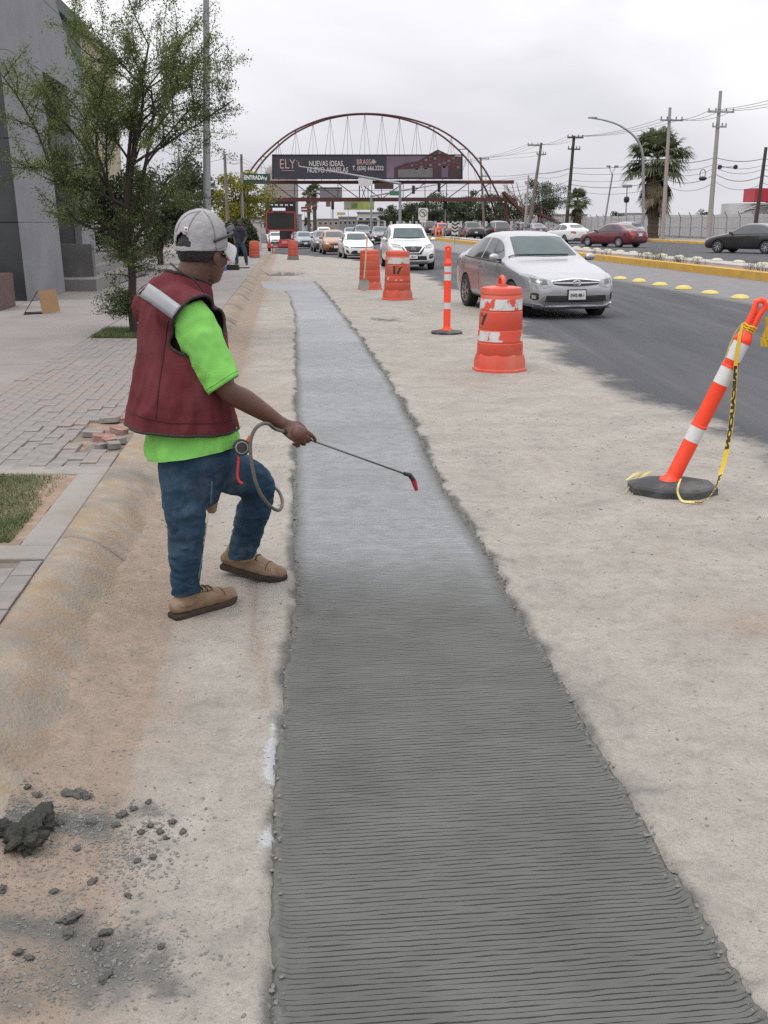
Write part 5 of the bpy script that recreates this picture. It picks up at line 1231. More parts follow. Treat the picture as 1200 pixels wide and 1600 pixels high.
hairm = mat('black_hair', (.010, .009, .008), .6, 0, .3, 40, .6, 200)
bandm_ = mat('silver_reflective_tape', (.27, .28, .29), .5, .1, .1, 20, .15, 200, dirt=(.19, .19, .195), dscale=10, damt=.5)
hosem = mat('grey_hose', (.10, .09, .075), .7, 0, .2, 20); lancem = mat('lance_metal', (.12, .115, .11), .4, .5, .15, 10)
gripm = mat('black_grip', (.018, .018, .018), .5)
V = Vector
def fold(me, seed, amp, sc_, axis=None, damp=None):
    """cloth relief: soft creases pushed along the normals"""
    a = coords(me); n = np.empty(len(me.vertices) * 3); me.vertices.foreach_get('normal', n); n = n.reshape(-1, 3)
    q = a * np.array(sc_) + seed
    r = 1 - np.abs(fbm(q, 1.0, 3, .5) * 2 - 1) * 1.0
    d = (r - .80) * amp
    if damp is not None: d = d * damp(a)
    set_coords(me, a + n * d[:, None]); return me
def limb(mb, pts, radii, n=20, m=18, fixed=None):
    """smooth tapered limb through points; radii (a, b)"""
    P_ = crom([tuple(p) for p in pts], n); R_2 = crom([r if isinstance(r, (tuple, list)) else (r, r) for r in radii], n)
    mb.tube([V(p) for p in P_], [tuple(r) for r in R_2], m, fixed=fixed); mb.ball(P_[0], R_2[0][0] * .98, 12, 8); mb.ball(P_[-1], R_2[-1][0] * .98, 12, 8)
W0 = G(318, 955); W0.z = 0
fwd = V((.68, .73, 0)).normalized(); sid = V((fwd.y, -fwd.x, 0))          # sid points to his right, towards us
hf = V((.55, .83, -.10)).normalized(); hs_ = hf.cross(V((0, 0, 1))).normalized(); hu = hs_.cross(hf)
Yc = 4.27
worker = thing('person', 'person in grey cap, maroon vest, lime shirt and jeans spraying the wet concrete', 'person', W0)
def L(p): return V(p) - W0
# joints, traced at their own depth
SR, SLh = P(303, 494, 4.08), P(246, 478, 4.40)
ELB, WRI = P(352, 606, 4.06), P(441, 662, 4.14)
HIPR, KNER, ANKR = P(283, 735, 4.16), P(292, 830, 4.14), P(288, 925, 4.18)
HIPL, KNEL, ANKL = P(338, 722, 4.36), P(403, 752, 4.52), P(383, 866, 4.62)
NECK, HEADC = P(297, 438, 4.24), P(317, 398, 4.27)
PEL = (HIPR + HIPL) / 2
# ---- body: one continuous surface
bd = MB()
limb(bd, [L(PEL), L(P(288, 620, 4.25)), L(P(283, 520, 4.24)), L(P(285, 470, 4.24)), L(NECK)], [(.13, .10), (.14, .10), (.16, .10), (.15, .085), (.062, .062)], 16, 18, fixed=sid)
limb(bd, [L(P(290, 450, 4.24)), L(NECK), L(P(308, 412, 4.25))], [.075, .066, .066], 8, 16)
def hp(f_, s_, u_): return L(HEADC) + hf * f_ + hs_ * s_ + hu * u_
bd.ball(hp(-.012, 0, .035), .1, 18, 14, (1, 1, 1), Matrix((hf * .98, hs_ * .80, hu * 1.02)).transposed())
bd.ball(hp(.030, 0, -.040), .078, 16, 12, (1, 1, 1), Matrix((hf * .92, hs_ * .80, hu * 1.02)).transposed())   # jaw
bd.ball(hp(.058, 0, -.085), .036, 12, 8, (1, 1, 1), Matrix((hf, hs_ * 1.1, hu * .75)).transposed())           # chin
limb(bd, [hp(.085, 0, .020), hp(.103, 0, -.012), hp(.108, 0, -.030)], [.010, .013, .017], 6, 10)              # nose
for s_ in (-1, 1):
    bd.ball(hp(-.008, s_ * .082, -.012), .032, 12, 9, (1, 1, 1), Matrix((hf * .62, hs_ * .30, hu)).transposed())      # ear
    bd.ball(hp(.078, s_ * .034, .022), .014, 8, 6)                                                             # brow over the eye
    bd.ball(hp(.062, s_ * .045, -.018), .026, 10, 8)                                                           # cheek
bd.ball(hp(.088, 0, -.058), .020, 10, 6, (1, 1, 1), Matrix((hf * .7, hs_ * 1.2, hu * .55)).transposed())          # mouth
# right arm
limb(bd, [L(SR), L(SR.lerp(ELB, .5)), L(ELB), L(ELB.lerp(WRI, .35)), L(ELB.lerp(WRI, .75)), L(WRI)], [.048, .048, .043, .045, .034, (.029, .024)], 26, 18)
# left arm: bent forward, carrying on the far side
ELL = SLh - fwd * .02 + sid * .02 + V((0, 0, -.29)); WRL = ELL + fwd * .06 + sid * .03 + V((0, 0, -.24))
limb(bd, [L(SLh), L(SLh.lerp(ELL, .5)), L(ELL), L(ELL.lerp(WRL, .5)), L(WRL)], [.056, .050, .043, .040, .028], 22, 16)
# legs (under the trousers)
limb(bd, [L(HIPR), L(KNER), L(ANKR), L(ANKR) + V((0, 0, -.05))], [.060, .042, .032, .030], 20, 14)
limb(bd, [L(HIPL), L(HIPL.lerp(KNEL, .5)) + V((0, 0, -.02)), L(KNEL) + V((-.02, 0, -.03)), L(ANKL) + V((-.015, 0, .04)), L(ANKL) + V((-.02, 0, -.02))], [.055, .045, .036, .026, .024], 20, 14)
# right hand closed on the lance grip
lance_a, lance_b = P(478, 683, 4.16), P(634, 741, 4.52)
ld = (lance_b - lance_a).normalized()
GRIP = P(464, 677, 4.13)
fd = (GRIP - WRI).normalized(); up_h = V((0, 0, 1)); sx_h = fd.cross(up_h).normalized(); ux = sx_h.cross(fd)
wv_h = (sx_h * .62 - ux * .78).normalized(); bn_h = (sx_h * .78 + ux * .62).normalized()      # across the knuckles to the little finger; out of the back of the hand
limb(bd, [L(WRI), L(WRI + fd * .030 - bn_h * .002), L(WRI + fd * .060 - bn_h * .002), L(WRI + fd * .076 - bn_h * .004)], [(.027, .023), (.036, .018), (.040, .017), (.038, .014)], 12, 16, fixed=wv_h)
def finger(base, pts, r0, r1): limb(bd, [L(base)] + [L(p) for p in pts], [r0] + list(np.linspace(r0, r1, len(pts))), 12, 10)
for i, o in enumerate((-.0305, -.0100, .0105, .0305)):
    ln_ = (.046, .047, .043, .034)[i]; b0 = WRI + fd * (.072 + (.004, .008, .004, -.004)[i]) + wv_h * o + bn_h * .002
    p1 = b0 + fd * ln_ * .85 - bn_h * .010; p2 = p1 + fd * .006 - bn_h * .028; p3 = p2 - fd * .022 - bn_h * .010
    if i == 0: p1 = b0 + fd * .046 - bn_h * .006; p2 = p1 + fd * .022 - bn_h * .020; p3 = p2 + fd * .004 - bn_h * .020
    finger(b0 - fd * .02 - bn_h * .003, [b0, p1, p2, p3], .0092, .0070)
th = WRI + fd * .026 - wv_h * .026 - bn_h * .012
finger(th, [th + fd * .028 - wv_h * .018 - bn_h * .006, th + fd * .058 - wv_h * .016 - bn_h * .010, th + fd * .080 - wv_h * .010 - bn_h * .014], .0125, .0088)
# left hand
lf = (WRL - ELL).normalized()
limb(bd, [L(WRL), L(WRL + lf * .05), L(WRL + lf * .085)], [.026, (.038, .020), (.034, .017)], 8, 12)
for i in range(4):
    b0 = WRL + lf * .08 + V((0, 0, .024 - .016 * i)); finger(b0, [b0 + lf * .03, b0 + lf * .04 + sid * .022, b0 + lf * .02 + sid * .034], .010, .008)
b0 = WRL + lf * .03 + V((0, 0, .02)); finger(b0, [b0 + lf * .03 + V((0, 0, .02)), b0 + lf * .055 + V((0, 0, .024)) + sid * .012], .011, .008)
body = link('body', remeshed(bd, 'body', .0042, 2), skinm, worker)
# ---- hair: a close cap of hair below the hat
hr = MB()
hr.ball(hp(-.018, 0, .030), .1, 22, 14, (1, 1, 1), Matrix((hf * .99, hs_ * .83, hu * .98)).transposed())
hm = hr.mesh('hair'); a = coords(hm); LH = np.array(L(HEADC)); rel = a - LH; f_ = rel @ np.array(hf); u_ = rel @ np.array(hu); s__ = rel @ np.array(hs_)
bm = bmesh.new(); bm.from_mesh(hm); bm.verts.ensure_lookup_table()
low = -.045 + np.clip(f_ + .03, 0, .2) * .75
bmesh.ops.delete(bm, geom=[v for v in bm.verts if u_[v.index] < low[v.index] or f_[v.index] > .052 or u_[v.index] > .075], context='VERTS'); bm.to_mesh(hm); bm.free()
ho = link('hair', hm, hairm, worker); so_ = ho.modifiers.new('s', 'SOLIDIFY'); so_.thickness = .006; so_.offset = 1; su = ho.modifiers.new('u', 'SUBSURF'); su.levels = 2; apply_mods(ho); ho.data.materials.clear(); ho.data.materials.append(hairm); set_smooth(ho.data, 180); fold(ho.data, 3.0, .006, (90, 90, 40))
# ---- shirt: torso, short sleeves and the tail below the vest
st = MB()
hem = [P(303, 705, 4.24), P(300, 680, 4.24), P(291, 640, 4.24), P(286, 560, 4.24), P(286, 500, 4.24)]
limb(st, [L(p) for p in hem], [(.216, .182), (.213, .178), (.200, .162), (.16, .11), (.12, .08)], 18, 26, fixed=sid)
sm_ = remeshed(st, 'shirt', .009, 5)
# cut a clean hem and open cuffs
def cut(me, p, n_, keep_neg=True):
    bm = bmesh.new(); bm.from_mesh(me); bmesh.ops.bisect_plane(bm, geom=bm.verts[:] + bm.edges[:] + bm.faces[:], plane_co=p, plane_no=n_, clear_outer=True); bm.to_mesh(me); bm.free()
hemP, hemN = L(P(300, 702, 4.24)), V((.16, 0, -1)).normalized()
cut(sm_, hemP, hemN)
fold(sm_, 5.0, .020, (13, 13, 6)); fold(sm_, 8.5, .009, (30, 30, 17))
link('shirt', sm_, limem, worker)
# short sleeves, open at the cuff
def sleeve(A, B, rad, seed):
    n_ = 34; ax_ = (B - A); a2, b2_ = frame_of(ax_); vs = []; fs = []; m_ = 36
    for i in range(n_):
        u_ = i / (n_ - 1); r0 = float(np.interp(u_, np.linspace(0, 1, len(rad)), rad)); c_ = L(A + ax_ * u_)
        for k in range(m_):
            t_ = 2 * math.pi * k / m_; q_ = V((math.cos(t_) * 1.6, math.sin(t_) * 1.6, u_ * 2.4 + seed))
            cre = 1 - abs(mnoise.noise(q_ + V((seed, 0, u_ * 2.0)))) * 2; r_ = r0 + .010 * (cre - .4) * sstep(0, .3, u_) + .004 * mnoise.noise(q_ * 3)
            vs.append(c_ + (a2 * math.cos(t_) + b2_ * math.sin(t_)) * r_ + ax_.normalized() * (.010 * math.cos(t_ + 1) * u_))
    for i in range(n_ - 1):
        for k in range(m_): fs.append((i * m_ + k, i * m_ + (k + 1) % m_, (i + 1) * m_ + (k + 1) % m_, (i + 1) * m_ + k))
    o = MB().add(vs, fs).build('sleeve', limem, worker, 180); md = o.modifiers.new('s', 'SOLIDIFY'); md.thickness = .003; md.offset = -1; apply_mods(o); o.data.materials.clear(); o.data.materials.append(limem); set_smooth(o.data, 180)
    q0 = [vs[(n_ - 3) * m_ + k] * 1.0 for k in range(m_)]; cc_ = sum(q0, V((0, 0, 0))) / m_
    MB().tube([cc_ + (p - cc_) * 1.004 for p in q0] + [cc_ + (q0[0] - cc_) * 1.004], .0022, 5, cap=False).build('hem_seam', limem, o, 180)
sleeve(SR + V((-.035, .022, .030)), SR.lerp(ELB, .96), [.072, .084, .084, .078, .074, .075], 3.3)
sleeve(SLh, SLh.lerp(ELL, .85), [.075, .080, .078, .074], 8.1)
# ---- vest
vm = MB()
vp = [P(285, 668, 4.24), P(285, 650, 4.24), P(286, 600, 4.24), P(286, 545, 4.24), P(283, 500, 4.24), P(282, 470, 4.24), P(290, 447, 4.24), P(294, 428, 4.24)]
limb(vm, [L(p) for p in vp], [(.246, .210), (.247, .211), (.228, .190), (.212, .168), (.203, .152), (.184, .136), (.125, .110), (.088, .084)], 26, 30, fixed=sid)
limb(vm, [L(SR + V((-.07, .04, .03))), L(SR + V((0, .004, -.002)))], [.100, .102], 6, 18)
limb(vm, [L(SLh + V((.05, 0, .03))), L(SLh + V((-.015, .0, 0)))], [.096, .096], 6, 18)
vme = remeshed(vm, 'vest', .009, 8)
bm = bmesh.new(); bm.from_mesh(vme)
armax = ((ELB - SR).normalized() * .72 + V((sid.x, sid.y, 0)) * .72).normalized()
SRl = L(SR)
bmesh.ops.delete(bm, geom=[v for v in bm.verts if (v.co - SRl).dot(armax) > -.004 and (v.co - SRl).length < .15], context='VERTS')
neckax = V((.28, .20, .94)).normalized(); NP = L(P(296, 433, 4.24))
bmesh.ops.delete(bm, geom=[v for v in bm.verts if (v.co - NP).dot(neckax) > 0], context='VERTS')
bm.to_mesh(vme); bm.free()
cut(vme, L(P(285, 664, 4.24)), V((-.05, 0, -1)).normalized())
a = coords(vme)
fold(vme, 1.7, .034, (8, 8, 3.0), damp=lambda a: np.clip(.35 + (1.36 - a[:, 2]) * 2.2, .25, 1.1)); fold(vme, 6.1, .009, (16, 16, 8))
vest = link('vest', vme, vestm, worker)
dg = bpy.context.evaluated_depsgraph_get()
def bvh_of(me): 
    bm = bmesh.new(); bm.from_mesh(me); t_ = BVHTree.FromBMesh(bm); bm.free(); return t_
vb = bvh_of(vme)
def boundary_loops(me):
    bm = bmesh.new(); bm.from_mesh(me); ed = [e for e in bm.edges if e.is_boundary]; loops = []; seen = set()
    for e in ed:
        if e in seen: continue
        lp = []; v = e.verts[0]; cur = e
        while cur and cur not in seen:
            seen.add(cur); v = cur.other_vert(v); lp.append(v.co.copy()); cur = next((x for x in v.link_edges if x.is_boundary and x not in seen), None)
        loops.append(lp)
    bm.free(); return loops
pip = MB()
for lp in boundary_loops(vme):
    if len(lp) > 25:
        m_ = len(lp)
        for _ in range(6): lp = [(lp[i - 1] + lp[i] * 2 + lp[(i + 1) % m_]) / 4 for i in range(m_)]
        pip = MB(); pip.tube(lp[::2] + [lp[0]], .0065, 6, cap=False); pip.build('piping', mat('black_piping', (.018, .014, .014), .8), vest, 180)
def strip_on(bv, pxs, halfw, n, m, name, par, Yn=2.0, wdir=None, off=.004):
    """band laid on a surface: centre line given in photo pixels, dropped on the surface along our sight line"""
    pc = crom(pxs, n); vs = []; fs = []
    for i in range(n):
        d_ = np.array(pc[min(i + 1, n - 1)]) - np.array(pc[max(i - 1, 0)]); d_ = d_ / (np.linalg.norm(d_) + 1e-9); nn = np.array((-d_[1], d_[0]))
        for k in (-1, -.33, .33, 1):
            q = np.array(pc[i]) + nn * halfw * k; r_ = ray(q[0], q[1]).normalized(); o = V((0, 0, H)) - W0
            h_ = bv.ray_cast(o, r_)
            vs.append((h_[0] - r_ * off) if h_[0] is not None else (vs[-1] if vs else V((0, 0, 0))))
    for i in range(n - 1):
        for k in range(3): fs.append((i * 4 + k, i * 4 + k + 1, (i + 1) * 4 + k + 1, (i + 1) * 4 + k))
    o = MB().add(vs, fs).build(name, m, par, 180); so2 = o.modifiers.new('s', 'SOLIDIFY'); so2.thickness = .002; so2.offset = 0; apply_mods(o); o.data.materials.clear(); o.data.materials.append(m); return o
strip_on(vb, [(221, 450), (240, 462), (262, 478), (284, 494)], 12.5, 24, bandm_, 'reflective_band', vest, off=.009)
seamv = mat('vest_seam', (.060, .012, .015), .9)
strip_on(vb, [(262, 500), (254, 560), (247, 610), (243, 655)], .8, 40, seamv, 'seam', vest, off=.003)
strip_on(vb, [(206, 645), (225, 652), (260, 659), (300, 661), (340, 660), (362, 655)], .8, 50, seamv, 'seam', vest, off=.003)
# ---- trousers
jn = MB()
limb(jn, [L(P(305, 690, 4.24)), L(P(305, 715, 4.24)), L(P(303, 745, 4.24))], [(.180, .145), (.182, .148), (.150, .125)], 10, 24, fixed=sid)
limb(jn, [L(P(287, 728, 4.17)), L(P(287, 770, 4.16)), L(P(291, 830, 4.14)), L(P(290, 880, 4.16)), L(P(290, 918, 4.17)), L(P(291, 934, 4.17))], [.108, .094, .076, .066, .062, .064], 30, 22)
limb(jn, [L(P(330, 720, 4.34)), L(P(368, 740, 4.44)), L(P(402, 757, 4.52)), L(P(398, 790, 4.55)), L(P(386, 835, 4.60)), L(P(379, 872, 4.62))], [.108, .096, .082, .077, .070, .067], 34, 22)
jme = remeshed(jn, 'trousers', .009, 5)
cut(jme, V((0, 0, .112)), V((.10, 0, -1)).normalized())
fold(jme, 2.2, .026, (12, 12, 9), damp=lambda a: np.clip((a[:, 2] - .09) / .12, .25, 1)); fold(jme, 7.7, .017, (16, 16, 34), damp=lambda a: np.clip(1.5 - a[:, 2] * 1.8, .35, 1.3))
tr = link('trousers', jme, jeanm, worker)
seamm = mat('denim_seam', (.075, .13, .19), .9)
jb = bvh_of(jme)
strip_on(jb, [(331, 752), (329, 790), (324, 830), (316, 870), (310, 905)], 1.2, 30, seamm, 'seam', tr, off=.003)
# ---- boots
lacem = mat('dark_laces', (.035, .024, .017), .85)
def boot(ankle, toe_px, heel_px, yaw_lift=0.0):
    heel, toe = G(*heel_px), G(*toe_px); d = (toe - heel); ln_ = d.length; d.normalize(); lat = d.cross(V((0, 0, 1))).normalized()
    lift = V((0, 0, yaw_lift)); H0 = heel - W0
    def q(u_, s_, z_): return H0 + d * (u_ * ln_) + lat * s_ + V((0, 0, z_ + yaw_lift * max(0, 1 - u_ * 1.3)))
    up = MB()
    limb(up, [q(.07, 0, .055), q(.25, 0, .068), q(.50, 0, .060), q(.75, 0, .045), q(.90, 0, .038)], [(.036, .040), (.041, .054), (.044, .050), (.049, .036), (.037, .028)], 20, 20, fixed=lat)
    top = ankle - W0
    limb(up, [q(.22, 0, .06), q(.22, 0, .10), (q(.22, 0, .13) + top) / 2, top], [(.046, .056), (.048, .054), .048, .044], 12, 18)
    bo_ = link('boot', remeshed(up, 'boot', .006, 3), bootm, worker); fold(bo_.data, 4.4, .007, (30, 30, 30))
    out = [(-.005, .030), (.06, .036), (.25, .037), (.45, .038), (.62, .046), (.80, .048), (.93, .036), (1.0, .012)]
    ring = [(u_, w_) for u_, w_ in out] + [(u_, -w_) for u_, w_ in out[::-1]]
    vs = []; m_ = len(ring)
    for z_, k in ((0, .96), (.010, 1.0), (.020, 1.0), (.026, .93)):
        for u_, w_ in ring: vs.append(q(.5 + (u_ - .5) * (1.02 if k == 1 else 1.0), w_ * k * 1.06, z_ + (0 if u_ < .93 else .006)))
    fs = [(i * m_ + k, i * m_ + (k + 1) % m_, (i + 1) * m_ + (k + 1) % m_, (i + 1) * m_ + k) for i in range(3) for k in range(m_)] + [tuple(range(m_ - 1, -1, -1)), tuple(3 * m_ + k for k in range(m_))]
    MB().add(vs, fs).build('sole', solem, bo_, 40)
    bvb = bvh_of(bo_.data)
    def on(u_, s_, off=.003):
        o_ = q(u_, s_, .5); h_ = bvb.ray_cast(o_, V((0, 0, -1))); return (h_[0] + V((0, 0, off))) if h_[0] is not None else q(u_, s_, .08)
    for i in range(4):
        u_ = .36 + i * .07; MB().tube([on(u_, x) for x in (-.030, -.015, 0, .015, .030)], .0036, 6).build('lace', lacem, bo_, 60)
    MB().tube([on(.34, 0, .004), on(.31, .02, .012), on(.35, .036, .010), on(.39, .03, .006), on(.35, .004, .006)], .0032, 6).build('lace', lacem, bo_, 60)
    MB().tube([on(.74, x * .046, .0005) for x in np.linspace(-1, 1, 11)], .0022, 5).build('toe_seam', lacem, bo_, 60)
    MB().tube([on(.30 + .30 * k / 6, .034 - .004 * k / 6, .0005) for k in range(7)], .0018, 5).build('side_seam', lacem, bo_, 60)
    MB().tube([on(.30 + .30 * k / 6, -.034 + .004 * k / 6, .0005) for k in range(7)], .0018, 5).build('side_seam', lacem, bo_, 60)
    MB().tube([top + (lat * math.cos(a_) + d * math.sin(a_)) * .046 + V((0, 0, -.012)) for a_ in np.linspace(0, 6.283, 21)], .008, 8, cap=False).build('collar', bootm, bo_, 180)
    return bo_
boot(P(291, 925, 4.18), (368, 938), (270, 968))
boot(P(381, 868, 4.62), (447, 908), (350, 896), .030)
# ---- cap with visor
cp_ = MB(); nu, nv = 72, 32; vs = []; fs = []
def cappt(th, ph, k=1.0):
    rs = math.sin(ph) if ph < 1.5708 else max(math.sin(ph), .985); f2 = math.cos(th) * rs; s2 = math.sin(th) * rs; u2 = math.cos(ph)
    return hp(-.012 + f2 * .112 * k, s2 * .093 * k, .052 + (abs(u2) ** .85 * .122 * k if u2 > 0 else u2 * .10))
tilt_u = lambda th: 1.95 + .12 * math.cos(th + math.pi)
for j in range(nv + 1):
    for i in range(nu):
        th_ = 2 * math.pi * i / nu; vs.append(cappt(th_, tilt_u(th_) * j / nv, 1.0 - .012 * (math.cos(th_ * 6) > .96)))
for j in range(nv):
    for i in range(nu):
        tc_ = 2 * math.pi * (i + .5) / nu; dth = abs((tc_ - math.pi + math.pi) % (2 * math.pi) - math.pi); jj = (j + .5) / nv
        if dth < .46 * math.sqrt(max(0, 1 - ((.91 - jj) / .21) ** 2)) and jj < .91: continue        # arched opening at the back
        fs.append((j * nu + i, j * nu + (i + 1) % nu, (j + 1) * nu + (i + 1) % nu, (j + 1) * nu + i))
co_ = link('cap', MB().add(vs, fs).mesh('cap'), capm, worker)
for md in (('SOLIDIFY', {'thickness': .004, 'offset': 1}), ('SUBSURF', {'levels': 1})):
    m_ = co_.modifiers.new('m', md[0])
    for k, v_ in md[1].items(): setattr(m_, k, v_)
apply_mods(co_); co_.data.materials.clear(); co_.data.materials.append(capm); set_smooth(co_.data, 180)
fold(co_.data, 9.3, .007, (22, 22, 22)); 
MB().ball(hp(-.012, 0, .174), .009, 10, 6, (1, 1, .5)).build('button', capm, co_, 180)
vis = MB(); vs = []; fs = []; nx, ny = 17, 9
for j in range(ny):
    for i in range(nx):
        s2 = (i / (nx - 1) * 2 - 1); r_ = j / (ny - 1); a2 = s2 * 1.12
        base_f, base_s = .102 * math.cos(a2), .088 * math.sin(a2); ext = .080 * r_ * math.cos(a2 * .92) ** .6 if abs(a2 * .92) < 1.57 else 0
        vs.append(hp(-.010 + base_f + ext, base_s * (1 + .02 * r_), .070 - .052 * s2 * s2 - .020 * r_ - .030 * r_ * s2 * s2))
for j in range(ny - 1):
    for i in range(nx - 1): fs.append((j * nx + i, j * nx + i + 1, (j + 1) * nx + i + 1, (j + 1) * nx + i))
vo = link('visor', MB().add(vs, fs).mesh('visor'), visorm, co_)
for md in (('SOLIDIFY', {'thickness': .006, 'offset': 0}), ('SUBSURF', {'levels': 1})):
    m_ = vo.modifiers.new('m', md[0])
    for k, v_ in md[1].items(): setattr(m_, k, v_)
apply_mods(vo); vo.data.materials.clear(); vo.data.materials.append(visorm); set_smooth(vo.data, 180)
cb = bvh_of(co_.data)
bp = P(290, 360, 4.2); 
strip_on(cb, [(288, 358), (293.5, 359)], 3.6, 4, mat('badge_white', (.6, .58, .58), .8), 'badge', co_, off=.003)
strip_on(cb, [(289, 358), (292, 358.6)], 1.6, 4, mat('badge_mark', (.10, .06, .10), .8), 'badge_mark', co_, off=.005)
capseam = mat('cap_seam', (.17, .165, .165), .9)
for pts_ in ([(314, 329), (304, 338), (296, 352), (291, 366)], [(318, 329), (328, 342), (335, 362), (338, 390)], [(312, 330), (296, 334), (283, 345), (275, 362)]): strip_on(cb, pts_, .55, 30, capseam, 'seam', co_, off=.0015)
strip_on(cb, [(300, 391), (318, 392), (336, 390), (350, 386)], .5, 30, capseam, 'seam', co_, off=.0015)
# ---- sunglasses pushed up on the cap
sg = thing('sunglasses', 'dark sunglasses pushed up over the brim of the grey cap', 'sunglasses', W0)
fr_ = mat('black_frame', (.012, .012, .014), .3); ln_m = mat('dark_lens', (.02, .02, .022), .08, spec=.9)
for s_ in (-1, 1):
    MB().tube(crom([tuple(hp(-.045, s_ * .101, .050)), tuple(hp(.00, s_ * .102, .066)), tuple(hp(.066, s_ * .086, .086)), tuple(hp(.106, s_ * .066, .102))], 14), [(.0035, .006)] * 14, 8).build('temple_arm', fr_, sg, 60)
    pts = [hp(.125 - .020 * abs(math.cos(k)) * 0, s_ * .036 + .034 * math.cos(k), .106 + .026 * math.sin(k)) - hf * (.020 * ((s_ * .036 + .034 * math.cos(k)) / .07) ** 2) for k in np.linspace(0, 2 * math.pi, 25)]
    MB().tube(pts, .003, 6, cap=False).build('rim', fr_, sg, 180)
    ce = sum(pts[:-1], V((0, 0, 0))) / 24; MB().add([ce - hf * .002] + [p for p in pts[:-1]], [(0, k + 1, (k + 1) % 24 + 1) for k in range(24)]).build('lens', ln_m, sg, 180)
MB().tube([hp(.130, -.006, .110), hp(.131, 0, .112), hp(.130, .006, .110)], .003, 6).build('bridge', fr_, sg, 180)
# ---- neck cord
MB().tube(crom([tuple(L(P(px, py, y_))) for px, py, y_ in ((266, 411, 4.17), (275, 419, 4.150), (288, 428, 4.130), (302, 436, 4.125), (316, 452, 4.125), (326, 468, 4.13))], 20), .0035, 6).build('neck_cord', hairm, worker, 180)
# ---- sprayer lance and hose
ln = thing('spray_lance', 'thin dark spray lance with red nozzle held over the strip', 'spray lance', W0)
g0 = WRI + fd * .02 - ux * .022 + sx_h * .012
GR2 = WRI + fd * .075 - bn_h * .030; LA2 = lance_a - bn_h * .012
MB().tube([L(GR2 - ld * .07), L(GR2 - ld * .02), L(LA2), L(LA2 + ld * .03)], [.011, .012, .011, .007], 12).build('grip', gripm, ln, 60)
MB().tube([L(LA2 + ld * .01), L(lance_b)], .0042, 10).build('tube', lancem, ln, 180)
e1, e2, e3 = P(640, 742, 4.53), P(646, 750, 4.535), P(651, 766, 4.54)
nzz = MB().tube([L(lance_b - ld * .01), L(e1), L(e2)], [.009, .011, .011], 10).build('elbow', gripm, ln, 60)
MB().tube([L(e2), L(e2.lerp(e3, .35)), L(e3)], [.013, .012, .008], 12).build('nozzle', mat('red_nozzle', (.32, .02, .03), .5), ln, 50)
hp_ = [(610, 70), (585, 52), (556, 56), (532, 82), (520, 130), (528, 215), (552, 298), (590, 352), (624, 370), (638, 348), (632, 314), (612, 288), (560, 262), (500, 235)]
hp_ = [(170 + x / 2.353, 640 + y_ / 2.353) for x, y_ in hp_]
dy = [4.10, 4.08, 4.05, 4.04, 4.03, 4.03, 4.05, 4.12, 4.22, 4.36, 4.46, 4.62, 4.66, 4.66]
hpts = [L(GR2 - ld * .068)] + [L(P(x, y_, d_)) for (x, y_), d_ in zip(hp_, dy)]
MB().tube([V(p) for p in crom([tuple(p) for p in hpts], 70)], .0075, 10).build('hose', hosem, ln, 180)
cl = MB()
for k in range(7): q = V(hpts[1]).lerp(V(hpts[2]), k / 8); cl.lathe([(.0095, -.0025), (.0105, 0), (.0095, .0025)], 10, q, Matrix.Rotation(1.2, 3, 'Y'))
cl.build('hose_spring', gripm, ln, 50); tag(ln.children[-1], None, None, None, 'stuff')
# ---- tape measure at the belt
tm = thing('tape_measure', 'black tape measure with orange clip hanging at the hip of the worker', 'tape measure', W0)
tc_ = P(377, 699, 4.09); Mt = Matrix.Rotation(math.pi / 2 - .15, 3, 'X') 
bo2 = MB().lathe([(.030, -.018), (.034, -.014), (.034, .014), (.030, .018), (.012, .019)], 20, L(tc_), Matrix.Rotation(.25, 3, 'Z') @ Mt).build('case', mat('black_plastic', (.02, .02, .02), .45), tm, 40)
MB().lathe([(.024, .0185), (.026, .0205), (.022, .0215)], 20, L(tc_), Matrix.Rotation(.25, 3, 'Z') @ Mt, cap=False).build('label_ring', mat('grey_print', (.25, .25, .25), .5), bo2, 60)
MB().box(L(P(388, 690, 4.10)), (.022, .02, .045), Matrix.Rotation(.5, 3, 'Y')).build('clip', mat('orange_clip', (.70, .15, .03), .5), tm)
MB().tube([V(p) for p in crom([tuple(L(P(px, py, 4.085))) for px, py in ((373, 712), (372, 728), (371, 745), (374, 752), (379, 756))], 16)], [(.003, .0055)] * 16, 6).build('lanyard', mat('red_cord', (.55, .03, .02), .6), tm, 180)
# ---- tan tool handle behind the thigh
th_ = thing('hand_tool', 'stubby tan tool hanging behind the thigh of the worker', 'tool', W0)
a_, b_ = L(P(337, 745, 4.34)), L(P(330, 800, 4.36))
MB().tube([a_, a_.lerp(b_, .5), a_.lerp(b_, .93), b_], [.026, .025, .023, .017], 16).build('shaft', mat('tan_leather', (.27, .185, .11), .85, 0, .2, 12, .3, 90), th_, 50)
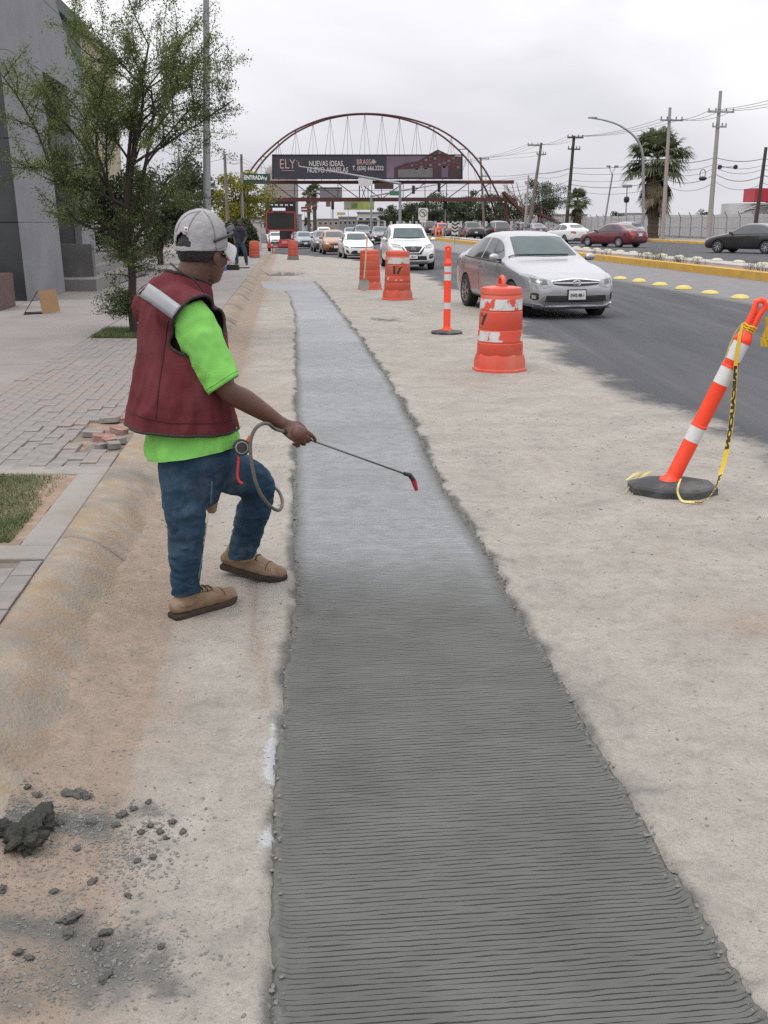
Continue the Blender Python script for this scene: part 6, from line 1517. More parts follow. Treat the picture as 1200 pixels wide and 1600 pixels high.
# ---- second worker down the pavement, bending over tools
c2 = G(376, 414, .16); c2.z = zt(c2.x, c2.y) + .16
p2 = thing('person', 'person in dark top and jeans bending beside tools on the pavement', 'person', c2)
b2 = MB(); J = lambda x, y_, z_: V((x, y_, z_))
limb(b2, [J(-.05, .05, .93), J(.0, .0, 1.20), J(.04, -.05, 1.42)], [(.17, .13), (.19, .13), (.17, .10)], 12, 16, fixed=V((1, 0, 0)))
limb(b2, [J(.04, -.06, 1.42), J(.06, -.10, 1.52)], [.06, .06], 5, 10); b2.ball((.03, -.12, 1.64), .105, 14, 10, (.9, 1, 1.15)); b2.ball((.03, -.22, 1.63), .02, 8, 6)
for s_ in (-1, 1): limb(b2, [J(.02 + s_ * .19, -.05, 1.38), J(.04 + s_ * .25, -.10, 1.12), J(.02 + s_ * .18, -.22, .92)], [.055, .045, .032], 12, 10); b2.ball((.02 + s_ * .17, -.25, .88), .045, 10, 8)
body2 = link('body', remeshed(b2, 'body', .014, 3), skinm, p2)
s2_ = MB(); limb(s2_, [J(-.05, .05, .90), J(.0, .0, 1.20), J(.04, -.05, 1.43)], [(.19, .15), (.205, .15), (.185, .12)], 12, 18, fixed=V((1, 0, 0)))
for s_ in (-1, 1): limb(s2_, [J(.02 + s_ * .19, -.05, 1.38), J(.04 + s_ * .24, -.09, 1.16)], [.075, .068], 8, 12)
link('shirt', remeshed(s2_, 'shirt', .014, 3), mat('dark_shirt', (.03, .033, .045), .9), p2)
j2 = MB(); limb(j2, [J(-.13, .03, .92), J(-.15, -.01, .5), J(-.16, .04, .08)], [.11, .085, .07], 16, 14); limb(j2, [J(.05, .05, .92), J(.20, -.05, .52), J(.24, .05, .10)], [.11, .085, .07], 16, 14); limb(j2, [J(-.05, .04, 1.0), J(-.05, .04, .88)], [(.18, .14), (.17, .14)], 6, 16, fixed=V((1, 0, 0)))
link('trousers', remeshed(j2, 'trousers', .013, 3), mat('dark_denim', (.03, .048, .085), .9, var=.3), p2)
MB().ball((.03, -.105, 1.675), .112, 14, 10, (.92, 1, 1.1)).build('hair', hairm, p2, 180)
for x, y_ in ((-.16, .0), (.26, .02)): MB().ball((x, y_ - .06, .045), .055, 12, 8, (.9, 2.2, .9)).build('shoe', mat('dark_shoe', (.05, .04, .03), .8), p2, 180)
# tools on the pavement near him
c3 = G(363, 422, .16); tb_ = thing('toolbox', 'long black toolbox on the pavement at the feet of the second worker', 'toolbox', c3)
MB().box((0, 0, .10), (.50, .25, .18), taper=.94).build('case', blackm, tb_); MB().bar((.25, 0, .08), (.62, 0, .08), .04, .04).build('rod', blackm, tb_); MB().tube([(-.12, 0, .19), (-.10, 0, .25), (.10, 0, .25), (.12, 0, .19)], .015, 6).build('grip', gripm, tb_, 60)
c3 = G(347, 428, .16); bk = thing('bucket', 'white and blue bucket on the pavement beside the toolbox', 'bucket', c3)
MB().lathe([(.13, 0), (.155, .33), (.162, .34), (.162, .36), (.145, .36), (.12, .02)], 20).build('pail', mat('white_pail', (.55, .57, .60), .5), bk, 40); MB().lathe([(.143, .10), (.158, .24)], 20, cap=False).build('label', mat('blue_print', (.05, .12, .30), .5), bk, 60)
c3 = G(358, 411, .16); rb = thing('tool_bag', 'red bag hanging beside the second worker', 'bag', c3)
MB().ball((0, 0, .40), .13, 12, 10, (.75, .7, 2.6)).build('sack', mat('red_cloth', (.50, .05, .05), .8), rb, 180); MB().tube([(-.05, 0, .70), (-.03, 0, .84), (.03, 0, .84), (.05, 0, .70)], .012, 6).build('strap', mat('red_strap', (.35, .04, .04), .8), rb, 60)
# ============================================================ left side: buildings
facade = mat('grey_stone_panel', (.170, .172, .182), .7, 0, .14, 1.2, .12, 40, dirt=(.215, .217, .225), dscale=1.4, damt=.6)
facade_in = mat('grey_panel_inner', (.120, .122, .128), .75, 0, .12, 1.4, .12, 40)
darkwall = mat('dark_stone_tile', (.032, .035, .038), .35, 0, .25, .8, .05, 30, dirt=(.05, .053, .056), dscale=1.2, damt=.6)
brownst = mat('brown_granite', (.085, .045, .038), .45, 0, .25, 5, .1, 60)
stepm = mat('step_concrete', (.20, .19, .185), .85, 0, .12, 2, .2, 40, dirt=(.14, .135, .13), dscale=2, damt=.6)
WT = -4.95                                     # the facade stands along this street offset
b0 = ST(WT, 20.7); zb0 = b0.z + .12
bld = thing('office_building', 'modern grey stone clad building with dark front beside the street tree', 'building', (b0.x, b0.y, zb0))
O = V((b0.x, b0.y, zb0))
def wl(px, py, tt=WT): return PT(px, py, tt) - O
U = V((-SL, 1, 0)).normalized(); NV = V((1, SL, 0)).normalized()      # along the street; outwards to the street
def slab_poly(pts, thick, name, m_, par, inward=-1):
    """flat polygon with thickness, pushed back from the street"""
    n = len(pts); bk = [p + NV * thick * inward for p in pts]
    return MB().add(list(pts) + bk, [tuple(range(n)), tuple(range(2 * n - 1, n - 1, -1))] + [(i, i + n, (i + 1) % n + n, (i + 1) % n) for i in range(n)]).build(name, m_, par)
def wpt(y_, z_, lean=.022): return V((WT - SL * y_, y_, 0)) - V((O.x, O.y, 0)) + V((-lean * z_, 0, z_))
# wall panels: pier, lintel with the sloping roof line, far pier; all proud stone slabs with open joints
def roof(y_): return 9.6 - (y_ - 20.7) * .62
zs_ = [0, 1.55, 3.1, 4.65, 6.2, 7.75]
def panel(y0, y1, z0, z1a, z1b, m_=None):
    g = .004; slab_poly([wpt(y0 + g, z0 + g), wpt(y1 - g, z0 + g), wpt(y1 - g, z1b - g), wpt(y0 + g, z1a - g)], .16, 'wall_panel', m_ or facade, bld)
for z0, z1 in zip(zs_, zs_[1:]):
    panel(20.7, 23.6, z0, z1, z1)
    if z0 >= 4.6: panel(23.6, 26.2, z0, min(z1, roof(23.6)), min(z1, roof(26.2)))
    panel(26.2, 28.0, z0, min(z1, roof(26.2)), min(z1, roof(28.0))) if z0 < 4.7 else None
panel(20.7, 23.6, 7.75, roof(20.7), roof(23.6))
# core behind the panels, with the recess left open
core = MB()
def cbox(y0, y1, z0, z1, t0, t1): 
    vs = [V((t_ - SL * y_, y_, 0)) - V((O.x, O.y, 0)) + V((-.022 * z_, 0, z_)) for z_ in (z0, z1) for t_, y_ in ((t0, y0), (t1, y0), (t1, y1), (t0, y1))]
    core.add(vs, [(3, 2, 1, 0), (4, 5, 6, 7), (0, 1, 5, 4), (1, 2, 6, 5), (2, 3, 7, 6), (3, 0, 4, 7)])
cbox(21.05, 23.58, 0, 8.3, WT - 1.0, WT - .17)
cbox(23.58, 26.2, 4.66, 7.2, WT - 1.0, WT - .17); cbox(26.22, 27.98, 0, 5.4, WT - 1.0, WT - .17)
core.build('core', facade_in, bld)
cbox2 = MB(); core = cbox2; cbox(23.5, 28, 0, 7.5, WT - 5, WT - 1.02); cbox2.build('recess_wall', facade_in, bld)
# awning in the recess
core = MB(); cbox(23.4, 26.0, 3.05, 3.45, WT - 1.0, WT + .05); core.build('canopy', blackm, bld)
# dark front of the building, facing down the street, in courses of tile
dk = []
for i in range(7):
    z0, z1 = i * 1.55, (i + 1) * 1.55
    for j in range(4):
        t0, t1 = WT - .165 - j * 1.6, WT - .165 - (j + 1) * 1.6
        vs = [V((t_ - SL * 20.9, 20.80, 0)) - V((O.x, O.y, 0)) + V((-.022 * z_, 0, z_)) for z_, t_ in ((z0 + .008, t0 - .008), (z0 + .008, t1 + .008), (z1 - .008, t1 + .008), (z1 - .008, t0 - .008))]
        bk = [v + V((0, .12, 0)) for v in vs]
        MB().add(vs + bk, [(0, 1, 2, 3), (7, 6, 5, 4), (0, 4, 5, 1), (1, 5, 6, 2), (2, 6, 7, 3), (3, 7, 4, 0)]).build('dark_tile', darkwall, bld)
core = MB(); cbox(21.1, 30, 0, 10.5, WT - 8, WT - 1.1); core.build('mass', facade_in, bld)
# planter at the foot of the dark front
c = ST(-5.02, 18.2, .16); pl = thing('stone_planter', 'low brown granite planter below the dark wall', 'planter', c, STREET_ANG)
MB().box((-1.6, 1.15, .30), (3.2, .14, .60)).build('back_panel', brownst, pl)
MB().box((-1.6, 0.0, .30), (3.2, .14, .60)).build('front_panel', brownst, pl); MB().box((-.07, .575, .30), (.14, 1.0, .60)).build('end_panel', brownst, pl)
MB().box((-1.6, .575, .46), (3.0, 1.0, .06)).build('soil', soilm, pl)
MB().box((-1.62, .02, .62), (3.3, .24, .035)).build('coping', mat('planter_coping', (.40, .39, .38), .6), pl)
MB().bar((-1.75, .3, .5), (-1.75, .3, 1.5), .05, .05).build('stake', woodm, pl)
# steps and low wall at the entrance
for i, (y0, y1, t0, t1, z1) in enumerate([(24.2, 34, -7.5, -4.35, .30), (25.6, 33, -7.5, -4.75, .50), (26.6, 32, -7.5, -5.1, .70)]):
    pts = [(t0 - SL * y0, y0), (t1 - SL * y0, y0), (t1 - SL * y1, y1), (t0 - SL * y1, y1)]
    o = MB().prism(pts, .08, z1 + .06).build('entrance_step', stepm); tag(o, ('bottom', 'middle', 'top')[i] + ' concrete step at the entrance of the grey building', 'step', 'steps at the grey building')
cw = MB().box((0, 0, .55), (1.5, .35, 1.1), taper=.97).build('low_wall', mat('plinth_concrete', (.115, .112, .108), .85, 0, .2, 2, .2, 40, dirt=(.17, .165, .16), dscale=2, damt=.6)); q = ST(-5.35, 25.5, .1); cw.location = q; cw.rotation_euler = (0, 0, STREET_ANG)
tag(cw, 'stained concrete block wall beside the entrance steps', 'wall')
# cardboard box lying open
c = G(66, 490, .16); bx_ = thing('cardboard_box', 'open brown cardboard box lying on the pavement by the planter', 'box', c, .35)
cardm = mat('cardboard', (.33, .20, .10), .85, 0, .12, 6); cardd = mat('cardboard_inner_shade', (.05, .035, .028), .85)  # second, near-black tone paints the shade inside the open box
def sheet_(a, b_, c_, d_, nm, m_, th=.008):
    a, b_, c_, d_ = map(V, (a, b_, c_, d_)); n_ = (b_ - a).cross(d_ - a).normalized() * th
    MB().add([a, b_, c_, d_, a + n_, b_ + n_, c_ + n_, d_ + n_], [(0, 1, 2, 3), (7, 6, 5, 4), (0, 4, 5, 1), (1, 5, 6, 2), (2, 6, 7, 3), (3, 7, 4, 0)]).build(nm, m_, bx_)
sheet_((0, -.05, 0), (.30, .10, .02), (.25, .12, .40), (-.04, -.03, .37), 'side_panel', cardm)
sheet_((-.28, -.16, .01), (0, -.05, .01), (.0, .25, .01), (-.28, .2, .01), 'bottom_panel', cardd)
sheet_((-.30, -.16, .0), (-.05, -.03, .37), (-.02, .22, .37), (-.28, .2, .0), 'flap', cardd)
# cream building and others behind the tree
def simple_building(name, label, tt, y0, y1, z1, depth, m_, wins=(), roofm=None, par_m=None, base=None):
    q = ST(tt, y0, .0); t = thing(name, label, 'building', q)
    def w2(t_, y_, z_): return V((t_ - SL * y_, y_, 0)) - V((q.x, q.y, 0)) + V((0, 0, z_))
    vs = [w2(t_, y_, z_) for z_ in (-.5, z1) for t_, y_ in ((tt - depth, y0), (tt, y0), (tt, y1), (tt - depth, y1))]
    MB().add(vs, [(3, 2, 1, 0), (4, 5, 6, 7), (0, 1, 5, 4), (1, 2, 6, 5), (2, 3, 7, 6), (3, 0, 4, 7)]).build('wall', m_, t)
    vs = [w2(t_, y_, z_) for z_ in (z1 - .02, z1 + .35) for t_, y_ in ((tt - depth - .15, y0 - .15), (tt + .15, y0 - .15), (tt + .15, y1 + .15), (tt - depth - .15, y1 + .15))]
    MB().add(vs, [(3, 2, 1, 0), (4, 5, 6, 7), (0, 1, 5, 4), (1, 2, 6, 5), (2, 3, 7, 6), (3, 0, 4, 7)]).build('parapet', par_m or m_, t)
    for (face, a, z0, w_, h_) in wins:
        if face == 'f': ctr = w2(tt - a, y0 - .01, z0 + h_ / 2); d = (w_, .08, h_); M_ = None
        else: ctr = w2(tt + .01, y0 + a, z0 + h_ / 2); d = (.08, w_, h_); M_ = Matrix.Rotation(STREET_ANG, 3, 'Z')
        f_ = MB().box(ctr, (d[0] + .16 if face == 'f' else .06, d[1] + .16 if face != 'f' else .06, d[2] + .16), M_).build('window_frame', par_m or m_, t)
        MB().box(ctr, d, M_).build('pane', glassm, f_)
    return t
cream = mat('cream_render', (.34, .30, .20), .85, 0, .12, 1, .1, 20, dirt=(.27, .24, .17), dscale=.9, damt=.5); greenish = mat('grey_green_render', (.085, .098, .092), .8, 0, .15, 1)
offw = mat('off_white_render', (.42, .40, .37), .85, 0, .1, .8, dirt=(.30, .28, .25), dscale=.8, damt=.5)
simple_building('cream_building', 'cream rendered building with stepped parapet behind the street tree', -8.6, 46, 58, 9.8, 8, cream, [('s', 3, 1.2, 1.4, 2.0), ('s', 7, 1.2, 1.4, 2.0), ('s', 3, 5.0, 1.4, 1.6), ('s', 7, 5.0, 1.4, 1.6), ('f', 2.2, 5.0, 1.3, 1.6), ('f', 5, 5.0, 1.3, 1.6)])
simple_building('tower_block', 'narrow grey green wall between the stone building and the cream building', -6.4, 31.0, 36, 7.6, 6, greenish, [('f', 1.2, 4.2, .6, 1.2)])
q = thing('garden_wall', 'low pale wall on a dark red plinth behind the street tree', 'wall', ST(-7.3, 42))
qo = q.location
for nm, z0, z1, t_, m_ in (('plinth', -.1, .75, -7.28, mat('dark_red_plinth', (.10, .035, .030), .7)), ('wall', .75, 2.0, -7.32, offw)):
    vs = [V((tt - SL * y_, y_, zt(tt - SL * y_, y_) + z_)) - qo for z_ in (z0, z1) for tt, y_ in ((t_ - .3, 36), (t_, 36), (t_, 60), (t_ - .3, 60))]
    MB().add(vs, [(3, 2, 1, 0), (4, 5, 6, 7), (0, 1, 5, 4), (1, 2, 6, 5), (2, 3, 7, 6), (3, 0, 4, 7)]).build(nm, m_, q)
qw = thing('white_wall', 'white garden wall end beyond the clipped bush', 'wall', ST(-3.2, 76)); MB().box((0, 0, .95), (3.2, .3, 2.3)).build('panel', offw, qw); MB().box((0, 0, 2.14), (3.3, .36, .08)).build('coping', stepm, qw)

# ============================================================ trees
barkm = mat('dark_bark', (.035, .026, .020), .9, 0, .3, 10, .5, 40)
def leaf_cloud(pts, sizes, wid, m_, name, par, aniso=None, droop=0.0):
    """one small leaf face per point"""
    n = len(pts); a = rng.normal(size=(n, 3)); 
    if aniso is not None: a = a * .7 + aniso
    a /= np.linalg.norm(a, axis=1)[:, None]; b_ = rng.normal(size=(n, 3)); b_ -= a * np.sum(a * b_, 1)[:, None]; b_ /= np.linalg.norm(b_, axis=1)[:, None]
    s_ = sizes[:, None]; p = np.asarray(pts); v = np.empty((n * 4, 3)); v[0::4] = p; v[1::4] = p + a * s_ * .5 + b_ * s_ * wid; v[2::4] = p + a * s_; v[3::4] = p + a * s_ * .5 - b_ * s_ * wid
    me = bpy.data.meshes.new(name); me.vertices.add(n * 4); me.vertices.foreach_set('co', v.ravel()); me.loops.add(n * 4); me.loops.foreach_set('vertex_index', np.arange(n * 4, dtype=np.int32)); me.polygons.add(n); me.polygons.foreach_set('loop_start', np.arange(0, n * 4, 4, dtype=np.int32)); me.polygons.foreach_set('loop_total', np.full(n, 4, np.int32)); me.update(); me.validate()
    return link(name, me, m_, par)
# ---- the street tree: thin twisted limbs, feathery foliage
tb = ST(-2.12, 14.4, .15); tree = thing('street_tree', 'young feathery mesquite tree growing from the pavement in front of the grey building', 'tree', tb)
random.seed(21)
limbs = []; twigs = []
def grow(p, d, r, ln_, lvl):
    n = 6; pts = [p.copy()]; rr = [r]
    for i in range(n):
        d = (d + V((random.gauss(0, .13), random.gauss(0, .13), random.gauss(.02, .10)))).normalized(); p = p + d * ln_ / n; pts.append(p.copy()); rr.append(r * (1 - .62 * (i + 1) / n))
    if lvl and max(q_.x for q_ in pts) > 1.62: return
    limbs.append((pts, rr))
    if lvl >= 3: twigs.append(pts); return
    if lvl >= 2: twigs.append(pts[2:])
    k = (0, 5, 6, 6)[lvl + 0] if lvl else 9
    for i in range(k):
        u_ = random.uniform(.28, 1.0); j = min(int(u_ * n), n - 1); q = pts[j].lerp(pts[j + 1], u_ * n - j)
        a = random.uniform(0, 6.283); side_ = frame_of(d); o = side_[0] * math.cos(a) + side_[1] * math.sin(a)
        nd = (d * .55 + o * .75 + V((0, 0, .18))).normalized()
        grow(q, nd, max(.0035, rr[j] * .62), ln_ * random.uniform(.48, .72), lvl + 1)
main_limbs = [((0, 0, 1.30), (-.40, .05, .92), 1.65), ((0, 0, 1.45), (.18, -.10, 1), 2.0), ((0, 0, 1.5), (.42, .12, .9), 1.75), ((0, 0, 1.2), (-.10, .25, 1), 2.1), ((0, 0, 1.05), (.50, -.2, .75), 1.25), ((0, 0, 1.25), (-.05, -.22, 1), 2.05), ((0, 0, 1.1), (-.55, -.1, .55), 1.15), ((0, 0, 1.55), (.05, .05, 1), 2.4)]
trunk_pts = [V((.02, 0, -.05)), V((0, 0, .35)), V((.03, .02, .8)), V((0, 0, 1.3)), V((.02, 0, 1.75))]
for p, d, l_ in main_limbs: grow(V(p), V(d).normalized(), .036, l_, 1)
# the long bare limb reaching left
bare = [V(P(212, 330, 14.4) - tb), V(P(150, 300, 14.3) - tb), V(P(90, 280, 14.2) - tb), V(P(62, 215, 14.2) - tb), V(P(30, 155, 14.1) - tb), V(P(-10, 100, 14.1) - tb)]
limbs.append(([V(q) for q in crom([tuple(q) for q in bare], 14)], list(np.linspace(.028, .006, 14))))
for i in range(26):
    u_ = random.uniform(.25, 1); q = V(crom([tuple(z) for z in bare], 40)[int(u_ * 39)]); grow(q, V((random.gauss(-.1, .8), random.gauss(0, .5), random.gauss(.35, .5))).normalized(), .007, random.uniform(.3, .65), 3)
for i in range(34):                            # low shoots hanging round the trunk
    a = random.uniform(0, 6.28); z_ = random.uniform(.75, 1.5); grow(V((.02, 0, z_)), V((math.cos(a), math.sin(a), random.uniform(-.15, .6))).normalized(), .008, random.uniform(.35, .7), 3)
for i in range(22):
    a = random.uniform(2.0, 4.3); grow(V((0, 0, random.uniform(.25, .55))), V((math.cos(a), math.sin(a), random.uniform(-.1, .35))).normalized(), .006, random.uniform(.3, .5), 3)
MB().tube([V(p) for p in crom([tuple(q) for q in trunk_pts], 14)], list(np.linspace(.062, .045, 14)), 12).build('trunk', barkm, tree, 60)
bb_ = MB()
for pts, rr in limbs: bb_.tube(pts, rr, 5, cap=False)
tag(bb_.build('branches', barkm, tree, 80), None, None, None, 'stuff')
lp = []; ls = []
for pts in twigs:
    if len(pts) < 2: continue
    dense = 1.0
    for i in range(len(pts) - 1):
        a, b_ = pts[i], pts[i + 1]; ln_ = (b_ - a).length; k = int(ln_ * 520 * (.85 if a.z < 2.2 else .95) * random.uniform(.4, 1.4)) + 1
        for _ in range(k):
            q = a.lerp(b_, random.random()) + V((random.gauss(0, .045), random.gauss(0, .045), random.gauss(0, .040))); lp.append(q); ls.append(random.uniform(.018, .042))
lp = np.array(lp); ls = np.array(ls)
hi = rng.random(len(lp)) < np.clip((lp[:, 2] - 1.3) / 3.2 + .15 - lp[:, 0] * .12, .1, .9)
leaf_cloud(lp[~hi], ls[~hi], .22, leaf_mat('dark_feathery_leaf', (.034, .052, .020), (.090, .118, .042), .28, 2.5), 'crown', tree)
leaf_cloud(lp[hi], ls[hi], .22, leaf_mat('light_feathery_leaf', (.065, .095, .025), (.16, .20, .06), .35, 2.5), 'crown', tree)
for o in tree.children:
    if o.name.startswith('crown'): tag(o, None, None, None, 'stuff')
print('street tree leaves', len(lp))
tt_ = thing('tree_tape', 'yellow and black tape tied round the trunk of the street tree', 'caution tape', tb)
for z_ in (.93, .97): MB().lathe([(.062, z_), (.064, z_ + .016), (.066, z_ + .03), (.060, z_ + .034)], 16, cap=False).build('wrap', tapem, tt_, 60)
ribbon_mesh([V((-.06, -.04, .95)), V((-.12, -.10, .86)), V((-.20, -.12, .70)), V((-.24, -.12, .60))], [.018, .022, .024, .02], [V((.6, 0, .8))] * 4, 16)[0].build('loose_end', tapem, tt_, 60)
me = text_mesh('ION', .07, .0006, bold=.003); o = link('lettering', me, tapek, tt_); o.location = (-.18, -.135, .74); o.rotation_euler = (math.pi / 2, -1.05, 0)
# ---- fuller trees
def round_tree(name, label, loc, h, rx, m_, n=5000, trunk_h=.28, group=None, seed=0, leaf=.22, squash=1.0, trunk_r=.16, clumps=26, cat='tree'):
    random.seed(seed + 100); t = thing(name, label, cat, loc, 0, group); cz = h * (.5 + trunk_h * .5); rz = h * (1 - trunk_h) * .5
    tr_ = MB(); tr_.tube([V((0, 0, -.3)), V((.05, 0, h * trunk_h)), V((0, .05, h * .62))], [trunk_r, trunk_r * .8, trunk_r * .35], 8)
    cs = []
    for i in range(clumps):
        u_ = V((random.gauss(0, 1), random.gauss(0, 1), random.gauss(0, 1))).normalized() * random.uniform(.35, .92); c_ = V((u_.x * rx, u_.y * rx * squash, cz + u_.z * rz)); cs.append((c_, random.uniform(.20, .42) * min(rx, rz)))
        tr_.tube([V((0, 0, h * trunk_h * random.uniform(.8, 1.3))), c_.lerp(V((0, 0, cz)), .4), c_], [trunk_r * .4, trunk_r * .22, trunk_r * .08], 5)
    tag(tr_.build('trunk', barkm, t, 60), None, None, None, None)
    p = []; k = n // clumps
    for c_, r_ in cs:
        g_ = rng.normal(size=(k, 3)); g_ /= np.linalg.norm(g_, axis=1)[:, None]; g_ *= (rng.random((k, 1)) ** .45) * r_ * np.array([1.25, 1.25, .8]); p.append(g_ + np.array(c_))
    p = np.vstack(p); o = leaf_cloud(p, rng.uniform(.5, 1.2, len(p)) * leaf, .30, m_, 'crown', t); tag(o, None, None, None, 'stuff'); return t
dkl = leaf_mat('dark_leaf', (.022, .034, .016), (.065, .085, .035), .2, .8); ygl = leaf_mat('yellow_green_leaf', (.11, .12, .015), (.27, .25, .035), .3, .8); mdl = leaf_mat('mid_leaf', (.030, .045, .022), (.080, .098, .048), .2, .5)
round_tree('yellow_tree', 'yellow green leafy tree beside the slim poles', ST(-3.6, 88), 6.6, 2.7, ygl, 9000, .18, None, 1, .22)
round_tree('dark_tree', 'dark evergreen tree behind the tall lamp post', ST(-6.6, 66), 6.4, 2.6, dkl, 8000, .15, None, 2, .2)
round_tree('dark_tree', 'dark leafy tree filling the doorway behind the mesquite tree', ST(-5.6, 37), 4.6, 1.5, dkl, 8000, .05, None, 3, .13)
round_tree('dark_tree', 'dark shrubby tree beside the garden wall with the red plinth', ST(-5.2, 44), 4.2, 1.6, dkl, 6000, .08, None, 13, .14)
bu = thing('clipped_bush', 'dense dark clipped bush at the pavement edge', 'bush', ST(-2.5, 60)); q = rng.normal(size=(7000, 3)); q /= np.linalg.norm(q, axis=1)[:, None]; q *= rng.uniform(.82, 1.05, (7000, 1)); q = q * np.array([1.0, 1.0, 1.15]) + np.array([0, 0, 1.0])
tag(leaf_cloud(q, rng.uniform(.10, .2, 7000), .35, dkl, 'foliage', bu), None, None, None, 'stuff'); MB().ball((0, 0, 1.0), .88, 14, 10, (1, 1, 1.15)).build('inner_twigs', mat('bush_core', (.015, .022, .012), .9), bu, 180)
# trees beyond the footbridge
for i, (px, y_, h, rx) in enumerate([(648, 176, 6.2, 3.0), (672, 186, 8.6, 4.4), (700, 180, 7.6, 3.8), (728, 186, 8.4, 4.2), (760, 190, 8.0, 4.2), (788, 182, 7.6, 3.4), (610, 230, 6.5, 3.4)]):
    x_ = (px - 600) / F * y_; round_tree('park_tree', 'dark green tree in the row beyond the footbridge', V((x_, y_, zt(x_, y_))), h * .80, rx, mdl, 5200, .04, 'trees beyond the footbridge', 30 + i, .32)
x_ = (838 - 600) / F * 168; round_tree('roadside_tree', 'broad dark tree beside the footbridge stairs', V((x_, 168, 0)), 8.9, 4.0, mdl, 10000, .06, None, 44, .24)
# ---- fan palms
palml = leaf_mat('palm_leaf', (.060, .080, .040), (.18, .20, .11), .25, .9); palmd = leaf_mat('dry_palm_leaf', (.13, .10, .06), (.25, .20, .12), .15, .9); palmb = mat('palm_bark', (.085, .065, .050), .95, 0, .35, 3, .6, 12)
def palm(loc, label, h, r, trunk_r, skirt=.35, nf=70, seed=0, group='fan palms'):
    random.seed(seed + 500); t = thing('fan_palm', label, 'palm', loc, 0, group)
    pr = [(trunk_r * 1.35, -.2), (trunk_r * 1.2, .25)]; z_ = .25
    while z_ < h: pr += [(trunk_r * random.uniform(.92, 1.08), z_), (trunk_r * random.uniform(1.0, 1.16), z_ + .12)]; z_ += .2
    MB().lathe(pr, 14).build('trunk', palmb, t, 50)
    for kind, m_, cnt in (('fronds', palml, nf), ('dry_skirt', palmd, int(nf * .7))):
        vs = []; fs = []
        for i in range(cnt):
            a = random.uniform(0, 6.283); el = random.uniform(-.55, 1.35) if kind == 'fronds' else random.uniform(-1.45, -.75)
            d = V((math.cos(a) * math.cos(el), math.sin(a) * math.cos(el), math.sin(el))); base = V((0, 0, h if kind == 'fronds' else h - random.uniform(.2, skirt * h)))
            pl_ = r * random.uniform(.42, .6) * (1 if kind == 'fronds' else .55); bl_ = r * random.uniform(.40, .52) * (1 if kind == 'fronds' else .9)
            tip = base + d * pl_; tip.z -= .12 * pl_; sx2, sy2 = frame_of(d)
            k = len(vs); e = sx2 * .025; vs += [base - e, base + e, tip + e * .5, tip - e * .5]; fs.append((k, k + 1, k + 2, k + 3))
            nb = 22
            for j in range(nb):
                an = (j / (nb - 1) - .5) * 3.9 * (1 if kind == 'fronds' else .5); bd_ = (d * math.cos(an) + sx2 * math.sin(an)).normalized(); l2 = bl_ * (1 - .28 * abs(j / (nb - 1) - .5) * 2) * random.uniform(.85, 1.1)
                m2 = tip + bd_ * l2 * .6 + sy2 * .06 * l2; en = tip + bd_ * l2; en.z -= l2 * random.uniform(.12, .38); wv_ = bd_.cross(sy2).normalized() * l2 * .055
                k = len(vs); vs += [tip, m2 - wv_, en, m2 + wv_]; fs.append((k, k + 1, k + 2, k + 3))
        me = bpy.data.meshes.new(kind); me.from_pydata([tuple(v) for v in vs], [], fs); me.update(); tag(link(kind, me, m_, t), None, None, None, 'stuff')
    return t
q = G(1019, 375); palm(V((q.x, q.y, .1)), 'large fan palm with a dry skirt beside the concrete pole', 6.5 * q.y / 91, 3.3 * q.y / 91, .46 * q.y / 91, .42, 80, 1)
q = V(((889 - 600) / F * 105, 105, .1)); palm(q, 'small fan palm beside the dark wooden pole', 3.5, 1.6, .30, .5, 60, 2)
q = V(((496 - 600) / F * 210, 210, -1.2)); palm(q, 'tall thin palm far beyond the footbridge', 8.5, 2.0, .35, .3, 50, 3); q = V(((487 - 600) / F * 230, 230, -1.2)); palm(q, 'tall palm behind the thin palm beyond the footbridge', 8.0, 2.0, .35, .3, 50, 4)
# ============================================================ footbridge and billboard
rust = mat('rust_red_steel', (.088, .028, .022), .65, 0, .2, 1.5, .1, 20, dirt=(.07, .030, .024), dscale=1.2, damt=.6)
cablem = mat('hanger_cable', (.16, .12, .12), .6, .3, .1)
BY = 150.0; FB0 = V((-1.0, BY, zt(-1.0, BY)))
fb = thing('footbridge', 'rust red arched footbridge with hangers and truss deck spanning the street', 'bridge', FB0)
def fp(px, py, Y=BY): return P(px, py, Y) - FB0
arch_px = [(366, 345), (372, 318), (381, 287), (394, 263), (418, 236), (455, 207), (498, 188), (535, 180), (570, 177.5), (608, 180), (648, 188), (690, 204), (728, 231), (755, 262), (772, 292), (786, 322), (796, 350)]
arch_b = [(378, 345), (383, 318), (390, 288), (402, 264), (424, 238), (459, 209), (500, 190), (536, 181), (570, 178.5), (604, 181), (640, 189), (679, 205), (714, 232), (740, 262), (757, 292), (770, 322), (779, 350)]
A1 = [fp(x, y_, BY - 1.6) for x, y_ in crom(arch_px, 70)]; A2 = [fp(x, y_, BY + 1.6) for x, y_ in crom(arch_b, 70)]
for A in (A1, A2): MB().tube(A, .125, 10).build('arch_rib', rust, fb, 60)
for i in range(4, 66, 6): MB().tube([A1[i], A2[i]], .06, 6).build('cross_brace', rust, fb, 60)
def arch_y(px): return float(np.interp(px, [a for a, b_ in crom(arch_px, 90)], [b_ for a, b_ in crom(arch_px, 90)]))
for i, px in enumerate(range(408, 762, 27)):
    for d in (-14, 0, 14):
        q = px + d
        if 400 < q < 760: MB().tube([fp(px, arch_y(px) + 1, BY - 1.5), fp(q, 284, BY - 1.3)], .022, 4).build('hanger', cablem, fb)
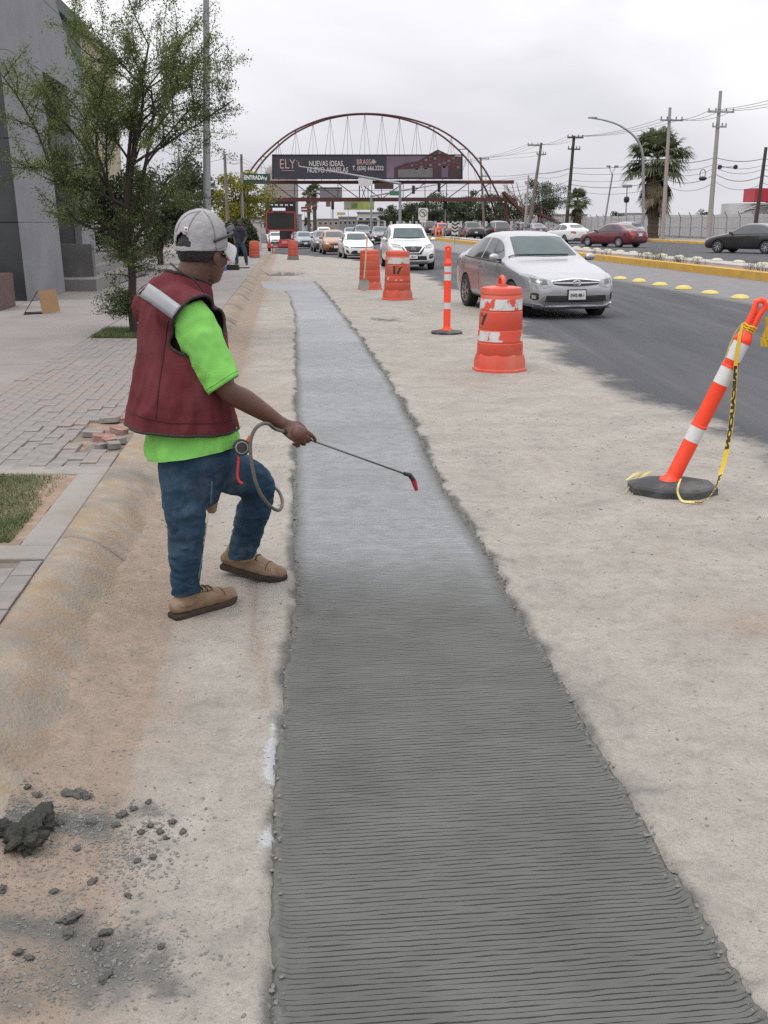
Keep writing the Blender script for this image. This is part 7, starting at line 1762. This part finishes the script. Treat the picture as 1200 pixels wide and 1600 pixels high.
for Y_, nm in ((BY - 1.3, 'front'), (BY + 1.3, 'rear')):
    for py, r_ in ((285, .22), (312, .26)): MB().bar(fp(378, py, Y_), fp(803, py - .5, Y_), .30, r_ * 2).build('chord', rust, fb)
    xs = list(range(392, 800, 34))
    for i, x in enumerate(xs):
        MB().bar(fp(x, 286, Y_), fp(x, 311, Y_), .09, .09, V((0, 1, 0))).build('post', rust, fb)
        if i < len(xs) - 1:
            a_, b2 = ((x, 286), (x + 34, 311)) if x < 585 else ((x, 311), (x + 34, 286))
            MB().bar(fp(*a_, Y_), fp(*b2, Y_), .12, .12, V((0, 1, 0))).build('diagonal', rust, fb)
            MB().bar(fp(x, 298, Y_), fp(x + 34, 298, Y_), .04, .05).build('rail', rust, fb)
dl, dr = fp(378, 311, BY), fp(803, 311, BY); MB().box((dl + dr) / 2 + V((0, 0, -.02)), ((dr - dl).x, 2.3, .16)).build('deck', rust, fb)
# supports and stairs at both ends
for x in (378, 388, 790): 
    for Y_ in (BY - 1.2, BY + 1.2): a_ = fp(x, 312, Y_); MB().tube([a_, V((a_.x, a_.y, -.2 if x < 500 else 1.0))], .18, 8).build('column', rust, fb, 60)
s0, s1 = fp(786, 300, BY - 3.2), fp(818, 334, BY - 3.2)
for dy_ in (-.9, .9): MB().bar(s0 + V((0, dy_, 0)), s1 + V((0, dy_, 0)), .10, .35).build('stringer', rust, fb); MB().bar(s0 + V((0, dy_, 1.0)), s1 + V((0, dy_, 1.0)), .06, .06).build('handrail', rust, fb)
for i in range(14): q = s0.lerp(s1, (i + .5) / 14); MB().box(q, (.30, 1.8, .05)).build('tread', rust, fb); MB().bar(q + V((0, -.9, 0)), q + V((0, -.9, 1.0)), .04, .04).build('baluster', rust, fb)
MB().box(s1 + V((1.1, 0, -.05)), (2.4, 2.2, .14)).build('landing', rust, fb)
for x_ in (0.1, 2.2):
    for dy_ in (-1, 1): q = s1 + V((x_, dy_, 0)); MB().tube([q, V((q.x, q.y, .9))], .09, 6).build('column', rust, fb); MB().bar(q, q + V((0, 0, 1.0)), .05, .05).build('baluster', rust, fb)
for dy_ in (-1, 1): MB().bar(s1 + V((.1, dy_, 1.0)), s1 + V((2.2, dy_, 1.0)), .05, .05).build('handrail', rust, fb)
s2 = s1 + V((2.2, 0, 0)); s3 = V((s2.x + 3.2, s2.y, 1.2))
for dy_ in (-.9, .9): MB().bar(s2 + V((0, dy_, 0)), s3 + V((0, dy_, 0)), .10, .32).build('stringer', rust, fb); MB().bar(s2 + V((0, dy_, 1.0)), s3 + V((0, dy_, 1.0)), .05, .05).build('handrail', rust, fb)
for i in range(9): MB().box(s2.lerp(s3, (i + .5) / 9), (.3, 1.8, .05)).build('tread', rust, fb)
for x in (795, 803, 811): MB().bar(fp(x - 4, 285, BY - 3.2), fp(x + 6, 322, BY - 3.2), .08, .08, V((0, 1, 0))).build('stair_frame', rust, fb)
# billboard hung on the bridge
BB = BY - 2.6; bo = P(573, 280, BB); bb = thing('billboard', 'long dark billboard with white lettering and a picture of a building hung on the footbridge', 'billboard', bo)
def bq(px, py, dy_=0.0): return P(px, py, BB + dy_) - bo
def poly_board(pts, name, m_, dy_=0.0, th=.25, par=None):
    f_ = [bq(x, y_, dy_) for x, y_ in pts]; n = len(f_); bk = [p + V((0, th, 0)) for p in f_]
    return MB().add(f_ + bk, [tuple(range(n)), tuple(range(2 * n - 1, n - 1, -1))] + [(i, i + n, (i + 1) % n + n, (i + 1) % n) for i in range(n)]).build(name, m_, par or bb)
navy = mat('billboard_navy', (.030, .028, .040), .5, 0, .12, .6); mauve = mat('billboard_mauve', (.135, .095, .135), .5, 0, .30, .5); pbld = mat('billboard_dark_block', (.045, .022, .026), .5, 0, .5, 2.2); pred = mat('billboard_red', (.16, .020, .022), .5, 0, .3, 2); pgry = mat('billboard_grey', (.14, .13, .13), .5, 0, .3, 2)
pale = mat('billboard_lettering', (.52, .48, .46), .5); pink = mat('billboard_pink_lettering', (.42, .28, .26), .5)
pl_ = poly_board([(426, 242), (604, 242.5), (604, 279), (426, 278)], 'printed_panel', navy); pr_ = poly_board([(604, 242.5), (722, 244), (722, 279), (604, 279)], 'printed_panel', mauve)
blk = poly_board([(616, 262), (634, 255), (652, 252), (672, 240), (684, 233.5), (700, 241), (721, 246), (721, 278), (616, 278)], 'printed_building', pbld, -.03, .03, pr_)
for r_ in range(4):
    for k in range(14):
        x = 620 + k * 7.2; topy = float(np.interp(x, [616, 634, 652, 672, 684, 700, 721], [262, 255, 252, 240, 233.5, 241, 246])); y_ = topy + 3 + r_ * 6.2
        if y_ < 262: poly_board([(x, y_), (x + 4.4, y_), (x + 4.4, y_ + 3.4), (x, y_ + 3.4)], 'printed_window', pred if (k + r_) % 3 else pgry, -.045, .012, blk)
poly_board([(622, 265), (676, 262), (676, 277), (622, 277)], 'printed_plinth', pgry, -.045, .012, blk); poly_board([(690, 260), (700, 259), (700, 277), (690, 277)], 'printed_plinth', mauve, -.045, .012, blk)
for x0, x1, y0, y1 in ((425, 427, 241, 279), (721, 723, 243, 280), (425, 723, 241.2, 243), (425, 723, 278.4, 280)): poly_board([(x0, y0), (x1, y0), (x1, y1), (x0, y1)], 'frame', blackm, -.06, .35)
def words(txt, px, py, size, m_, par, sx=1.0, bold=0.0):
    o = link('lettering', text_mesh(txt, size, .01, 'CENTER', bold, sx), m_, par); q = bq(px, py, -.05); o.location = q; o.rotation_euler = (math.pi / 2, 0, 0)
words('ELY', 449, 257, 1.75, pink, pl_, .80, .0); words("'s", 466, 256, 1.1, pink, pl_, .8); poly_board([(440, 266.2), (460, 266.2), (460, 267), (440, 267)], 'print_rule', pink, -.05, .012, pl_)
words('NUEVAS IDEAS,', 510, 256, .98, pale, pl_, .72, .012); words('NUEVO ANHELAS', 512, 266, .98, pale, pl_, .72, .012)
words('BRASSA', 571, 253.5, .95, pink, pl_, .75, .01); words('T. (656) 666.2222', 575, 263, .80, pale, pl_, .74, .01)
poly_board([(584, 249), (588, 253), (584, 257), (580, 253)], 'logo_mark', pink, -.05, .012, pl_)
# ============================================================ poles, lamps, cables
concp = mat('concrete_pole', (.30, .27, .25), .85, 0, .12, 1, .1, 30); woodp = mat('creosote_pole', (.055, .042, .034), .9, 0, .25, 2, .3, 30); woodl = mat('weathered_pole', (.16, .135, .115), .9, 0, .25, 2, .3, 30); galv = mat('galvanised_steel', (.27, .28, .29), .5, .4, .12, 2)
insm = mat('insulator', (.12, .09, .08), .4)
def pole(name, label, base_px, top_px, Y_, r0, r1, m_, arms=(), group='utility poles', z0=None, extra=None):
    b_, t_ = P(*base_px, Y_), P(*top_px, Y_); k = (zt(b_.x, Y_) - .1 - b_.z) / (t_.z - b_.z); b_ = b_ + (t_ - b_) * k
    t = thing(name, label, 'pole', b_, 0, group); MB().tube([V((0, 0, 0)), (t_ - b_) * .5, t_ - b_], [r0, (r0 + r1) / 2, r1], 12).build('shaft', m_, t, 60)
    for (py, x0, x1) in arms:
        a_ = P(x0, py, Y_) - b_ + V((0, -.16, 0)); c_ = P(x1, py + .5, Y_) - b_ + V((0, -.16, 0)); ar = MB().bar(a_, c_, .11, .13).build('crossarm', m_ if m_ is not concp else galv, t)
        for u_ in (.04, .30, .70, .96): q = a_.lerp(c_, u_); MB().lathe([(.03, 0), (.06, .05), (.035, .10), (.065, .15), (.03, .24)], 10, q + V((0, 0, .06))).build('insulator', insm, ar, 50)
    return t, b_
p1, _ = pole('utility_pole', 'concrete utility pole in front of the large palm', (1035, 375), (1047, 168), 90, .20, .12, concp, [(188, 1031, 1066)])
p2, q2 = pole('utility_pole', 'tall concrete utility pole with two crossarms beside the fence', (1107, 374), (1126, 142), 88, .24, .13, concp, [(175, 1105, 1146), (198, 1112, 1134)])
p3, q3 = pole('utility_pole', 'dark wooden pole near the stadium roof', (1180, 355), (1197, 230), 82, .17, .12, woodp)
p4, q4 = pole('utility_pole', 'dark wooden utility pole behind the small palm', (884, 365), (897, 212), 108, .20, .14, woodp, [(215, 886, 911), (233, 887, 906)])
p5, q5 = pole('utility_pole', 'weathered leaning utility pole with side crossarm beside the broad tree', (826, 362), (846, 223), 128, .22, .15, woodl, [(227, 824, 847), (241, 838, 853)])
p6, q6 = pole('utility_pole', 'slim utility pole beyond the footbridge arch', (756, 350), (751, 246), 175, .2, .14, woodl, [(248, 743, 764)])
p7, q7 = pole('concrete_post', 'slim pale post beside the broad tree', (820, 360), (826, 274), 122, .15, .10, concp)
p8, q8 = pole('floodlight_pole', 'thin leaning floodlight pole with forked top behind the far pavement', (941, 370), (957, 272), 100, .09, .07, galv, [], 'lamp posts')
for x in (951, 963): MB().bar(P(956, 272, 100) - q8, P(x, 259, 100) - q8, .05, .05).build('fork', galv, p8); MB().box(P(x, 260, 100) - q8, (.35, .2, .15)).build('floodlight', galv, p8)
p9, q9 = pole('wooden_pole', 'slim grey pole beside the yellow green tree, without a sign', (356, 355), (351, 241), 80, .14, .10, woodl)
p10, q10 = pole('wooden_pole', 'slim grey pole carrying the green ENTRADA sign', (379, 355), (377, 241), 86, .14, .10, woodl)
p11, q11 = pole('floodlight_pole', 'floodlight mast with a flat panel head beyond the fence', (977, 352), (980, 292), 150, .10, .08, galv, [], 'lamp posts'); MB().box(P(980, 291, 150) - q11, (1.3, .3, .4)).build('floodlight', galv, p11); MB().lathe([(.3, -.4), (.42, 0), (.3, .4)], 12, P(979, 312, 150) - q11).build('coil', blackm, p11, 50)
pole('steel_post', 'slim post among the trees below the footbridge', (843, 350), (842, 290), 170, .1, .08, galv)
# street lamp with the long curved arm
lb_ = P(1005, 372, 93); lb_.z = .1; lamp = thing('street_lamp', 'tall curved arm street lamp reaching over the far carriageway', 'street lamp', lb_, 0, 'lamp posts')
lp_ = [P(x, y_, 93) - lb_ for x, y_ in ((1005, 330), (1005, 260), (1002, 232), (990, 212), (968, 196), (945, 188), (922, 184))]; lp_ = [V((lp_[0].x, 0, 0))] + lp_
MB().tube([V(p) for p in crom([tuple(p) for p in lp_], 40)], list(np.linspace(.13, .06, 40)), 10).build('mast', galv, lamp, 60); MB().box(P(926, 184, 93) - lb_, (.75, .28, .12)).build('lamp_head', galv, lamp)
# tall lamp post behind the street tree
lb2 = ST(-2.35, 32, .16); l2 = thing('lamp_post', 'tall grey lamp post rising behind the mesquite tree', 'street lamp', lb2, 0, 'lamp posts'); tp = P(322, -30, 32) - lb2
MB().tube([V((0, 0, 0)), tp * .5, tp, tp + V((.05, 0, 1.5))], [.13, .105, .085, .08], 14).build('shaft', galv, l2, 60); MB().box((0, 0, .12), (.4, .4, .24)).build('plinth', stepm, l2)
MB().tube([tp + V((.05, 0, 1.3)), tp + V((.6, 0, 2.0)), tp + V((1.8, 0, 2.2))], [.06, .05, .045], 8).build('arm', galv, l2, 60); MB().box(tp + V((2.0, 0, 2.2)), (.6, .25, .12)).build('lamp_head', galv, l2)
# cables: one object each
cabm = mat('black_cable', (.05, .05, .055), .7)
def cable(pts, sag, r_, label):
    """pts: (px, py, Y) in order; sags between them"""
    W_ = [P(*p) for p in pts]; out = []
    for a_, b2 in zip(W_[:-1], W_[1:]):
        for k in range(12): u_ = k / 12; q = a_.lerp(b2, u_); q.z -= sag * 4 * u_ * (1 - u_); out.append(q)
    out.append(W_[-1]); o0 = out[0].copy(); o = MB().tube([p - o0 for p in out], r_, 4).build('overhead_cable', cabm, None, 180); o.location = o0
    tag(o, label, 'cable', 'overhead cables')
top = 'power cable strung between the crossarms of the tall utility poles'
for dx in (0, 18, 38): cable([(1320, 120 + dx * .3, 74), (1107 + dx, 173, 88), (1032 + dx * .9, 186, 90), (887 + dx * .6, 213, 108), (825 + dx * .55, 225, 128), (744 + dx * .5, 246, 175), (640, 285, 300)], .35, .017, top)
mid = 'telephone cable strung low along the far pavement poles'
for i, (y2, y1, y4, y5) in enumerate([(246, 252, 262, 270), (256, 262, 270, 276), (262, 270, 281, 287), (272, 280, 288, 292), (284, 290, 296, 298)]):
    cable([(1330, y2 - 4 + i * 3, 72), (1193, y2 + 2, 82), (1118, y2, 88), (1041, y1, 90), (891, y4, 108), (838, y5, 128), (753, y5 + 4, 175)], .25 + .08 * i, .024 if i in (0, 3) else .016, mid)
cr_l = 'service cable crossing the street beyond the footbridge'
for a_, b2 in (((850, 236, 130), (395, 272, 175)), ((850, 243, 130), (380, 262, 175)), ((893, 264, 108), (610, 296, 230)), ((352, 246, 80), (250, 232, 60)), ((378, 246, 86), (352, 244, 80))): cable([a_, b2], .5, .014, cr_l)
lf_l = 'thin cable running from the slim grey poles towards the footbridge'
for y_ in (246, 252): cable([(352, y_, 80), (378, y_ + 1, 86), (430, y_ + 20, 145)], .2, .012, lf_l)
sp_l = 'spliced cable loop hanging near the tall concrete pole'
q = P(1098, 272, 87); o = MB().tube([V((.22 * math.cos(t_) , 0, .38 * math.sin(t_))) for t_ in np.linspace(0, 6.283, 20)], .03, 6, cap=False).build('cable_loop', cabm, None, 180); o.location = q; tag(o, sp_l, 'cable'); 
q = P(1098, 279, 86.8); o = MB().ball((0, 0, 0), .22, 12, 8, (1.5, .8, .8)).build('splice_case', blackm, None, 180); o.location = q; tag(o, 'black splice case hanging below the cable loop', 'splice case')
o = thing('cable_spreader', 'dumbbell shaped cable spreader hanging beside the tall concrete pole', 'cable part', P(1137, 261, 85)); MB().bar((-.6, 0, 0), (.6, 0, 0), .05, .05).build('bar', cabm, o)
for s_ in (-.62, .62): MB().lathe([(.05, -.05), (.17, -.05), (.17, .05), (.05, .05)], 14, (s_, 0, 0), Matrix.Rotation(math.pi / 2, 3, 'X')).build('disc', blackm, o, 40)
# ============================================================ signals and signs
blkm = mat('signal_black', (.02, .02, .02), .6); sgn_w = mat('sign_white', (.55, .54, .52), .5); sgn_g = mat('sign_green', (.020, .055, .035), .5); sgn_g2 = mat('sign_bright_green', (.02, .16, .08), .5)
def mast(base_px, Y_, top_py, end_px, label, sig=()):
    b_ = P(base_px[0], 370, Y_); b_.z = zt(b_.x, Y_) ; t = thing('signal_mast', label, 'traffic signal', b_, 0, 'traffic signal masts'); tp_ = P(base_px[0], top_py, Y_) - b_; en = P(*end_px, Y_) - b_
    MB().tube([V((0, 0, 0)), tp_], [.16, .13], 12).build('pole', galv, t, 60); MB().tube([V((tp_.x, 0, tp_.z - .12)), tp_.lerp(en, .5), en], [.13, .10, .06], 10).build('arm', galv, t, 60)
    for px, py in sig:
        q = P(px, py, Y_) - b_ + V((0, -.15, -.35)); h_ = MB().box(q, (.38, .28, 1.05)).build('signal_head', blkm, t)
        for dz in (-.32, 0, .32): MB().tube([q + V((0, -.14, dz)), q + V((0, -.26, dz))], .12, 10).build('visor', blkm, h_)
    return t, b_
mast((625, 0), 108, 285, (467, 260), 'signal pole on the median with a long arm reaching towards the near lanes', [(686, 293)] and [])
mast((580, 0), 140, 305, (692, 287), 'signal pole beyond the median with an arm over the far lanes', [(646, 292), (686, 289)])
def sign(name, label, px, py, Y_, w_, h_, m_, post=True, shape='rect', group='road signs'):
    b_ = P(px, py, Y_); g_ = V((b_.x, Y_, zt(b_.x, Y_))); t = thing(name, label, 'sign', g_, 0, group); c_ = b_ - g_
    if shape == 'rect': pn = MB().box(c_, (w_, .04, h_)).build('panel', m_, t)
    if post: MB().bar(V((0, .05, 0)), c_ + V((0, .05, h_ / 2)), .07, .07).build('post', galv, t)
    return t, c_, pn
t, c_, pn = sign('road_sign', 'white square no left turn sign on the median', 661, 334, 94, .82, .98, sgn_w)
ringp = [V((.31 * math.cos(a), -.03, .31 * math.sin(a) + .06)) + c_ for a in np.linspace(0, 6.283, 29)]; MB().tube(ringp, .028, 6, cap=False).build('ring', blkm, pn, 60)
MB().tube([V(p) for p in crom([tuple(c_ + V(q)) for q in ((.10, -.03, -.12), (.11, -.03, .08), (.02, -.03, .16), (-.10, -.03, .12))], 10)], .028, 6).build('arrow', blkm, pn, 60); MB().tube([c_ + V((-.24, -.03, .28)), c_ + V((.22, -.03, -.16))], .022, 6).build('bar', blkm, pn, 60); MB().box(c_ + V((0, -.0, -.62)), (.6, .03, .22)).build('plate', sgn_w, t)
t, c_, pn = sign('chevron_sign', 'black and white chevron marker on the median nose', 711, 356, 78, .50, .95, sgn_w)
for k in range(4):
    for s_ in (-1, 1): MB().bar(c_ + V((0, -.03, -.30 + k * .24)), c_ + V((s_ * .24, -.03, -.42 + k * .24 + .28)), .02, .10).build('chevron', blkm, pn)
for i, px in enumerate((681, 686, 692)):
    q = G(px, 372); t = thing('bollard', 'orange and yellow marker post beside the chevron sign', 'bollard', q, 0, 'marker posts near the chevron sign'); MB().lathe([(.16, 0), (.16, .04), (.08, .06), (.075, 1.0), (.05, 1.06), (.01, 1.07)], 14).build('post', orangep if i % 2 else mat('amber_plastic', (.6, .28, .03), .5), t, 40); MB().lathe([(.078, .6), (.080, .75)], 14, cap=False).build('band', sheet, t)
t, c_, pn = sign('entrance_sign', 'dark green sign reading ENTRADA beside the yellow green tree', 402, 279, 85.6, 2.05, .70, sgn_g, False)
o = link('lettering', text_mesh('ENTRADA', .44, .006, 'CENTER', .012, .78), whitepm, pn); o.location = c_ + V((-.25, -.035, .06)); o.rotation_euler = (math.pi / 2, 0, 0)
MB().add([c_ + V((.66 + x, -.03, z_)) for x, z_ in ((-.12, .14), (.0, .02), (.14, .20), (.08, -.02), (.06, -.16), (-.02, -.10))], [(0, 1, 4, 5), (1, 2, 3, 4)]).build('logo_mark', whitepm, pn)
MB().bar(c_ + V((-1.3, .06, .3)), c_ + V((1.0, .06, .3)), .06, .06).build('bracket', galv, t); MB().bar(c_ + V((-1.22, .06, .38)), V((-1.22, .06, 0)), .07, .07).build('post', galv, t)
t, c_, pn = sign('street_name_sign', 'bright green street name sign on the signal arm', 616, 302, 107.5, .95, .42, sgn_g2, False); MB().bar(c_ + V((0, .05, 0)), c_ + V((.55, .3, .9)), .04, .04).build('bracket', galv, t)
t, c_, pn = sign('gantry_sign', 'white board over crossed lattice legs in front of the footbridge', 571, 284, 146, 1.9, 1.05, sgn_w, False)
for a_, b2 in (((-.85, -.5), (-.85, -2.4)), ((.85, -.5), (.85, -2.4)), ((-.6, -.5), (.1, -2.4)), ((.1, -.5), (-.6, -2.4)), ((.35, -.5), (.35, -2.4))): MB().bar(c_ + V((a_[0], 0, a_[1])), c_ + V((b2[0], 0, b2[1])), .09, .09, V((0, 1, 0))).build('lattice', blkm, t)
t, c_, pn = sign('message_board', 'dark message board under the footbridge deck', 600, 291, 146, 2.6, .75, mat('dark_red_panel', (.05, .025, .022), .5), False); MB().bar(c_ + V((0, .1, 0)), c_ + V((0, .3, .9)), .08, .08).build('bracket', rust, t)
t, c_, pn = sign('advert_sign', 'yellow green advertising board far down the street', 561, 321, 240, 6.8, 1.9, mat('advert_green', (.24, .28, .07), .5, 0, .5, .5)); MB().box(c_ + V((-1.5, -.05, 0)), (2.2, .04, 1.2)).build('print', mat('advert_print', (.10, .14, .05), .5, 0, .5, .8), pn)
t, c_, pn = sign('advert_sign', 'grey billboard seen through the footbridge truss', 517, 304, 200, 4.2, 2.6, mat('advert_grey', (.17, .165, .18), .5, 0, .2, .5)); MB().box(c_ + V((0, -.05, 1.2)), (4.2, .05, .15)).build('frame', blkm, t)
t, c_, pn = sign('shop_sign', 'small red shop sign on a pole far down the street', 476, 327, 210, 1.35, .95, mat('shop_red', (.18, .03, .05), .5)); MB().box(c_ + V((0, -.04, 0)), (1.0, .03, .22)).build('print', whitepm, pn)
t, c_, pn = sign('shop_sign', 'small cream shop sign far down the street', 533, 334, 230, 1.8, .6, mat('shop_cream', (.40, .36, .22), .5))
t, c_, pn = sign('road_sign', 'grey backed octagonal sign beyond the footbridge', 544, 321, 170, .9, .9, mat('sign_grey', (.25, .25, .26), .5))
for px, py, Y_, lb in ((520, 323, 165, 'black traffic signal pair on a post beyond the footbridge'), (478, 348, 175, 'black traffic signal beside the red shop sign'), (645, 330, 150, 'black traffic signal near the no left turn sign'), (696, 322, 150, 'black traffic signal below the footbridge deck')):
    b_ = P(px, py, Y_); g_ = V((b_.x, Y_, zt(b_.x, Y_))); t = thing('traffic_signal', lb, 'traffic signal', g_, 0, 'traffic signals on posts'); MB().tube([V((0, 0, 0)), b_ - g_ + V((0, 0, 1.0))], .09, 8).build('post', galv, t); h_ = MB().box(b_ - g_ + V((0, -.15, .2)), (.42, .3, 1.2)).build('signal_head', blkm, t)
    for dz in (-.35, 0, .35): MB().tube([b_ - g_ + V((0, -.3, .2 + dz)), b_ - g_ + V((0, -.42, .2 + dz))], .13, 10).build('visor', blkm, h_)
    if px == 520: MB().box(b_ - g_ + V((-.7, -.1, .6)), (.7, .05, 1.2)).build('backplate', mat('brown_backplate', (.16, .10, .07), .6), t)
# ============================================================ far background
ped = thing('round_building', 'beige rounded pylon building over a black glass base behind the footbridge', 'building', V((P(441, 350, 185).x, 185, -1.25)))
hw = 23 * 185 / F
def rr(w_, d_, r_, n=6): 
    out = []
    for cx, cy, a0 in ((w_ - r_, d_ - r_, 0), (-w_ + r_, d_ - r_, math.pi / 2), (-w_ + r_, -d_ + r_, math.pi), (w_ - r_, -d_ + r_, 1.5 * math.pi)): out += [(cx + r_ * math.cos(a0 + math.pi / 2 * k / n), cy + r_ * math.sin(a0 + math.pi / 2 * k / n)) for k in range(n + 1)]
    return out
MB().prism(rr(hw, 3, .8), 0, 6.6).build('black_base', mat('black_glass', (.014, .014, .015), .3), ped, 40)
pr = MB(); ly = [(6.6, 1.0), (8.5, 1.0), (10.2, .97), (11.2, .88), (11.9, .72), (12.3, .5)]; vs = [V((x * k, y_ * k, z_)) for z_, k in ly for x, y_ in rr(hw * 1.03, 3.1, .9)]; n_ = len(rr(1, 1, .2)); fs = [(i * n_ + k, i * n_ + (k + 1) % n_, (i + 1) * n_ + (k + 1) % n_, (i + 1) * n_ + k) for i in range(5) for k in range(n_)] + [tuple(5 * n_ + k for k in range(n_)), tuple(range(n_ - 1, -1, -1))]
pr.add(vs, fs).build('beige_top', mat('beige_cladding', (.26, .24, .21), .8, 0, .15, .6), ped, 40)
for i in range(5): MB().box((-hw * .55 + i * .85, -3.02, 5.6), (.5, .05, .25)).build('light_strip', sgn_w, ped)
def far_building(px0, px1, py_top, Y_, m_, label, wins=4, name='far_building', dep=10, wm=None):
    x0, x1 = (px0 - 600) / F * Y_, (px1 - 600) / F * Y_; zt_ = P(600, py_top, Y_).z; g_ = zt((x0 + x1) / 2, Y_); t = thing(name, label, 'building', V(((x0 + x1) / 2, Y_, g_)))
    h_ = zt_ - g_; w_ = x1 - x0; MB().box((0, dep / 2, h_ / 2 - .2), (w_, dep, h_ + .4)).build('wall', m_, t); MB().box((0, dep / 2, h_ + .12), (w_ + .4, dep + .4, .28)).build('roof', stepm, t)
    for i in range(wins):
        x = -w_ / 2 + w_ * (i + .5) / wins; f_ = MB().box((x, -.02, h_ * .55), (w_ / wins * .62, .10, h_ * .36)).build('window', sgn_w, t); MB().box((x, -.06, h_ * .55), (w_ / wins * .52, .08, h_ * .28)).build('pane', wm or glassm, f_)
    return t
whm = mat('white_render', (.46, .45, .44), .85, 0, .1, .3, dirt=(.34, .33, .31), dscale=.2, damt=.5); greym = mat('grey_render', (.22, .22, .22), .85, 0, .15, .3); tanm = mat('tan_render', (.30, .25, .19), .85, 0, .15, .3)
for a in [(560, 602, 333, 240, whm, 'white flat roofed shop beside the yellow green advert'), (532, 558, 340, 260, greym, 'grey low shop next to the white flat roofed shop'), (500, 532, 343, 300, tanm, 'tan low building at the end of the street'), (470, 500, 345, 320, whm, 'pale low building beyond the red shop sign'), (448, 472, 336, 280, greym, 'grey block right of the beige pylon building'), (395, 425, 341, 260, whm, 'white building behind the yellow green tree'), (600, 645, 338, 300, greym, 'grey warehouse beyond the signal poles')]: far_building(*a)
far_building(560, 600, 346, 205, mat('dark_shop', (.08, .075, .075), .7), 'dark shop front with pale curved canopy beyond the footbridge', 3)
for i, (a, b2, y_, Y_, m_) in enumerate([(850, 905, 336, 330, whm), (905, 960, 341, 280, whm), (960, 1010, 334, 340, whm), (1040, 1100, 338, 300, whm), (1100, 1150, 343, 260, greym), (1145, 1260, 338, 330, whm), (780, 850, 340, 330, whm), (640, 780, 341, 360, greym)]):
    far_building(a, b2, y_, Y_, m_, 'low %s warehouse on the skyline %s' % ('white' if m_ is whm else 'grey', ('left of the small palm', 'behind the floodlight mast', 'behind the large palm', 'right of the large palm', 'behind the tall concrete pole', 'under the red stadium roof', 'behind the footbridge stairs', 'behind the row of trees')[i]), 5)
# pale boundary wall behind the fence, in cast panels
bw = thing('boundary_wall', 'long white boundary wall behind the chain link fence', 'wall', ST(47, 120))
for i in range(36):
    y0, y1 = 40 + i * 5.0, 44.95 + i * 5.0; vs = [V((t_ - SL * y_, y_, z_)) - ST(47, 120) for z_ in (0, 2.35 + .03 * (i % 3)) for t_, y_ in ((47, y0), (47.25, y0), (47.25, y1), (47, y1))]
    MB().add(vs, [(3, 2, 1, 0), (4, 5, 6, 7), (0, 1, 5, 4), (1, 2, 6, 5), (2, 3, 7, 6), (3, 0, 4, 7)]).build('wall_panel', whm, bw)
wl_ = thing('cemetery_wall', 'low pale railing wall under the row of trees', 'wall', V((P(720, 350, 168).x, 168, 0)))
for i in range(26): MB().box((-13 + i, 0, .85), (.5, .3, 1.7), taper=.7).build('pillar', whm, wl_)
MB().box((0, 0, .4), (27, .2, .8)).build('wall', whm, wl_)
# chain link fence
fe = thing('chain_link_fence', 'chain link fence with leaning posts along the far pavement', 'fence', ST(37.2, 80)); FO = ST(37.2, 80)
for i in range(60):
    y_ = 45 + i * 2.6; b_ = ST(37.2, y_, .1) - FO; MB().tube([b_, b_ + V((0, 0, 1.9)), b_ + V((-.28, -.1, 2.35))], .045, 6).build('post', galv, fe)
for z_ in (.15, 1.0, 1.88): MB().tube([ST(37.2, y_, z_ + .1) - FO for y_ in (45, 100, 200)], .02, 4).build('rail', galv, fe)
cl_ = MB()
for i in range(900):
    y_ = 45 + i * .17
    for s_ in (0, 1): cl_.tube([ST(37.2, y_, .2) - FO, ST(37.2, y_ + (1.75 if s_ else -1.75), 1.95) - FO], .004, 3, cap=False)
tag(cl_.build('wire_mesh', galv, fe), None, None, None, 'stuff')
# stadium with red fascia
sd_ = P(1185, 345, 190); st_ = thing('stadium_stand', 'red and white stadium stand with striped sloping roof', 'building', V((sd_.x, 190, 0)))
reds = mat('stadium_red', (.36, .02, .035), .6); MB().box((4.5, 4, 6.2), (10.5, 6, 2.3)).build('fascia', reds, st_); MB().box((4, 6, 2.4), (16, 6, 4.8)).build('stand', whm, st_)
for i in range(12): MB().bar((-7.5 + i * .9, -1.2, 1.6 + i * .36), (-1 + i * 1.3, -1.2 + .1 * i, 4.4 + i * .13), .25, .12).build('roof_stripe', blkm if i % 2 else whm, st_)
MB().box((-5, 1, 1.4), (9, 4, 2.8)).build('stand', whm, st_)
for i, (px, y_, h) in enumerate([(805, 250, 5.0), (885, 300, 4.0), (950, 260, 4.2), (1080, 280, 4.5), (1165, 240, 3.6), (430, 260, 5), (610, 260, 5)]):
    x_ = (px - 600) / F * y_; round_tree('distant_tree', 'small distant tree on the skyline among the warehouses', V((x_, y_, zt(x_, y_))), h, h * .55, mdl, 1500, .1, 'distant trees', 70 + i, .4)
# trash by the steps
o = MB().ball((0, 0, .08), .16, 12, 8, (1.2, .8, .55)).build('litter_bag', sgn_w, None, 180); o.location = G(197, 427, .16); fold(o.data, 2.0, .12, (9, 9, 9)); tag(o, 'crumpled white plastic bag on the pavement by the steps', 'bag')
